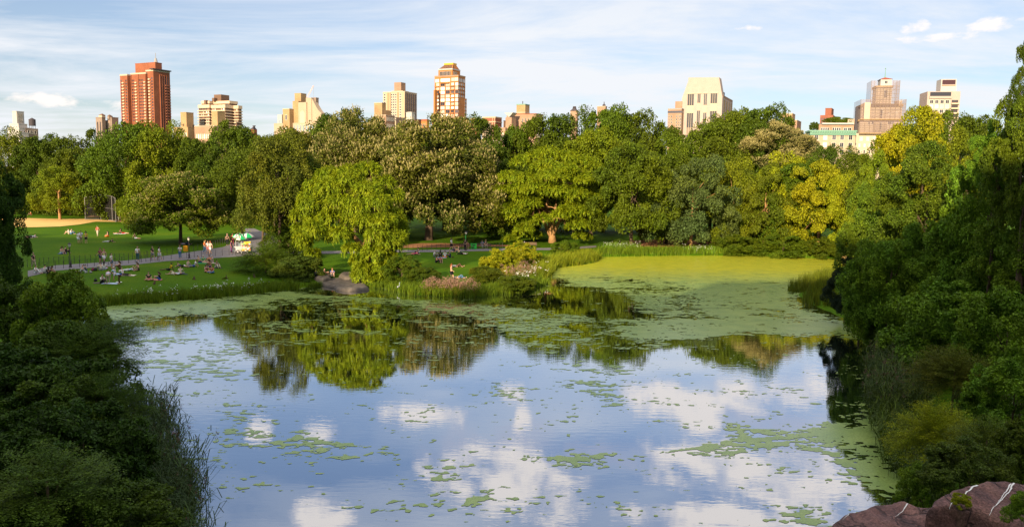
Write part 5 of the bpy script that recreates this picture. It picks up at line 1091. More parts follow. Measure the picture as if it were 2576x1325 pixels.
# 14 pinkish block with square tower
b = Bld('square_towered_block', 'pinkish tan apartment block topped by a square brown brick tower, centre skyline', K4, 600, (720, 390))
f = b.mass(282, 718, 816, 392, mat=M_PINKB); b.roof(f, M_RED2, .5); t_ = b.mass(428, 556, 619, 257, bot=392, mat=M_TAN, part='square_tower', dY=6); b.roof(t_, M_GREEN, .7, name='cornice'); b.box('trim_band', M_LIME, t_[0] - .2, t_[1] + .2, t_[2] - .2, t_[3] + .2, b.Z(t_, 372), b.Z(t_, 362)); g = b.mass(265, 355, 420, 440, mat=M_PINKB, part='arched_wing', dY=-5); b.box('gable', M_WHITE, g[0] + 2.5, g[1] - 2, g[2], g[3], g[5] + .003, g[5] + 3.4, (g[0] + 6, g[1] - 6, g[2], g[3])); arch(b, g, (g[0] + g[1]) / 2 + 1.5, 4.5, g[5] - 14, 5.5, M_GLASSB)
h = b.mass(60, 262, 280, 590, mat=M_PINKB, part='lower_wing', dY=-6); b.wins(h, 'f', h[0] + 1, h[1] - 1, h[5] - 12, h[5] - 2, 6, 1, .3, .7, M_BLIND); b.wins(f, 'f', b.rel(f, .5), b.rel(f, .8), f[5] - 14, f[5] - 1, 3, 2, .3, .4); b.balc(f, 's', f[2] + 4, 5, f[5] - 17, f[5] - 1, 3, M_LIME, 1.2); b.wins(f, 's', f[2] + 1.5, f[3] - 1, f[5] - 18, f[5] - 1, 4, 3, .5, .6)
x, y, z = (t_[0] + t_[1]) / 2, t_[2] + 3, t_[5]; mb = MB(); mb.tube([(x, y, z), (x, y, z + 3)], .3, 5); mb.obj('vent_pipe', M_DARKM, b.o); b.done()
b = Bld('dark_stack', 'narrow dark shaft left of the pinkish tan block', K4, 606, (250, 495)); f = b.mass(236, 252, 262, 495, mat=M_BROWN); b.roof(f, M_DARKM, .4); b.done()
b = Bld('gabled_penthouse', 'small pinkish penthouse with a dark gable peeping over the middle trees', K4, 640, (1320, 340)); f = b.mass(1220, 1315, 1332, 345, mat=M_PINKB); b.box('roof', M_DARKM, f[0] - .3, f[1] + .3, f[2] - .3, f[3] + .3, f[5] + .003, f[5] + 3.6, (f[0] + 4, f[1] - 4, f[2] + 1, f[2] + 2)); b.done()
b = Bld('pink_tower', 'little pink brick tower with a roof knob behind the middle treetops', K4, 640, (1735, 282)); f = b.mass(1615, 1738, 1760, 282, mat=M_PINKB); b.roof(f, M_LIME, .4); b.wins(f, 'f', f[0] + .6, f[1] - .6, f[5] - 7, f[5] - 3, 5, 1, .3, .7, M_BROWN, M_PINKB); mb = MB(); mb.lathe([(0, 1.3), (1.6, 1.3), (2, .5), (4, .2)], 8, c=(b.rel(f, .65), f[2] + 3, f[5])); mb.obj('roof_knob', M_DARKM, b.o); b.done()
# 17 pale trapezoid tower
b = Bld('trapezoid_tower', 'pale pink stone tower with sloping shoulders and tall dark window strips', K5, 600, (1250, 500), psi=R(24))
f = b.mass(655, 1250, 1400, 515, mat=M_PALE); zt = b.Z(f, 218); mb = MB(); xl = b.X(f, 745) ; 
w_ = f[1] - f[0]; mb.prism([(f[0], f[5]), (f[1], f[5]), (b.rel(f, .90), zt), (b.rel(f, .145), zt + .6), (b.rel(f, .14), zt - 2)], f[2], f[2] + 9); mb.obj('sloping_crown', M_PALE, b.o)
b.box('cornice', M_PINKB, b.rel(f, .14), b.rel(f, .905), f[2] - .3, f[2] + 9.3, zt - .9, zt + 1.1) if False else None
fs_ = b.mass(1255, 1262, 1402, 482, mat=M_PINKB, part='side_wing', dY=3); b.mass(1235, 1245, 1285, 425, bot=482, mat=M_DARKM, part='roof_plant', dY=9)
for a0, a1, n in ((740, 832, 3), (888, 930, 2), (981, 1025, 2), (1080, 1174, 3)):
    xa, xb = b.rel(f, (a0 - 655) / 595), b.rel(f, (a1 - 655) / 595); zz = f[5] + (3 if True else 0)
    b.box('window_strip', M_GLASS, xa, xb, f[2] - .04, f[2] + .1, 4, zz); 
    b.box('strip_frame', M_LIME, xa - .8, xb + .8, f[2] - .3, f[2] + .1, zz + .01, zz + .9)
    for i in range(1, n): b.box('mullion', M_LIME, xa + (xb - xa) * i / n - .12, xa + (xb - xa) * i / n + .12, f[2] - .12, f[2] + .05, 4, zz - .01)
    for j in range(3): b.box('spandrel', M_GREYB if j % 2 else M_BAND, xa + .01, xb - .01, f[2] - .08, f[2] + .05, zz - 12 - 16 * j - (xa % 3), zz - 6.5 - 16 * j - (xa % 3))
L = fs_[3] - fs_[2]
for i in range(4): b.box('side_panel', M_TAN, fs_[1] - .05, fs_[1] + .08, fs_[2] + L * (.08 + .24 * i), fs_[2] + L * (.2 + .24 * i), fs_[5] - 12, fs_[5] - 3); b.box('side_panel', M_TAN, fs_[1] - .05, fs_[1] + .08, fs_[2] + L * (.08 + .24 * i), fs_[2] + L * (.2 + .24 * i), fs_[5] - 30, fs_[5] - 14)
b.done()
b = Bld('attached_block', 'tan block with a roof box leaning against the left side of the trapezoid tower', K5, 606, (655, 690)); f = b.mass(450, 652, 680, 690, mat=M_PINKB); b.roof(f, M_RAIL, .8, name='roof_railing'); p = b.mass(557, 655, 672, 572, bot=690, mat=M_PINKB, part='roof_box', dY=5); b.box('glass_band', M_GLASS, f[0] - .1, f[1] + .05, f[2] - .1, f[3], f[5] - 2.6, f[5] - 1.0); b.wins(p, 'f', b.rel(p, .3), b.rel(p, .7), p[5] - 9, p[5] - 5, 1, 1, .5, .6)
for q in (.05, .23, .6, .78, .9): b.wins(f, 'f', b.rel(f, q), b.rel(f, q + .1), f[5] - 17, f[5] - 4, 1, 6, .7, .6)
b.done()
b = Bld('tan_house', 'tan brick roof house left of the low tan block on the right skyline', K5, 600, (2280, 755)); f = b.mass(2105, 2280, 2322, 757, mat=M_TAN); b.roof(f, M_LIME, .5); b.wins(f, 'f', b.rel(f, .15), b.rel(f, .4), f[5] - 7, f[5] - 2, 1, 1, .7, .7); b.done()
b = Bld('tan_wing', 'lower tan brick block right of the tan roof house', K5, 596, (2350, 852)); f = b.mass(2270, 2350, 2410, 855, mat=M_PINKB); b.roof(f, M_LIME, .4); b.wins(f, 's', f[2] + 1, f[3] - 1, f[5] - 16, f[5] - 8, 3, 1, .3, .8); b.done()
# 20 right group
b = Bld('red_penthouse', 'red brick penthouse with vertical dark slots behind the roof garden', K6, 620, (620, 712)); f = b.mass(445, 622, 700, 715, mat=M_RED2); t_ = b.mass(515, 600, 628, 627, bot=715, mat=M_RED2, part='roof_box', dY=4); b.wins(f, 'f', f[0] + .6, f[1] - .6, f[5] - 13, f[5] - 1.5, 5, 1, .5, .9, M_GLASS, M_RED2); b.roof(t_, M_RED2, .4); b.done()
b = Bld('corniced_block', 'beige apartment block with a green copper cornice and a planted roof terrace', K6, 560, (930, 930), psi=R(10))
f = b.mass(325, 928, 945, 945, mat=M_CREAM, yy=16); mb = MB(); mb.box(f[0] - 1.6, f[1] + .6, f[2] - 1.8, f[3], f[5] + .003, f[5] + 1.0); mb.box(f[0] - .9, f[1] + .3, f[2] - 1.0, f[3], f[5] - 2.2, f[5])
for i in range(26): x = f[0] + (f[1] - f[0]) * i / 26; mb.box(x, x + .7, f[2] - 1.7, f[2] - 1.0, f[5] - 1.0, f[5])
mb.obj('cornice', M_GREEN, b.o); u_ = b.mass(427, 905, 925, 845, bot=945, mat=M_PINKB, part='attic_storey', dY=5, yy=12); b.box('awning', M_WHITE, b.rel(u_, .08), b.rel(u_, .98), u_[2] - 1.5, u_[3], u_[5] + .003, u_[5] + 1.1); p = b.mass(820, 925, 940, 768, bot=845, mat=M_CREAM, part='penthouse', dY=9, yy=10)
for q, n in ((.06, 4), (.39, 4), (.70, 2)): b.wins(u_, 'f', b.rel(u_, q), b.rel(u_, q + .24), u_[4] + .8, u_[5] - 2, n, 1, .8, .8, M_GLASS)
b.wins(p, 'f', b.rel(p, .1), b.rel(p, .8), p[4] + 2, p[5] - 1, 3, 1, .6, .8)
for q in (.12, .32, .52, .70, .89): b.wins(f, 'f', b.rel(f, q - .05), b.rel(f, q + .05), f[5] - 16, f[5] - 1.5, 1, 3, .8, .6, M_BLIND if q in (.32,) else M_GLASS)
for q in (.1,.3,.5,.7,.9): pass
o = link('roof_garden', BUSH[0], b.o, color=G['olive']); o.location = (b.rel(u_, .55), u_[2] + 5, u_[5] + 2.6); o.scale = (11, 3, 3.4)
o = link('roof_shrub', BUSH[1], b.o, color=G['dull']); o.location = (u_[0] - 2.5, u_[2] + 2, u_[4] + 3.5); o.scale = (3.4, 3, 4); b.box('flue', M_DARKM, f[1] + .2, f[1] + 1.6, f[2] + 5, f[2] + 6.4, f[5] - 3, f[5] + 17); b.done()
b = Bld('scaffolded_tower', 'limestone tower wrapped in scaffold netting with a small red tiled cap and finial', K6, 575, (1535, 985), psi=R(12))
f = b.mass(928, 1640, 1655, 992, mat=M_LIME, yy=30); b.roof(f, M_LIME, 1.4, name='balustrade'); m2 = b.mass(972, 1568, 1590, 790, bot=992, mat=M_LIME, part='middle_stage', dY=3, yy=24); sl_ = b.mass(1050, 1130, 1140, 545, bot=790, mat=M_LIME, part='shoulder_turret', dY=5, yy=8); sr_ = b.mass(1490, 1560, 1570, 520, bot=790, mat=M_LIME, part='shoulder_turret', dY=5, yy=8); mu = b.mass(1010, 1560, 1580, 585, bot=790, mat=M_LIME, part='upper_stage', dY=5, yy=18)
tw = b.mass(1210, 1425, 1440, 330, bot=585, mat=M_LIME, part='tower', dY=7, yy=12); oc = b.mass(1268, 1420, 1425, 228, bot=330, mat=M_WHITE, part='lantern', dY=8, yy=9); cx_, cy_ = (oc[0] + oc[1]) / 2, (oc[2] + oc[3]) / 2
b.box('roof', M_TILE, oc[0] - .6, oc[1] + .6, oc[2] - .6, oc[3] + .6, oc[5] + .003, b.Z(oc, 195), (cx_ - .4, cx_ + .4, cy_ - .4, cy_ + .4)); mb = MB(); mb.lathe([(0, .5), (2, .25), (6, .15), (6.2, .5), (7, .05)], 8, c=(cx_, cy_, b.Z(oc, 197))); mb.obj('finial', M_GREEN, b.o)
for q in (tw, mu, m2): b.box('string_course', M_TAN, q[0] - .6, q[1] + .6, q[2] - .9, q[3], q[5] - .8, q[5] + .7)
b.wins(oc, 'f', cx_ - 1.5, cx_ + 1.5, oc[4] + 2, oc[5] - 1, 1, 1, .6, .9); b.wins(tw, 'f', cx_ - 1.8, cx_ + 1.8, tw[5] - 8, tw[5] - 2, 1, 1, .6, .8); b.wins(mu, 'f', b.rel(mu, .1), b.rel(mu, .95), mu[4] + 4, mu[5] - 4, 5, 2, .35, .5, M_BLIND, skip=.2); b.wins(m2, 'f', b.rel(m2, .2), b.rel(m2, .35), m2[4] + 12, m2[5] - 4, 2, 1, .6, .6); b.wins(m2, 'f', b.rel(m2, .66), b.rel(m2, .8), m2[4] + 12, m2[5] - 4, 3, 1, .8, .6)
b.box('centre_bay', M_CREAM, b.rel(m2, .33), b.rel(m2, .64), m2[2] - 1.6, m2[2] + .05, m2[4], m2[5] - 1); b.wins((0, 0, m2[2] - 1.6, 0), 'f', b.rel(m2, .46), b.rel(m2, .52), m2[4] + 2, m2[4] + 20, 1, 2, .7, .5)
b.W(f, 960, 1500, 1010, 1070, 6, 1, .38, .85, M_BLIND); b.W(f, 950, 1160, 1190, 1245, 3, 1, .3, .8); b.W(f, 950, 1160, 1100, 1160, 3, 1, .3, .7, M_BLIND)
for nm, (x0, x1, yt, yb, dY_) in dict(a=(1145, 1530, 245, 585, 3), b=(1000, 1615, 500, 790, 0.5), c=(985, 1600, 790, 980, -1)).items():
    q = b.mass(x0, x1, x1 + 12, yt, bot=yb, dY=dY_, yy=24 if nm != 'a' else 16); mb = MB(); x0_, x1_, y0_, y1_, z0_, z1_ = q
    mid = {'a': (.20, .72), 'b': (.25, .80), 'c': (.0, .0)}[nm]; zc = z0_ + (z1_ - z0_) * .78
    for (xa, xb, zz) in ((x0_, x0_ + (x1_ - x0_) * mid[0], z1_), (x0_ + (x1_ - x0_) * mid[0], x0_ + (x1_ - x0_) * mid[1], zc), (x0_ + (x1_ - x0_) * mid[1], x1_, z1_)):
        if xb - xa > .5: mb.add([(xa, y0_, z0_), (xb, y0_, z0_), (xb, y0_, zz), (xa, y0_, zz)], [(0, 1, 2, 3)])
    for xx in (x0_, x1_): mb.add([(xx, y0_, z0_), (xx, y1_, z0_), (xx, y1_, z1_), (xx, y0_, z1_)], [(0, 1, 2, 3)])
    mb.obj('netting', M_NET, b.o)
    mb = MB(); n = 9
    for i in range(n + 1): x = x0_ + (x1_ - x0_) * i / n; zz = z1_ if (i / n <= mid[0] or i / n >= mid[1]) else zc; mb.tube([(x, y0_ - .1, z0_), (x, y0_ - .1, zz)], .13, 4)
    for i in range(6): z = z0_ + (zc - z0_) * i / 5; mb.tube([(x0_, y0_ - .15, z), (x1_, y0_ - .15, z)], .15, 4)
    mb.tube([(x0_, y0_ - .1, z0_), (x1_, y0_ - .1, zc)], .1, 4); mb.obj('scaffold', M_GREYB, b.o)
    mb = MB(); mb.box(x0_, x1_, y0_ - 1.2, y0_ - .2, z0_ + .5, z0_ + 1.0); mb.obj('scaffold_deck', M_TAN, b.o)
b.done()
b = Bld('sign_box_block', 'pale brick apartment block with terraces and a rooftop box holding a dark panel', K6, 590, (2230, 480), psi=R(10))
f = b.mass(1905, 2352, 2362, 395, mat=M_PALE, yy=18); p = b.mass(2090, 2303, 2310, 228, bot=395, mat=M_WHITE, part='roof_box', dY=4, yy=10); b.box('dark_panel', simple('dark_panel', (.05, .015, .025)), b.rel(p, .08), b.rel(p, .92), p[2] - .15, p[2] + .05, b.Z(p, 298), b.Z(p, 236)); b.box('rust_stripe', M_PINKB, b.rel(p, .06), b.rel(p, .94), p[2] - .06, p[2] + .05, b.Z(p, 320), b.Z(p, 304))
z1 = b.Z(f, 402); z2 = b.Z(f, 432); z3 = b.Z(f, 482); b.box('sloping_glass', M_GLASS, b.rel(f, .08), b.rel(f, .72), f[2] - .12, f[2] + .05, z3, z1); b.box('terrace_wall', M_PALE, b.rel(f, .06), b.rel(f, .74), f[2] - .9, f[2] - .1, z3 - .4, z3 + 1.2)
for j in range(4): z = z3 - 1 - 3.35 * (j + 1); b.wins(f, 'f', b.rel(f, .06), b.rel(f, .70), z + .2, z + 3.2, 4, 1, .62, .75, M_BLIND if j == 1 else M_GLASS); b.box('terrace', M_DARKM, b.rel(f, .75), b.rel(f, .95), f[2] - .05, f[2] + .05, z + .9, z + 2.9); b.box('terrace_wall', M_BAND, b.rel(f, .74), b.rel(f, .97), f[2] - 1.4, f[2] - .1, z - .2, z + .8)
b.done()
b = Bld('front_block', 'plain tan orange block before the left foot of the dark panel block', K6, 575, (2065, 672), psi=R(10)); f = b.mass(1875, 2062, 2070, 676, mat=M_TAN, yy=12); b.roof(f, M_TAN, .4); mb = MB(); x = b.rel(f, .18); mb.lathe([(0, 1.8), (.3, 1.8)], 10, c=(x, f[2] + 2, f[5])); [mb.tube([(x + 1.6 * math.cos(a), f[2] + 2 + 1.6 * math.sin(a), f[5]), (x + 1.6 * math.cos(a), f[2] + 2 + 1.6 * math.sin(a), f[5] + 2.4)], .12, 4) for a in (0, 1.57, 3.14, 4.71)]; mb.lathe([(2.4, 2.6), (3.6, .1)], 10, c=(x, f[2] + 2, f[5])); mb.obj('roof_gazebo', M_BROWN, b.o); b.done()
# ------------------------------------------------------------------ people
M_SKIN = simple('skin', (0, 0, 0), .6, .06, 6.0, objcol=True); M_CLOTH = simple('cloth', (0, 0, 0), .85, .12, 9.0, objcol=True); M_HAIR = simple('hair', (0, 0, 0), .6, .2, 12.0, objcol=True); M_EYE = simple('eye_dark', (.02, .015, .01), .3)
def skin(verts, edges, rad, root=0, sub=1):
    me = bpy.data.meshes.new('skel'); me.from_pydata([tuple(v) for v in verts], edges, []); o = bpy.data.objects.new('skel', me); COL.objects.link(o)
    md = o.modifiers.new('s', 'SKIN'); md.use_smooth_shade = True; md.branch_smoothing = .6
    for i, r in enumerate(rad): me.skin_vertices[0].data[i].radius = (r, r); me.skin_vertices[0].data[i].use_root = i == root
    if sub: o.modifiers.new('u', 'SUBSURF').levels = sub; o.modifiers['u'].render_levels = sub
    dg = bpy.context.evaluated_depsgraph_get(); r_ = bpy.data.meshes.new_from_object(o.evaluated_get(dg)); bpy.data.objects.remove(o); bpy.data.meshes.remove(me); return r_
V3 = Vector
def pose(name):
    """joint positions in metres, facing -Y, for each way of standing, sitting or lying"""
    J = dict(pel=(0, 0, .95), wst=(0, 0, 1.1), cst=(0, 0, 1.3), nk=(0, 0, 1.49), hd0=(0, -.012, 1.575), hd1=(0, -.015, 1.65), hd2=(0, .005, 1.71),
             shL=(.17, 0, 1.42), elL=(.23, .03, 1.14), wrL=(.25, -.05, .90), shR=(-.17, 0, 1.42), elR=(-.23, .03, 1.14), wrR=(-.25, -.05, .90),
             hpL=(.09, 0, .88), knL=(.10, -.02, .50), anL=(.10, .02, .09), hpR=(-.09, 0, .88), knR=(-.10, -.02, .50), anR=(-.10, .02, .09), ftL=(.12, -.15, .035), ftR=(-.12, -.15, .035))
    def U(**k): J.update(k)
    def torso(pz, py, lean, tw=0.0):   # seated torso: pelvis height, lean forward (radians, + = forward)
        c, s = math.cos(lean), math.sin(lean)
        f = lambda x, h, y=0: (x, py - s * h + y * c, pz + c * h + y * s)
        U(pel=f(0, 0), wst=f(0, .15), cst=f(0, .35), nk=f(0, .54), hd0=f(0, .63, -.015), hd1=f(0, .70, -.02), hd2=f(0, .76, 0), shL=f(.17, .47), shR=f(-.17, .47)); return f
    if name == 'walk': U(knL=(.09, -.16, .50), anL=(.09, -.24, .11), ftL=(.1, -.40, .06), knR=(-.09, .02, .48), anR=(-.09, .26, .16), ftR=(-.1, .14, .04), elL=(.22, .14, 1.16), wrL=(.22, .16, .92), elR=(-.23, -.06, 1.15), wrR=(-.21, -.26, 1.0))
    if name == 'reach': U(elL=(.3, -.1, 1.6), wrL=(.18, -.2, 1.82), elR=(-.28, -.12, 1.55), wrR=(-.05, -.22, 1.78))
    if name == 'hold': U(elL=(.24, -.02, 1.16), wrL=(.14, -.26, 1.2), elR=(-.24, -.02, 1.16), wrR=(-.12, -.28, 1.22))
    if name == 'bend':
        torso(.93, .1, 1.25); U(elL=(.2, -.42, .80), wrL=(.16, -.48, .52), elR=(-.2, -.42, .80), wrR=(-.16, -.46, .52), hpL=(.1, .08, .86), hpR=(-.1, .08, .86), knL=(.12, .02, .5), anL=(.12, .12, .09), knR=(-.12, -.02, .5), anR=(-.12, .0, .09), ftL=(.13, -.04, .035), ftR=(-.13, -.16, .035))
    if name == 'sit':
        torso(.13, .12, .18); U(hpL=(.09, .06, .13), hpR=(-.09, .06, .13), knL=(.13, -.32, .46), anL=(.11, -.55, .09), ftL=(.12, -.70, .035), knR=(-.13, -.32, .46), anR=(-.11, -.52, .09), ftR=(-.12, -.67, .035), elL=(.25, -.12, .40), wrL=(.1, -.36, .46), elR=(-.25, -.12, .40), wrR=(-.1, -.37, .44))
    if name == 'cross':
        torso(.12, .12, .12); U(hpL=(.09, .06, .12), hpR=(-.09, .06, .12), knL=(.38, -.26, .16), anL=(-.08, -.36, .08), ftL=(-.2, -.36, .06), knR=(-.38, -.26, .16), anR=(.1, -.28, .12), ftR=(.22, -.3, .1), elL=(.27, -.06, .36), wrL=(.16, -.28, .26), elR=(-.27, -.06, .36), wrR=(-.16, -.28, .26))
    if name == 'flat':
        torso(.12, .1, -.25); U(hpL=(.09, .04, .12), hpR=(-.09, .04, .12), knL=(.12, -.42, .17), anL=(.12, -.84, .08), ftL=(.13, -.93, .2), knR=(-.12, -.44, .14), anR=(-.12, -.86, .08), ftR=(-.13, -.95, .2), elL=(.28, .36, .34), wrL=(.25, .46, .08), elR=(-.28, .36, .34), wrR=(-.25, .46, .08))
    if name == 'bench':
        torso(.50, .1, .1); U(hpL=(.09, .04, .5), hpR=(-.09, .04, .5), knL=(.12, -.38, .50), anL=(.11, -.4, .09), ftL=(.12, -.55, .035), knR=(-.12, -.38, .50), anR=(-.11, -.36, .09), ftR=(-.12, -.51, .035), elL=(.26, -.06, .76), wrL=(.12, -.3, .64), elR=(-.26, -.06, .76), wrR=(-.12, -.3, .64))
    if name in ('lie', 'prone'):
        f = lambda x, y, z: (x, y, z)
        U(pel=(0, 0, .13), wst=(0, .15, .13), cst=(0, .35, .14), nk=(0, .54, .15), hd0=(0, .63, .15), hd1=(0, .70, .15), hd2=(0, .76, .14), shL=(.17, .47, .13), shR=(-.17, .47, .13), elL=(.32, .25, .08), wrL=(.18, .06, .2), elR=(-.34, .26, .08), wrR=(-.3, .02, .07),
          hpL=(.09, -.07, .12), hpR=(-.09, -.07, .12), knL=(.11, -.46, .14), anL=(.12, -.88, .08), ftL=(.14, -.92, .22), knR=(-.11, -.46, .12), anR=(-.13, -.88, .08), ftR=(-.15, -.92, .22))
        if name == 'lie': U(knR=(-.12, -.38, .44), anR=(-.12, -.62, .09), ftR=(-.12, -.77, .04))
        else: U(cst=(0, .33, .2), nk=(0, .48, .33), hd0=(0, .53, .40), hd1=(0, .56, .47), hd2=(0, .56, .53), shL=(.17, .44, .28), shR=(-.17, .44, .28), elL=(.22, .6, .05), wrL=(.08, .8, .06), elR=(-.22, .6, .05), wrR=(-.08, .8, .06), ftL=(.13, -1.0, .05), ftR=(-.13, -1.0, .05))
    return {k: Vector(v) for k, v in J.items()}
CH = [('pel', 'wst'), ('wst', 'cst'), ('cst', 'nk'), ('nk', 'hd0'), ('hd0', 'hd1'), ('hd1', 'hd2'), ('cst', 'shL'), ('shL', 'elL'), ('elL', 'wrL'), ('cst', 'shR'), ('shR', 'elR'), ('elR', 'wrR'), ('pel', 'hpL'), ('hpL', 'knL'), ('knL', 'anL'), ('anL', 'ftL'), ('pel', 'hpR'), ('hpR', 'knR'), ('knR', 'anR'), ('anR', 'ftR')]
RA = dict(pel=.125, wst=.115, cst=.135, nk=.055, hd0=.07, hd1=.095, hd2=.088, sh=.07, el=.044, wr=.028, hp=.095, kn=.06, an=.04, ft=.035)
def rad_of(k): return RA.get(k, RA.get(k[:2], .05))
PM = {}
def pose_meshes(p):
    if p in PM: return PM[p]
    J = pose(p); ks = list(J); idx = {k: i for i, k in enumerate(ks)}; V = [J[k] for k in ks]; E = [(idx[a], idx[b]) for a, b in CH]; Rr = [rad_of(k) for k in ks]
    up = (J['hd2'] - J['hd0']).normalized(); sid = Vector((1, 0, 0)); fwd = up.cross(sid).normalized()
    if fwd.y > 0 and p not in ('lie', 'prone'): fwd = -fwd
    if p == 'lie': fwd = Vector((0, 0, 1))
    if p == 'prone': fwd = Vector((0, .9, .2)).normalized()
    for s in 'LR':      # palm, four unequal bent fingers, thumb off the side of the palm
        w_, e_ = J['wr' + s], J['el' + s]; d = (w_ - e_).normalized(); sd = d.orthogonal().normalized() if abs(d.x) > .8 else d.cross(Vector((1, 0, 0)) if abs(d.x) < .8 else Vector((0, 1, 0))).normalized(); cu = d.cross(sd)
        b0 = len(V); V.append(w_ + d * .06); Rr.append(.03); E.append((idx['wr' + s], b0))
        for k, l in enumerate((.07, .082, .077, .06)):
            o = (k - 1.5) * .018; a = len(V); V.append(w_ + d * .10 + sd * o); Rr.append(.0095); E.append((b0, a)); V.append(w_ + d * (.10 + l * .8) + sd * o * 1.1 + cu * .022); Rr.append(.008); E.append((a, a + 1))
        a = len(V); V.append(w_ + d * .055 + sd * .045 + cu * .01); Rr.append(.011); E.append((b0, a)); V.append(w_ + d * .09 + sd * .062 + cu * .02); Rr.append(.009); E.append((a, a + 1))
    a = len(V); V.append(J['hd1'] + fwd * .105 - up * .02); Rr.append(.014); E.append((idx['hd1'], a))
    body = skin(V, E, Rr, idx['pel']); body.materials.append(M_SKIN)
    bm = bmesh.new(); bm.from_mesh(body)
    for sx in (-1, 1):
        g = bmesh.ops.create_icosphere(bm, subdivisions=1, radius=.012, matrix=Matrix.Translation(J['hd1'] + fwd * .084 + sid * .034 * sx + up * .008))
        for v in g['verts']:
            for f in v.link_faces: f.material_index = 1
        g = bmesh.ops.create_icosphere(bm, subdivisions=1, radius=.02, matrix=Matrix.Translation(J['hd1'] + sid * .092 * sx))
    bm.to_mesh(body); bm.free(); body.materials.append(M_EYE); body.name = 'body'
    def part(keys, chain, add, name, mat, cut=None):
        vv, ee, rr, m_ = [], [], [], {}
        for k in keys: m_[k] = len(vv); vv.append(J[k]); rr.append(rad_of(k) + add)
        for a_, b_ in chain:
            if a_ in m_ and b_ in m_: ee.append((m_[a_], m_[b_]))
        for (a_, b_, f, r) in (cut or []): i = len(vv); vv.append(J[a_].lerp(J[b_], f)); rr.append(r); ee.append((m_[a_], i))
        me = skin(vv, ee, rr, 0); me.name = name; me.materials.append(mat); return me
    D = dict(body=body)
    D['shirt'] = part(['pel', 'wst', 'cst', 'shL', 'shR'], CH, .018, 'shirt', M_CLOTH, [('shL', 'elL', .75, .062), ('shR', 'elR', .75, .062), ('cst', 'nk', .8, .07)])
    D['top'] = part(['pel', 'wst', 'cst'], CH, .016, 'top', M_CLOTH, [('cst', 'nk', .7, .08), ('cst', 'shL', .6, .07), ('cst', 'shR', .6, .07)])
    D['trousers'] = part(['pel', 'hpL', 'knL', 'hpR', 'knR'], CH, .016, 'trousers', M_CLOTH, [('knL', 'anL', .93, .062), ('knR', 'anR', .93, .062)])
    D['shorts'] = part(['pel', 'hpL', 'hpR'], CH, .018, 'shorts', M_CLOTH, [('hpL', 'knL', .85, .085), ('hpR', 'knR', .85, .085)])
    sk = part(['pel', 'hpL', 'hpR'], CH, .04, 'skirt', M_CLOTH, [('hpL', 'knL', .9, .13), ('hpR', 'knR', .9, .13)]); D['skirt'] = sk
    bk = -fwd; D['short'] = skin([J['hd1'] + bk * .03 + up * .0, J['hd2'] + bk * .02 + up * .015, J['hd2'] + fwd * .04 + up * .02], [(0, 1), (1, 2)], [.095, .097, .075]); D['short'].materials.append(M_HAIR); D['short'].name = 'hair'
    D['long'] = skin([J['hd2'] + fwd * .04 + up * .02, J['hd2'] + bk * .025 + up * .015, J['hd1'] + bk * .05, J['nk'] + bk * .1, J['nk'].lerp(J['cst'], .6) + bk * .15], [(0, 1), (1, 2), (2, 3), (3, 4)], [.07, .098, .1, .085, .05], 1); D['long'].materials.append(M_HAIR); D['long'].name = 'hair'
    D['afro'] = skin([J['hd2'] + bk * .03 + up * .03, J['hd1'] + bk * .07], [(0, 1)], [.16, .13]); D['afro'].materials.append(M_HAIR); D['afro'].name = 'hair'
    D['hat'] = skin([J['hd2'] + up * .03, J['hd2'] + fwd * .1 + up * .02], [(0, 1)], [.105, .05]); D['hat'].materials.append(M_CLOTH); D['hat'].name = 'hat'
    for k in D: D[k].shade_smooth()
    PM[p] = D; return D
P1 = lambda x, y: (x / 7.314, 465.4 + y / 7.314); P2 = lambda x, y: (50.3 + x / 7.314, 591.2 + y / 7.314); P3 = lambda x, y: (352.2 + x / 7.314, 540.9 + y / 7.314); P4 = lambda x, y: (691.8 + x / 6.826, 591.2 + y / 6.826); P5 = lambda x, y: (1006.3 + x / 6.826, 578.6 + y / 6.826)
C_ = dict(white=(.84, .84, .85), black=(.012, .012, .016), navy=(.02, .03, .09), red=(.60, .03, .03), maroon=(.20, .02, .06), yellow=(.80, .50, .01), neon=(.45, .95, .05), blue=(.04, .09, .42), lblue=(.55, .68, .88), jean=(.07, .17, .33), khaki=(.42, .35, .24), grey=(.30, .29, .29), lgrey=(.66, .66, .68),
          orange=(.80, .18, .02), green=(.05, .48, .16), pink=(.75, .25, .24), hot=(.75, .06, .25), beige=(.50, .40, .32), cream=(.70, .60, .50), brown=(.10, .05, .03), purple=(.17, .04, .18), teal=(.03, .09, .11), lav=(.6, .58, .80), rust=(.45, .10, .04))
SKN = dict(l=(.58, .34, .24), m=(.42, .22, .13), d=(.13, .065, .04)); HR = dict(b=(.015, .01, .008), n=(.08, .04, .02), y=(.42, .28, .10), g=(.5, .48, .46), r=(.25, .07, .02))
NP = [0]
def person(K, x, y, ps, face, top, tcol, leg, lcol, hair, label, sk='l', sc_=1.0, group=None, z=None, lift=0.0):
    g = ground_at(*K(x, y)) if z is None else at(*K(x, y), z); g = g + Vector((0, 0, lift)); D = pose_meshes(ps); NP[0] += 1
    o = thing('person', label, 'person', g, R(face), group); o.scale = (sc_ * 1.12,) * 3
    def add(k, nm, c): q = link(nm, D[k], o); q.color = (*c, 1); return q
    add('body', 'body', SKN[sk])
    if top: add(top, 'shirt', C_[tcol])
    if leg: add(leg, leg, C_[lcol])
    if hair:
        hs, hc = hair; add(hs, 'hat' if hs == 'hat' else 'hair', C_[hc] if hs == 'hat' else HR[hc])
    return o
LG, NG, PG, SG = 'people on the far meadow', 'picnickers on the near lawn', 'people on the path', 'people on the small lawn by the point'
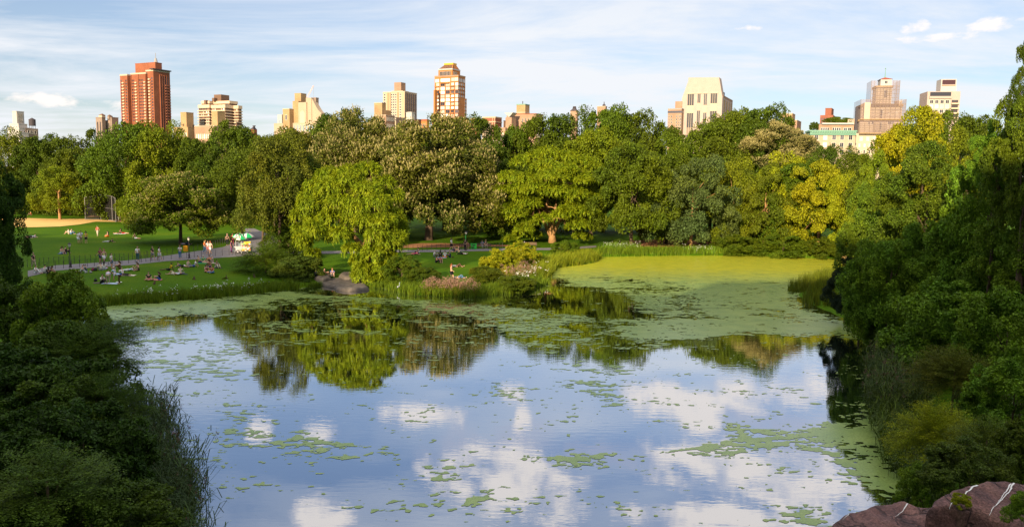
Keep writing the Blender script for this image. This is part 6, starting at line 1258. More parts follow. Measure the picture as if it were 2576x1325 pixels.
for a in [
 (P1, 568, 562, 'sit', -60, 'shirt', 'orange', 'trousers', 'brown', ('short', 'n'), 'person in orange sitting in the tree shade beyond the infield', 'l', 1, LG),
 (P1, 2180, 672, 'reach', 120, 'shirt', 'maroon', 'trousers', 'white', ('short', 'b'), 'batter in maroon shirt with raised arms beside the backstop', 'm', 1, LG),
 (P1, 2218, 676, 'stand', -60, 'shirt', 'grey', 'trousers', 'black', ('hat', 'white'), 'person in a white cap behind the maroon batter', 'l', 1, LG),
 (P1, 1798, 948, 'walk', 0, 'shirt', 'red', 'trousers', 'beige', ('short', 'b'), 'person in a bright red shirt walking on the far meadow', 'l', 1, LG),
 (P1, 1262, 905, 'sit', -80, 'shirt', 'white', 'shorts', 'khaki', ('short', 'b'), 'left one of two in white sitting back to back on the meadow', 'l', 1, LG),
 (P1, 1318, 905, 'sit', 80, 'shirt', 'lgrey', 'trousers', 'jean', ('short', 'b'), 'right one of the two in pale shirts sitting on the meadow', 'l', 1, LG),
 (P1, 1448, 1082, 'stand', 170, 'shirt', 'white', 'skirt', 'white', ('short', 'y'), 'person in a white dress standing with two others on the meadow', 'l', 1, LG),
 (P1, 1495, 1074, 'hold', 200, 'shirt', 'lblue', 'shorts', 'beige', ('short', 'n'), 'person in a light blue shirt behind the white dress', 'l', 1.05, LG),
 (P1, 1586, 1076, 'stand', 20, 'shirt', 'yellow', 'shorts', 'black', ('long', 'b'), 'person in a yellow and black outfit standing on the meadow', 'l', 1, LG),
 (P1, 545, 970, 'lie', 80, 'shirt', 'maroon', 'trousers', 'black', ('short', 'n'), 'dark clothed person lying at the left end of the meadow blanket', 'l', 1, LG),
 (P1, 585, 966, 'prone', -85, 'shirt', 'lblue', 'shorts', 'white', ('short', 'b'), 'person in pale blue lying on the leftmost meadow blanket', 'l', 1, LG),
 (P1, 1978, 952, 'cross', -40, 'shirt', 'black', 'trousers', 'orange', ('long', 'b'), 'person in black with orange trousers sitting on the meadow', 'l', 1, LG),
 (P1, 2195, 900, 'flat', -80, 'shirt', 'brown', 'shorts', 'brown', ('long', 'b'), 'brown clad person sitting on the white meadow blanket', 'm', 1, LG),
 (P1, 2262, 896, 'prone', 90, 'shirt', 'red', 'shorts', 'red', ('short', 'n'), 'person in red lying on the white meadow blanket', 'l', 1, LG),
 (P1, 2500, 995, 'flat', 70, 'top', 'beige', 'shorts', 'white', ('long', 'n'), 'person with white shorts sitting alone near the round linden', 'l', 1, LG),
 (P1, 2005, 1058, 'prone', -80, 'shirt', 'black', 'trousers', 'lgrey', ('short', 'n'), 'person in black lying prone in the middle of the meadow', 'l', 1, LG),
 (P1, 1140, 1266, 'sit', 60, 'top', 'pink', 'shorts', 'white', ('long', 'n'), 'person in pink sitting left of the black lamp post', 'l', 1, LG),
 (P1, 1208, 1264, 'sit', 150, 'shirt', 'black', 'trousers', 'black', ('short', 'b'), 'person in black hunched beside the one in pink by the lamp', 'l', 1, LG),
 (P3, 836, 550, 'lie', 90, 'shirt', 'lav', 'trousers', 'navy', ('short', 'b'), 'person in white and blue reclining under the round linden', 'l', 1, LG),
 (P2, 255, 622, 'walk', 60, 'shirt', 'black', 'trousers', 'khaki', ('short', 'n'), 'walker in a black shirt and khaki trousers at the left end of the path', 'l', 1.03, PG),
 (P2, 1484, 527, 'walk', -15, 'shirt', 'maroon', 'shorts', 'navy', ('short', 'n'), 'walker in a maroon shirt beside the neon yellow top', 'm', 1.05, PG),
 (P2, 1552, 522, 'walk', 0, 'top', 'neon', 'skirt', 'white', ('long', 'y'), 'walker in a neon yellow top and white skirt', 'l', .98, PG),
 (P2, 1688, 622, 'stand', 90, 'shirt', 'white', 'shorts', 'jean', ('short', 'b'), 'person in a white shirt and blue shorts standing off the path edge', 'l', 1, PG),
 (P2, 2168, 486, 'walk', 20, 'shirt', 'white', 'trousers', 'teal', ('short', 'n'), 'walker in a white shirt and dark rolled trousers', 'l', 1.05, PG),
 (P2, 2442, 468, 'walk', 60, 'shirt', 'black', 'shorts', 'grey', ('short', 'n'), 'walker in a black shirt with a grey backpack', 'l', 1, PG),
 (P3, 358, 836, 'walk', 90, 'shirt', 'white', 'skirt', 'white', ('long', 'b'), 'walker in a white dress with a purple shoulder bag', 'l', .98, PG),
 (P3, 740, 808, 'hold', 0, 'shirt', 'lgrey', 'trousers', 'jean', ('long', 'n'), 'person in jeans and a pale top holding something, left of the yellow box', 'l', 1, PG),
 (P3, 1197, 712, 'walk', 60, 'shirt', 'orange', 'trousers', 'jean', ('long', 'y'), 'walker in a bright orange shirt and jeans', 'l', 1, PG),
 (P3, 1252, 722, 'walk', 40, 'shirt', 'white', 'shorts', 'pink', ('short', 'n'), 'walker in white between the orange shirt and the long stride', 'l', 1, PG),
 (P3, 1300, 728, 'walk', -30, 'shirt', 'cream', 'shorts', 'white', ('long', 'r'), 'striding walker in cream with white shoes, rightmost of three', 'l', 1, PG),
 (P3, 1608, 568, 'stand', 180, 'shirt', 'black', 'trousers', 'black', ('short', 'b'), 'person all in black standing left of the food cart', 'l', 1.08, PG),
 (P3, 1706, 555, 'stand', 0, 'shirt', 'red', 'trousers', 'maroon', ('short', 'b'), 'vendor in red under the green and white umbrellas', 'm', 1, PG),
 (P3, 1684, 702, 'stand', 90, 'shirt', 'purple', 'trousers', 'purple', ('short', 'b'), 'customer in purple with a white bag before the food cart', 'm', 1, PG),
 (P3, 1886, 345, 'walk', 180, 'shirt', 'brown', 'trousers', 'brown', ('short', 'b'), 'distant brown clad walker on the path behind the food cart', 'm', 1, PG),
 (P2, 292, 716, 'sit', 90, 'shirt', 'white', 'trousers', 'white', ('short', 'b'), 'person in white seen through the leaves of the left bush', 'l', 1, NG),
 (P2, 466, 706, 'sit', 160, 'shirt', 'lgrey', 'trousers', 'grey', ('short', 'b'), 'person in a pale grey shirt sitting behind the left bush', 'l', 1, NG),
 (P2, 532, 758, 'sit', -160, 'shirt', 'black', 'trousers', 'black', ('long', 'b'), 'person in black sitting at the top of the left bush', 'm', 1, NG),
 (P2, 590, 745, 'sit', 60, 'top', 'brown', 'shorts', 'brown', ('long', 'n'), 'tanned person sitting at the top right of the left bush', 'm', 1, NG),
 (P2, 1112, 702, 'flat', -60, 'top', 'beige', 'shorts', 'khaki', ('short', 'n'), 'bare armed person leaning left of the teal shirt', 'l', 1, NG),
 (P2, 1205, 702, 'sit', -80, 'shirt', 'teal', 'trousers', 'lgrey', ('short', 'b'), 'person in a dark teal shirt and pale trousers sitting below the lamp', 'l', 1, NG),
 (P2, 1480, 660, 'sit', -120, 'shirt', 'cream', 'trousers', 'grey', ('short', 'b'), 'person in cream bending beside a maroon bag', 'l', 1, NG),
 (P2, 1550, 642, 'cross', 200, 'shirt', 'white', 'shorts', 'lav', ('long', 'b'), 'person in white sitting right of the one in cream', 'l', 1, NG),
 (P2, 1830, 624, 'sit', -80, 'top', 'brown', 'shorts', 'brown', ('long', 'n'), 'person with long brown hair hugging the knees', 'l', 1, NG),
 (P2, 1990, 668, 'prone', -80, 'shirt', 'lblue', 'trousers', 'white', ('short', 'y'), 'person in pale blue and white lying prone on the near lawn', 'l', 1, NG),
 (P2, 2158, 660, 'cross', -30, 'top', 'black', 'shorts', 'black', ('long', 'n'), 'person in a black tank top sitting at the right of the upper picnic', 'l', 1, NG),
 (P2, 1765, 738, 'flat', 80, 'shirt', 'lblue', 'trousers', 'blue', ('short', 'g'), 'grey haired person in light blue with blue trousers', 'l', 1, NG),
 (P2, 1905, 742, 'flat', 70, 'shirt', 'white', 'trousers', 'black', ('short', 'b'), 'person in white with black trousers stretched on a cream blanket', 'l', 1, NG),
 (P2, 1520, 896, 'sit', 60, 'shirt', 'white', 'trousers', 'black', ('short', 'b'), 'person in white and black sitting at the lowest picnic', 'l', 1, NG),
 (P2, 1622, 902, 'bend', -160, 'shirt', 'lav', 'trousers', 'khaki', ('short', 'n'), 'person in a lavender shirt stooping over the lowest picnic', 'l', 1, NG),
 (P2, 1822, 905, 'bend', -70, 'shirt', 'lblue', 'trousers', 'brown', ('short', 'b'), 'person in a light blue shirt stooping with brown trousers', 'l', 1, NG),
 (P2, 2370, 838, 'cross', 30, 'shirt', 'black', 'shorts', 'pink', ('short', 'b'), 'person in black raising a hand, nearest the flowers', 'l', 1, NG),
 (P3, 350, 1200, 'sit', -70, 'shirt', 'black', 'shorts', 'blue', ('long', 'n'), 'long haired person in black at the right of the flowery blanket', 'l', 1, NG),
 (P3, 535, 1018, 'flat', -70, 'shirt', 'yellow', 'shorts', 'black', ('afro', 'b'), 'person in a yellow shirt with a round black afro', 'd', 1, NG),
 (P3, 775, 962, 'prone', 80, 'shirt', 'navy', 'shorts', 'black', ('short', 'b'), 'person in navy lying prone with bare legs', 'l', 1, NG),
 (P3, 895, 962, 'cross', 160, 'shirt', 'beige', 'trousers', 'grey', ('short', 'n'), 'person in a beige shirt seen from behind', 'l', 1, NG),
 (P3, 988, 960, 'flat', -80, 'shirt', 'white', 'trousers', 'blue', ('short', 'b'), 'person in a bright white shirt leaning back on the hands', 'l', 1, NG),
 (P3, 1108, 890, 'flat', 80, 'top', 'navy', 'shorts', 'navy', ('short', 'b'), 'person in a navy top, left of the green shirt', 'l', 1, NG),
 (P3, 1165, 882, 'cross', 0, 'shirt', 'green', 'shorts', 'beige', ('short', 'g'), 'person in a green shirt on the near lawn', 'l', 1, NG),
 (P3, 1272, 880, 'cross', -20, 'shirt', 'orange', 'shorts', 'cream', ('short', 'n'), 'person in an orange shirt at the upper right picnic', 'l', 1, NG),
 (P3, 1330, 884, 'sit', -60, 'shirt', 'beige', 'shorts', 'beige', ('hat', 'white'), 'person in beige wearing a white hat', 'l', 1, NG),
 (P3, 1275, 966, 'cross', -10, 'top', 'maroon', 'trousers', 'navy', ('long', 'n'), 'person in a dark tank top behind the red shirt', 'm', 1, NG),
 (P3, 1412, 975, 'sit', 50, 'shirt', 'grey', 'trousers', 'cream', ('short', 'b'), 'person in a dark patterned shirt and cream trousers, rightmost picnicker', 'm', 1, NG),
 (P3, 1232, 1062, 'cross', 40, 'top', 'maroon', 'shorts', 'rust', ('long', 'n'), 'bare shouldered person left of the red shirt', 'l', 1, NG),
 (P3, 1320, 1070, 'cross', 0, 'shirt', 'rust', 'trousers', 'jean', ('short', 'n'), 'person in an orange red shirt and blue trousers, facing the pond', 'l', 1, NG),
 (P3, 640, 1098, 'lie', -75, 'shirt', 'lblue', 'shorts', 'cream', None, 'bald person in pale blue lying propped on an elbow', 'l', 1, NG),
 (P3, 748, 1092, 'cross', 190, 'shirt', 'cream', 'trousers', 'grey', ('short', 'n'), 'person in a pinkish cream shirt seen from behind', 'l', 1, NG),
 (P5, 236, 428, 'prone', -80, 'shirt', 'hot', 'shorts', 'pink', ('short', 'b'), 'person in hot pink lying right of the willow', 'l', 1, SG),
 (P5, 310, 424, 'sit', -80, 'top', 'white', 'trousers', 'black', ('short', 'b'), 'person in a white vest sitting beside the hot pink one', 'l', 1, SG),
 (P5, 882, 350, 'walk', 60, 'shirt', 'white', 'shorts', 'black', ('long', 'n'), 'walker in a white top and black shorts under the big linden', 'l', 1, SG),
 (P5, 1118, 360, 'stand', 160, 'shirt', 'black', 'trousers', 'black', ('short', 'b'), 'person in black standing at the green sign lamp', 'l', 1, SG),
 (P5, 1148, 335, 'bench', 20, 'top', 'orange', 'shorts', 'black', ('long', 'b'), 'bare armed person on the dark bench behind the lamp', 'm', 1, SG),
 (P5, 1412, 326, 'bench', 20, 'shirt', 'jean', 'trousers', 'grey', ('short', 'b'), 'person in a blue shirt on the bench right of the green box', 'm', 1, SG),
 (P5, 1470, 322, 'bench', 20, 'shirt', 'black', 'trousers', 'beige', ('long', 'y'), 'blond person in black on the bench right of the green box', 'l', 1, SG),
 (P5, 940, 378, 'sit', -40, 'shirt', 'navy', 'trousers', 'navy', ('short', 'b'), 'person in navy sitting at the path edge by the striding walker', 'l', 1, SG),
 (P5, 1005, 378, 'sit', -60, 'shirt', 'navy', 'shorts', 'beige', ('short', 'n'), 'person in navy with bare knees, right of the navy pair', 'l', 1, SG),
 (P5, 1075, 425, 'lie', -80, 'shirt', 'white', 'trousers', 'black', ('short', 'b'), 'person in white lying alone below the lamp', 'l', 1, SG),
 (P5, 595, 464, 'sit', 80, 'shirt', 'white', 'trousers', 'grey', ('short', 'g'), 'person in a white shirt, leftmost of the four in a row', 'l', 1, SG),
 (P5, 692, 472, 'sit', 180, 'shirt', 'black', 'trousers', 'black', ('long', 'b'), 'person in black, second of the four in a row', 'l', 1, SG),
 (P5, 770, 478, 'cross', 190, 'shirt', 'white', 'shorts', 'orange', ('short', 'b'), 'person in white with an orange cloth, third of the row', 'l', 1, SG),
 (P5, 850, 472, 'sit', -70, 'shirt', 'navy', 'trousers', 'navy', ('short', 'y'), 'blond person in navy, rightmost of the four in a row', 'l', 1, SG),
 (P5, 632, 560, 'sit', 60, 'shirt', 'black', 'trousers', 'black', ('long', 'b'), 'person in black sitting below the row of four', 'l', 1, SG),
 (P5, 692, 566, 'sit', 20, 'shirt', 'red', 'shorts', 'black', ('long', 'b'), 'person in red sitting below the row of four', 'l', 1, SG),
 (P5, 975, 638, 'lie', 85, 'shirt', 'white', 'trousers', 'brown', ('short', 'n'), 'person in white and brown lying in the sunlit strip', 'l', 1, SG),
 (P5, 882, 862, 'walk', 75, 'top', 'pink', 'skirt', 'black', ('long', 'r'), 'walker in a pink top and black skirt by the pink flowerheads', 'l', 1.02, SG),
 (P5, 1000, 832, 'lie', 85, 'shirt', 'grey', 'trousers', 'jean', ('short', 'n'), 'person in grey and jeans lying near the walker in pink', 'l', 1, SG),
]:
    person(*a[:11], sk=a[11], sc_=a[12], group=a[13])
# two on the rocks: set on the rock top
def on_rock(x, y, *r, **k): return person(P4, x, y, *r, z=.42, **k)
on_rock(850, 702, 'sit', 90, 'top', 'red', 'shorts', 'khaki', ('short', 'n'), 'person in a red vest sitting on the flat shore rock', group='people on the shore rocks')
on_rock(985, 704, 'sit', 20, 'shirt', 'blue', 'shorts', 'white', ('short', 'r'), 'person in a royal blue shirt sitting on the flat shore rock', group='people on the shore rocks')
person(P4, 705, 712, 'sit', 150, 'shirt', 'navy', 'trousers', 'black', ('short', 'b'), 'person in navy crouching at the dark shrub by the rocks', group='people on the shore rocks', z=.5)

# ------------------------------------------------------------------ small things on the lawns
def flatcloth(K, x, y, w, d, rot, col, label, name='blanket', cat='blanket', group='picnic blankets'):
    w *= .72; d *= .6; g = ground_at(*K(x, y)); n = 10; xs = np.linspace(-w / 2, w / 2, n); ys = np.linspace(-d / 2, d / 2, n); X, Y = np.meshgrid(xs, ys); c, s = math.cos(rot), math.sin(rot)
    WX = g.x + X * c - Y * s; WY = g.y + X * s + Y * c; Z = height(WX, WY) - g.z + .03 + .03 * vnoise(X * 3 + w, Y * 3, seed=5); V = np.stack([WX - g.x, WY - g.y, Z], -1).reshape(-1, 3)
    i = np.arange(n * n).reshape(n, n); Fa = np.stack([i[:-1, :-1], i[:-1, 1:], i[1:, 1:], i[1:, :-1]], -1).reshape(-1, 4)
    o = link(name, mesh_np(name, V, Fa, M_CLOTH, None, True), label=label, cat=cat, group=group); o.location = g; o.color = (*C_[col], 1); return o
for a in [(P1, 550, 972, 2.6, 1.4, .1, 'lgrey', 'pale blanket at the left end of the far meadow'), (P1, 2205, 902, 3.0, 1.5, .05, 'white', 'wide white blanket on the far meadow'), (P1, 1150, 1272, 1.6, 1.2, .2, 'blue', 'blue cloth under the pair by the lamp post'),
          (P2, 1960, 755, 2.8, 1.5, .1, 'cream', 'cream blanket under the stretched out picnickers'), (P2, 1660, 905, 2.4, 1.3, .1, 'lblue', 'pale blue blanket at the lowest picnic'), (P2, 1410, 888, .9, .5, .2, 'purple', 'small violet cloth left of the lowest picnic'),
          (P3, 250, 1205, 2.6, 1.3, .1, 'pink', 'pinkish patterned blanket between two people in black'), (P3, 1150, 895, 1.8, 1.1, .05, 'green', 'green cloth under the green shirted person'), (P3, 1280, 892, 1.8, 1.1, .05, 'cream', 'cream cloth at the upper right picnic'),
          (P3, 780, 1095, 1.7, .9, .1, 'navy', 'dark blue cloth beside the cream shirted person'), (P3, 1440, 980, 1.3, .8, .1, 'navy', 'dark blue cloth under the rightmost picnicker'), (P5, 700, 478, 2.4, 1.0, .1, 'lblue', 'pale cloth amid the row of four'), (P2, 1820, 870, .9, .6, 0, 'white', 'white cloth scrap at the lowest picnic')]: flatcloth(*a)
def bag(K, x, y, col, label, s=1.0, z=None):
    g = ground_at(*K(x, y)); o = thing('bag', label, 'bag', g, random.uniform(0, 3), 'bags and backpacks'); mb = MB(); mb.lathe([(0, .16 * s), (.05, .22 * s), (.18 * s, .2 * s), (.30 * s, .12 * s), (.34 * s, .03)], 10); q = mb.obj('sack', M_CLOTH, o, smooth_=True); q.color = (*C_[col], 1); q.scale = (1.2, .8, 1)
    mb = MB(); mb.tube([(-.1 * s, 0, .3 * s), (-.06 * s, 0, .42 * s), (.06 * s, 0, .42 * s), (.1 * s, 0, .3 * s)], .015, 5); mb.obj('handle', M_DARKM, o); return o
for a in [(P2, 1352, 665, 'maroon', 'maroon bag left of the cream shirted picnicker', 1.1), (P2, 1385, 665, 'black', 'black bag next to the maroon one', 1.0), (P2, 1595, 632, 'orange', 'orange bag right of the two in white', .8), (P2, 1740, 622, 'white', 'white bag before the long brown haired person', .9),
          (P2, 1300, 705, 'grey', 'grey bag right of the teal shirt', .8), (P2, 1390, 858, 'black', 'black bag left of the lowest picnic', .9), (P3, 820, 965, 'white', 'white bag beside the prone person in navy', .9), (P5, 910, 478, 'brown', 'small brown bag right of the row of four', .6), (P5, 1090, 420, 'black', 'dark bag by the lone person in white', .8), (P3, 1720, 695, 'white', 'white shopping bag at the feet of the purple customer', 1.2)]: bag(*a)
# lamp posts
def lamp(u, v, hpx, label, sign=None):
    g = ground_at(u, v); D_ = g.y; h = hpx / F * D_ * 1.0; o = thing('street_lamp', label, 'lamp post', g, 0, 'park lamp posts'); k = h / 4.4
    mb = MB(); mb.lathe([(0, .26 * k), (.12 * k, .26 * k), (.16 * k, .18 * k), (.7 * k, .15 * k), (.78 * k, .19 * k), (.9 * k, .11 * k), (1.2 * k, .085 * k), (3.35 * k, .06 * k), (3.4 * k, .1 * k), (3.48 * k, .06 * k), (3.6 * k, .12 * k)], 10); mb.obj('post', M_DARKM, o, smooth_=True)
    mb = MB(); mb.lathe([(3.6 * k, .12 * k), (3.75 * k, .2 * k), (4.05 * k, .26 * k), (4.1 * k, .24 * k)], 8); mb.obj('lantern', simple('lamp_globe', (.62, .58, .52), .3) if 'lamp_globe' not in MATS else MATS['lamp_globe'], o)
    mb = MB(); mb.lathe([(4.1 * k, .29 * k), (4.16 * k, .27 * k), (4.28 * k, .13 * k), (4.32 * k, .05 * k), (4.45 * k, .02 * k)], 8); mb.obj('lamp_cap', M_DARKM, o)
    mb = MB()
    for i in range(4): a = i * 1.571 + .785; mb.tube([(.13 * k * math.cos(a), .13 * k * math.sin(a), 3.6 * k), (.27 * k * math.cos(a), .27 * k * math.sin(a), 4.08 * k)], .014 * k, 4)
    mb.obj('lantern_frame', M_DARKM, o)
    if sign:
        x0, x1, z0, z1, c = sign; mb = MB(); mb.box(x0, x1, -.2, .1, z0, z1); mb.box(x0 + .04, x1 - .04, -.16, .06, z1 + .002, z1 + .05); q = mb.obj('box_sign', M_CLOTH, o); q.color = (*c, 1)
    return o
lamp(177, 674, 64, 'black lamp post at the left end of the path')
lamp(476, 650, 55, 'black lamp post with a yellow box on its left side', (-.72, -.16, 1.0, 1.75, (.85, .36, .01)))
lamp(1172, 631, 50, 'black lamp post with a narrow green sign under the big linden', (-.12, .0, 1.7, 2.55, (.08, .62, .10)))
lamp(1319, 634, 28, 'white globed lamp behind the bright yellow bush')
# bins, benches
def box_bin(u, v, w, h, col, label):
    g = ground_at(u, v); o = thing('litter_bin', label, 'bin', g); mb = MB(); mb.box(-w / 2, w / 2, -w * .35, w * .35, .05, h); q = mb.obj('body', M_CLOTH, o); q.color = (*col, 1); mb = MB(); mb.box(-w / 2 - .03, w / 2 + .03, -w * .35 - .03, w * .35 + .03, h + .002, h + .07); q = mb.obj('lid', M_CLOTH, o); q.color = (*[c * .8 for c in col], 1)
    mb = MB(); mb.box(-w * .3, w * .3, -w * .35 - .01, -w * .35 + .02, h * .72, h * .88); mb.obj('opening', M_DARKM, o)
box_bin(*P5(1265, 330), .95, .85, (.06, .68, .08), 'bright green box by the path under the big linden')
def bench(u, v, L, label, rz=0):
    g = ground_at(u, v); o = thing('park_bench', label, 'bench', g, rz, 'park benches'); mb = MB()
    for i in range(4): mb.box(-L / 2, L / 2, -.05 + i * .11, .04 + i * .11, .42, .46)
    mb.obj('seat', M_BROWN, o); mb = MB()
    for i in range(3): mb.box(-L / 2, L / 2, .40, .43, .52 + i * .13, .61 + i * .13)
    mb.obj('backrest', M_BROWN, o)
    for x in (-L / 2 + .15, 0, L / 2 - .15):
        mb = MB(); mb.box(x - .03, x + .03, -.02, .04, 0, .42); mb.box(x - .03, x + .03, .34, .40, 0, .85); mb.box(x - .03, x + .03, .04, .34, .36, .418); mb.obj('leg', M_DARKM, o)
bench(*P5(1150, 333), 2.2, 'dark bench behind the green sign lamp'); bench(*P5(1442, 324), 2.4, 'dark bench with two people right of the green box'); bench(*P5(2220, 300), 2.6, 'empty dark bench behind the bright yellow bush')
bench(*P1(1820, 632), 6.0, 'long pale players bench inside the backstop')
# fences
def fence(K, pts, n, label, h=1.0):
    G_ = [ground_at(*K(x, y)) for x, y in pts]; P = []
    for i in range(len(G_) - 1):
        m_ = max(2, round(n * (G_[i + 1] - G_[i]).length / sum((G_[j + 1] - G_[j]).length for j in range(len(G_) - 1)))); P += [G_[i].lerp(G_[i + 1], k / m_) for k in range(m_)]
    P.append(G_[-1]); P = [Vector((p.x, p.y, hz(p.x, p.y))) for p in P]; o = thing('wire_fence', label, 'fence', P[0], 0, 'low wire fences')
    mb = MB(); mb.tube([(0, 0, -.1), (0, 0, h)], .028, 5); me = mb.mesh('post', M_DARKM)
    for p in P[:90]: q = link('post', me, o); q.location = p - P[0]
    mb = MB()
    for zz in (.25, .5, .75, .98): mb.tube([p - P[0] + Vector((0, 0, zz * h)) for p in P], .007, 3)
    mb.obj('wire', M_DARKM, o)
fence(P2, [(60, 600), (440, 560), (900, 528), (1400, 500), (2000, 465), (2560, 410)], 30, 'low wire fence on the meadow side of the path')
fence(P3, [(0, 800), (500, 740), (900, 680), (1300, 610), (1560, 530)], 18, 'low wire fence running up to the food cart')
fence(P2, [(350, 650), (1240, 590), (2240, 510), (2560, 490)], 16, 'low wire fence on the picnic side of the path')
fence(P3, [(0, 880), (430, 830), (1000, 785), (1640, 745), (1760, 735)], 14, 'low wire fence between the picnickers and the cart path')
fence(P5, [(60, 370), (700, 345), (1100, 335), (1600, 330), (1760, 320)], 22, 'low wire fence along the linden path')
# backstop
a_, b_, c_ = ground_at(*P1(1572, 640)), ground_at(*P1(2135, 680)), ground_at(*P1(2230, 600))
bs = thing('backstop', 'tall chain link baseball backstop on a steel frame behind the sand infield', 'backstop', a_)
H1 = 95 / 3.65 * 0 + (atY(*P1(1550, 230), a_.y).z - a_.z); H2 = atY(*P1(2110, 240), b_.y).z - a_.z; H3 = atY(*P1(1700, 178), a_.y + 3).z - a_.z
A0 = Vector((0, 0, 0)); B0 = b_ - a_; C0 = c_ - a_; MF = simple('galvanised_pipe', (.20, .19, .20), .5)
mid0 = A0.lerp(B0, .3) + Vector((0, 3, 0)); mid1 = A0.lerp(B0, .75) + Vector((0, 2, 0)); A1 = A0 + Vector((0, 0, H1)); B1 = Vector((B0.x, B0.y, H2)); T0 = Vector((mid0.x, mid0.y, H3)); T1 = Vector((mid1.x, mid1.y, H3 * .98)); C1 = Vector((C0.x, C0.y, H2 * .6))
for P in ((A0, A1), (B0, B1), (mid0, T0), (mid1, T1), (C0, C1)): mb = MB(); mb.tube([P[0] - Vector((0, 0, .2)), P[1]], .075, 6); mb.obj('post', MF, bs)
mb = MB(); mb.tube([A1, T0, T1, B1, C1], .085, 6); mb.tube([A0.lerp(A1, .5), T0.lerp(mid0, .5), T1.lerp(mid1, .5), B0.lerp(B1, .5), C0.lerp(C1, .5)], .035, 5); mb.tube([A0.lerp(A1, .02), mid0 + Vector((0, 0, .1)), mid1 + Vector((0, 0, .1)), B0 + Vector((0, 0, .1)), C0 + Vector((0, 0, .1))], .06, 5); mb.obj('rail', MF, bs)
mb = MB()
for lo_, hi_ in (((A0, A1), (mid0, T0)), ((mid0, T0), (mid1, T1)), ((mid1, T1), (B0, B1)), ((B0, B1), (C0, C1))): mb.add([lo_[0], hi_[0], hi_[1], lo_[1]], [(0, 1, 2, 3)])
mb.obj('chain_link', M_WIRE, bs)
# food cart with two umbrellas
g = ground_at(*P3(1890, 712)); ct = thing('food_cart', 'silver food cart crowded with yellow signs, green and white umbrellas over it', 'food cart', g)
M_STEEL = simple('cart_steel', (.55, .55, .57), .3, .08, 3, metal=.7); M_WHT = simple('white_panel', (.72, .72, .70), .6, .05, 3)
W_, D_ = 2.5, 1.2; mb = MB(); mb.box(-W_ / 2, W_ / 2, 0, D_, .35, 1.05); mb.obj('body', M_STEEL, ct); mb = MB(); mb.box(-W_ / 2 - .1, W_ / 2 + .1, -.25, D_, 1.053, 1.12); mb.obj('counter', M_WHT, ct)
mb = MB(); mb.box(-W_ / 2 + .35, W_ / 2 - .6, .55, 1.1, 1.123, 1.75); mb.obj('display_case', M_GLASSB, ct)
for x in (-.8, .8):
    mb = MB(); mb.tube([(x, -.06, .3), (x, .06, .3)], .3, 16); w_ = mb.obj('wheel', M_DARKM, ct); mb = MB(); mb.tube([(x, -.09, .3), (x, -.062, .3)], .12, 10); mb.obj('rim', M_STEEL, w_)
for x in (-W_ / 2 + .05, .2, W_ / 2 - .05): mb = MB(); mb.tube([(x, .2, 1.12), (x, .2, 2.15)], .03, 6); mb.obj('pole', M_WHT, ct)
cols = [(.85, .62, .05), (.8, .3, .05), (.8, .8, .78), (.7, .08, .05), (.85, .72, .2), (.3, .5, .1)]
rr = random.Random(4)
for i in range(15):
    x = -.25 + (i % 5) * .33 + rr.uniform(-.03, .03); z = .42 + (i // 5) * .22 + (.66 if i >= 10 else 0); mb = MB(); mb.box(x, x + .28, -.05 - .012 * (i % 3), -.02, z, z + .18); q = mb.obj('price_card', M_CLOTH, ct); q.color = (*cols[i % 6], 1)
for i in range(8): x = -.2 + i * .2; mb = MB(); mb.lathe([(1.123, .06), (1.3, .06), (1.34, .03), (1.4, .025)], 8, c=(x, -.08, 0)); q = mb.obj('bottle', M_CLOTH, ct); q.color = (*cols[(i * 2 + 1) % 6], 1)
mb = MB(); mb.box(.2, W_ / 2 + .1, -.1, .5, 1.8, 2.0, top=(.25, W_ / 2 + .05, .1, .45)); q = mb.obj('awning_sign', M_CLOTH, ct); q.color = (.85, .62, .05, 1)
M_UG = simple('umbrella_green', (.01, .40, .13), .6, .05, 3)
def umbrella(loc, r, label, h=2.25):
    o = thing('umbrella', label, 'umbrella', loc, .2, 'umbrellas over the food cart'); mb = MB(); mb.tube([(0, 0, 0), (0, 0, h + .5)], .03, 6); mb.obj('pole', M_WHT, o)
    n = 8; V = []; Fs = []; mi = []
    for k in range(n):
        a0, a1 = 2 * math.pi * k / n, 2 * math.pi * (k + 1) / n; b0 = len(V); m_ = 3
        for a in (a0, (a0 + a1) / 2, a1):
            q = .96 if a == (a0 + a1) / 2 else 1
            for s_, z in ((0, .55), (.35, .46), (.7, .27), (1, 0), (1.0, -.12)): V.append((r * s_ * math.cos(a) * q, r * s_ * math.sin(a) * q, h + z))
        for c in (0, 1):
            for j in range(4): i0 = b0 + c * 5 + j; Fs.append((i0, i0 + 1, i0 + 6, i0 + 5)); mi.append(k % 2)
    me = bpy.data.meshes.new('canopy'); me.from_pydata(V, [], Fs); me.materials.append(M_UG); me.materials.append(M_WHT); me.polygons.foreach_set('material_index', mi); link('canopy', me, o)
    mb = MB()
    for k in range(n): a = 2 * math.pi * k / n; mb.tube([(0, 0, h + .1), (r * .97 * math.cos(a), r * .97 * math.sin(a), h - .02)], .012, 4)
    mb.obj('rib', M_DARKM, o)
ct.scale = (.9, .9, .9)
umbrella(g + Vector((-.8, .9, 0)), 1.0, 'left green and white umbrella of the food cart', 2.5); umbrella(g + Vector((-.15, -.1, 0)), .95, 'front green and white umbrella of the food cart', 2.25); umbrella(g + Vector((.45, .9, 0)), 1.05, 'back right green and white umbrella of the food cart', 2.5)
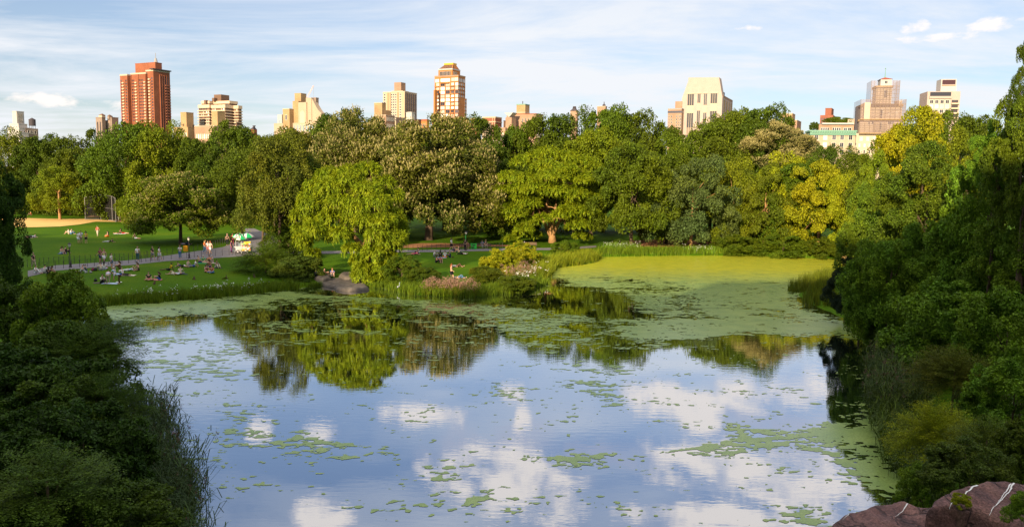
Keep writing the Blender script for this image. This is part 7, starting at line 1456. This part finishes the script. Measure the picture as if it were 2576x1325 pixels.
# heron at the reeds
g = at(*P4(2112, 980), 0); he = thing('heron', 'small pale grey heron standing in the shallows at the reeds', 'bird', g, 1.2)
bd = skin([(0, 0, .62), (.16, 0, .66), (.3, 0, .60), (-.14, 0, .60), (.36, 0, .78), (.30, 0, .92), (.36, 0, 1.06), (.42, 0, 1.08), (.56, 0, 1.05)], [(0, 1), (1, 2), (0, 3), (2, 4), (4, 5), (5, 6), (6, 7), (7, 8)], [.11, .1, .06, .04, .03, .025, .03, .035, .008]); bd.materials.append(simple('heron_grey', (.42, .45, .50))); link('body', bd, he)
for y in (-.05, .05): mb = MB(); mb.tube([(.05, y, -.1), (.08, y, .3), (.03, y, .55)], .012, 5); mb.obj('leg', M_DARKM, he)
# ------------------------------------------------------------------ sky, sun, exposure
w = bpy.data.worlds.new('World'); sc.world = w; w.use_nodes = True; t = w.node_tree; t.nodes.clear()
out = t.nodes.new('ShaderNodeOutputWorld')
sky = N(t, 'ShaderNodeTexSky', sky_type='NISHITA', sun_disc=False)
sky.sun_elevation = SUN_EL; sky.sun_rotation = math.pi + SUN_AZ; sky.air_density = 1.0; sky.dust_density = .6; sky.ozone_density = 2.0
D = N(t, 'ShaderNodeTexCoord').outputs['Generated']
sx = N(t, 'ShaderNodeSeparateXYZ', {0: D}).outputs
el = math_(t, 'ARCSINE', sx[2]); az = math_(t, 'ARCTAN2', sx[0], sx[1])
# cloud plane coordinates: where the line of sight meets a flat layer overhead
zz = math_(t, 'ADD', math_(t, 'MAXIMUM', sx[2], 0.0), .09)
cu = math_(t, 'DIVIDE', sx[0], zz); cv = math_(t, 'DIVIDE', sx[1], zz)
P2 = N(t, 'ShaderNodeCombineXYZ', {0: cu, 1: cv, 2: 0.0}).outputs[0]
cir = N(t, 'ShaderNodeTexNoise', {'Vector': N(t, 'ShaderNodeMapping', {'Vector': P2, 'Scale': (.55, 1.0, 1), 'Rotation': (0, 0, .5)}).outputs[0], 'Scale': .8, 'Detail': 8.0, 'Roughness': .62, 'Distortion': .4}).outputs[0]
AE = N(t, 'ShaderNodeCombineXYZ', {0: az, 1: math_(t, 'MULTIPLY', el, 2.0), 2: 0.0}).outputs[0]
puf = N(t, 'ShaderNodeTexNoise', {'Vector': AE, 'Scale': 14.0, 'Detail': 9.0, 'Roughness': .6, 'Distortion': .3}).outputs[0]
puf2 = N(t, 'ShaderNodeTexNoise', {'Vector': AE, 'Scale': 40.0, 'Detail': 6.0, 'Roughness': .6}).outputs[0]
veil = ramp(t, cir, [(.40, (.08,) * 3), (.60, (1.0,) * 3)])
lowhaze = ramp(t, el, [(0.0, (.80,) * 3), (.22, (.25,) * 3), (.40, (.0,) * 3)])
midglow = ramp(t, math_(t, 'ABSOLUTE', math_(t, 'ADD', az, .02)), [(0.0, (1,) * 3), (.45, (.45,) * 3), (.7, (.25,) * 3)])
veil = math_(t, 'MULTIPLY', veil, math_(t, 'MULTIPLY_ADD', lowhaze, .35, .80), clamp=True)
veil = math_(t, 'ADD', math_(t, 'MULTIPLY', veil, .86), math_(t, 'MULTIPLY', math_(t, 'MULTIPLY', midglow, lowhaze), .46), clamp=True)
# separate cumulus: (view u, view v of its mirror image in the pond, half width, half height in radians, grey?)
def sky_dir(u, v):
    d = ray(u, v); d = Vector((d.x, d.y, abs(d.z))).normalized(); return math.atan2(d.x, d.y), math.asin(d.z)
CL = [(1290, 1215, .10, .042, 1), (1240, 1130, .08, .03, 0), (805, 1300, .035, .028, 1), (1050, 1045, .075, .012, 1), (800, 1098, .024, .012, 1), (655, 1088, .014, .010, 1), (1930, 985, .065, .022, 1), (2070, 970, .03, .018, 1),
      (1650, 995, .075, .016, 1), (1690, 1020, .05, .016, 1), (1310, 1062, .013, .014, 1), (1800, 1170, .09, .034, 1), (2010, 1215, .085, .035, 1), (1760, 1060, .03, .035, 1), (1900, 1090, .09, .03, 0), (1320, 1105, .05, .02, 0), (2050, 1130, .09, .04, 0), (1850, 1315, .14, .018, 1), (1290, 985, .016, .008, 1), (1540, 1150, .1, .014, 0)]
acc = None; grey = None
for u, v, a, b, k in CL:
    A, E = sky_dir(u, v); a *= 1.2; b *= 1.3
    q = math_(t, 'ADD', math_(t, 'POWER', math_(t, 'MULTIPLY', math_(t, 'SUBTRACT', az, A), 1 / a), 2.0), math_(t, 'POWER', math_(t, 'MULTIPLY', math_(t, 'SUBTRACT', el, E), 1 / b), 2.0))
    q = math_(t, 'SUBTRACT', 1.0, q)
    if k: acc = q if acc is None else math_(t, 'MAXIMUM', acc, q)
    e2 = math_(t, 'SUBTRACT', q, math_(t, 'MULTIPLY', math_(t, 'SUBTRACT', el, E), (.0 if not k else 10.0)))
    grey = q if grey is None else math_(t, 'MAXIMUM', grey, q)
for u, v, a, b in ((2302, 68, .016, .011), (2370, 95, .05, .006), (2540, 55, .05, .012), (1890, 70, .02, .004), (150, 250, .12, .01)):
    d = ray(u, v).normalized(); A, E = math.atan2(d.x, d.y), math.asin(d.z)
    q = math_(t, 'SUBTRACT', 1.0, math_(t, 'ADD', math_(t, 'POWER', math_(t, 'MULTIPLY', math_(t, 'SUBTRACT', az, A), 1 / a), 2.0), math_(t, 'POWER', math_(t, 'MULTIPLY', math_(t, 'SUBTRACT', el, E), 1 / b), 2.0)))
    acc = math_(t, 'MAXIMUM', acc, math_(t, 'MULTIPLY', q, .75))
nz = math_(t, 'ADD', math_(t, 'MULTIPLY', math_(t, 'SUBTRACT', puf, .5), 4.6), math_(t, 'MULTIPLY', math_(t, 'SUBTRACT', puf2, .5), 1.3))
acc = math_(t, 'MAXIMUM', acc, -1.6); grey = math_(t, 'MAXIMUM', grey, -1.6)
cum = ramp(t, math_(t, 'ADD', acc, nz), [(.35, (0,) * 3), (.95, (1,) * 3)])
gr = ramp(t, math_(t, 'ADD', grey, math_(t, 'MULTIPLY', nz, .9)), [(.1, (0,) * 3), (1, (.55,) * 3)])
S = mixc(t, 1.0, sky.outputs[0], rgb(.90, .90, 1.02), 'MULTIPLY')
BR = 7.2
S = mixc(t, veil, S, rgb(BR * .90, BR * .93, BR * .98))
over = ramp(t, el, [(.52, (0,) * 3), (.95, (1,) * 3)])     # brightness added to the unseen sky overhead to lift shaded areas
S = mixc(t, gr, S, rgb(BR * .60, BR * .62, BR * .78))
S = mixc(t, math_(t, 'MULTIPLY', cum, .95), S, rgb(BR * 1.12, BR * 1.04, BR * .99))
S = mixc(t, over, S, rgb(BR * 1.25, BR * 1.2, BR * 1.12))
bg = N(t, 'ShaderNodeBackground', {'Color': S, 'Strength': .078})
t.links.new(bg.outputs[0], out.inputs[0])

sl = bpy.data.lights.new('sun', 'SUN'); sl.energy = 5.0; sl.angle = R(.6); sl.color = (1.0, .80, .52)
so = bpy.data.objects.new('sun', sl); COL.objects.link(so)
dv = Vector((-math.sin(SUN_AZ) * math.cos(SUN_EL), -math.cos(SUN_AZ) * math.cos(SUN_EL), math.sin(SUN_EL)))
so.rotation_euler = dv.to_track_quat('Z', 'Y').to_euler()
sc.view_settings.view_transform = 'Standard'; sc.view_settings.look = 'None'; sc.view_settings.gamma = 1; sc.view_settings.exposure = 0.84
cy = sc.cycles; cy.max_bounces = 6; cy.diffuse_bounces = 2; cy.glossy_bounces = 3; cy.transmission_bounces = 3; cy.transparent_max_bounces = 6; cy.caustics_reflective = False; cy.caustics_refractive = False
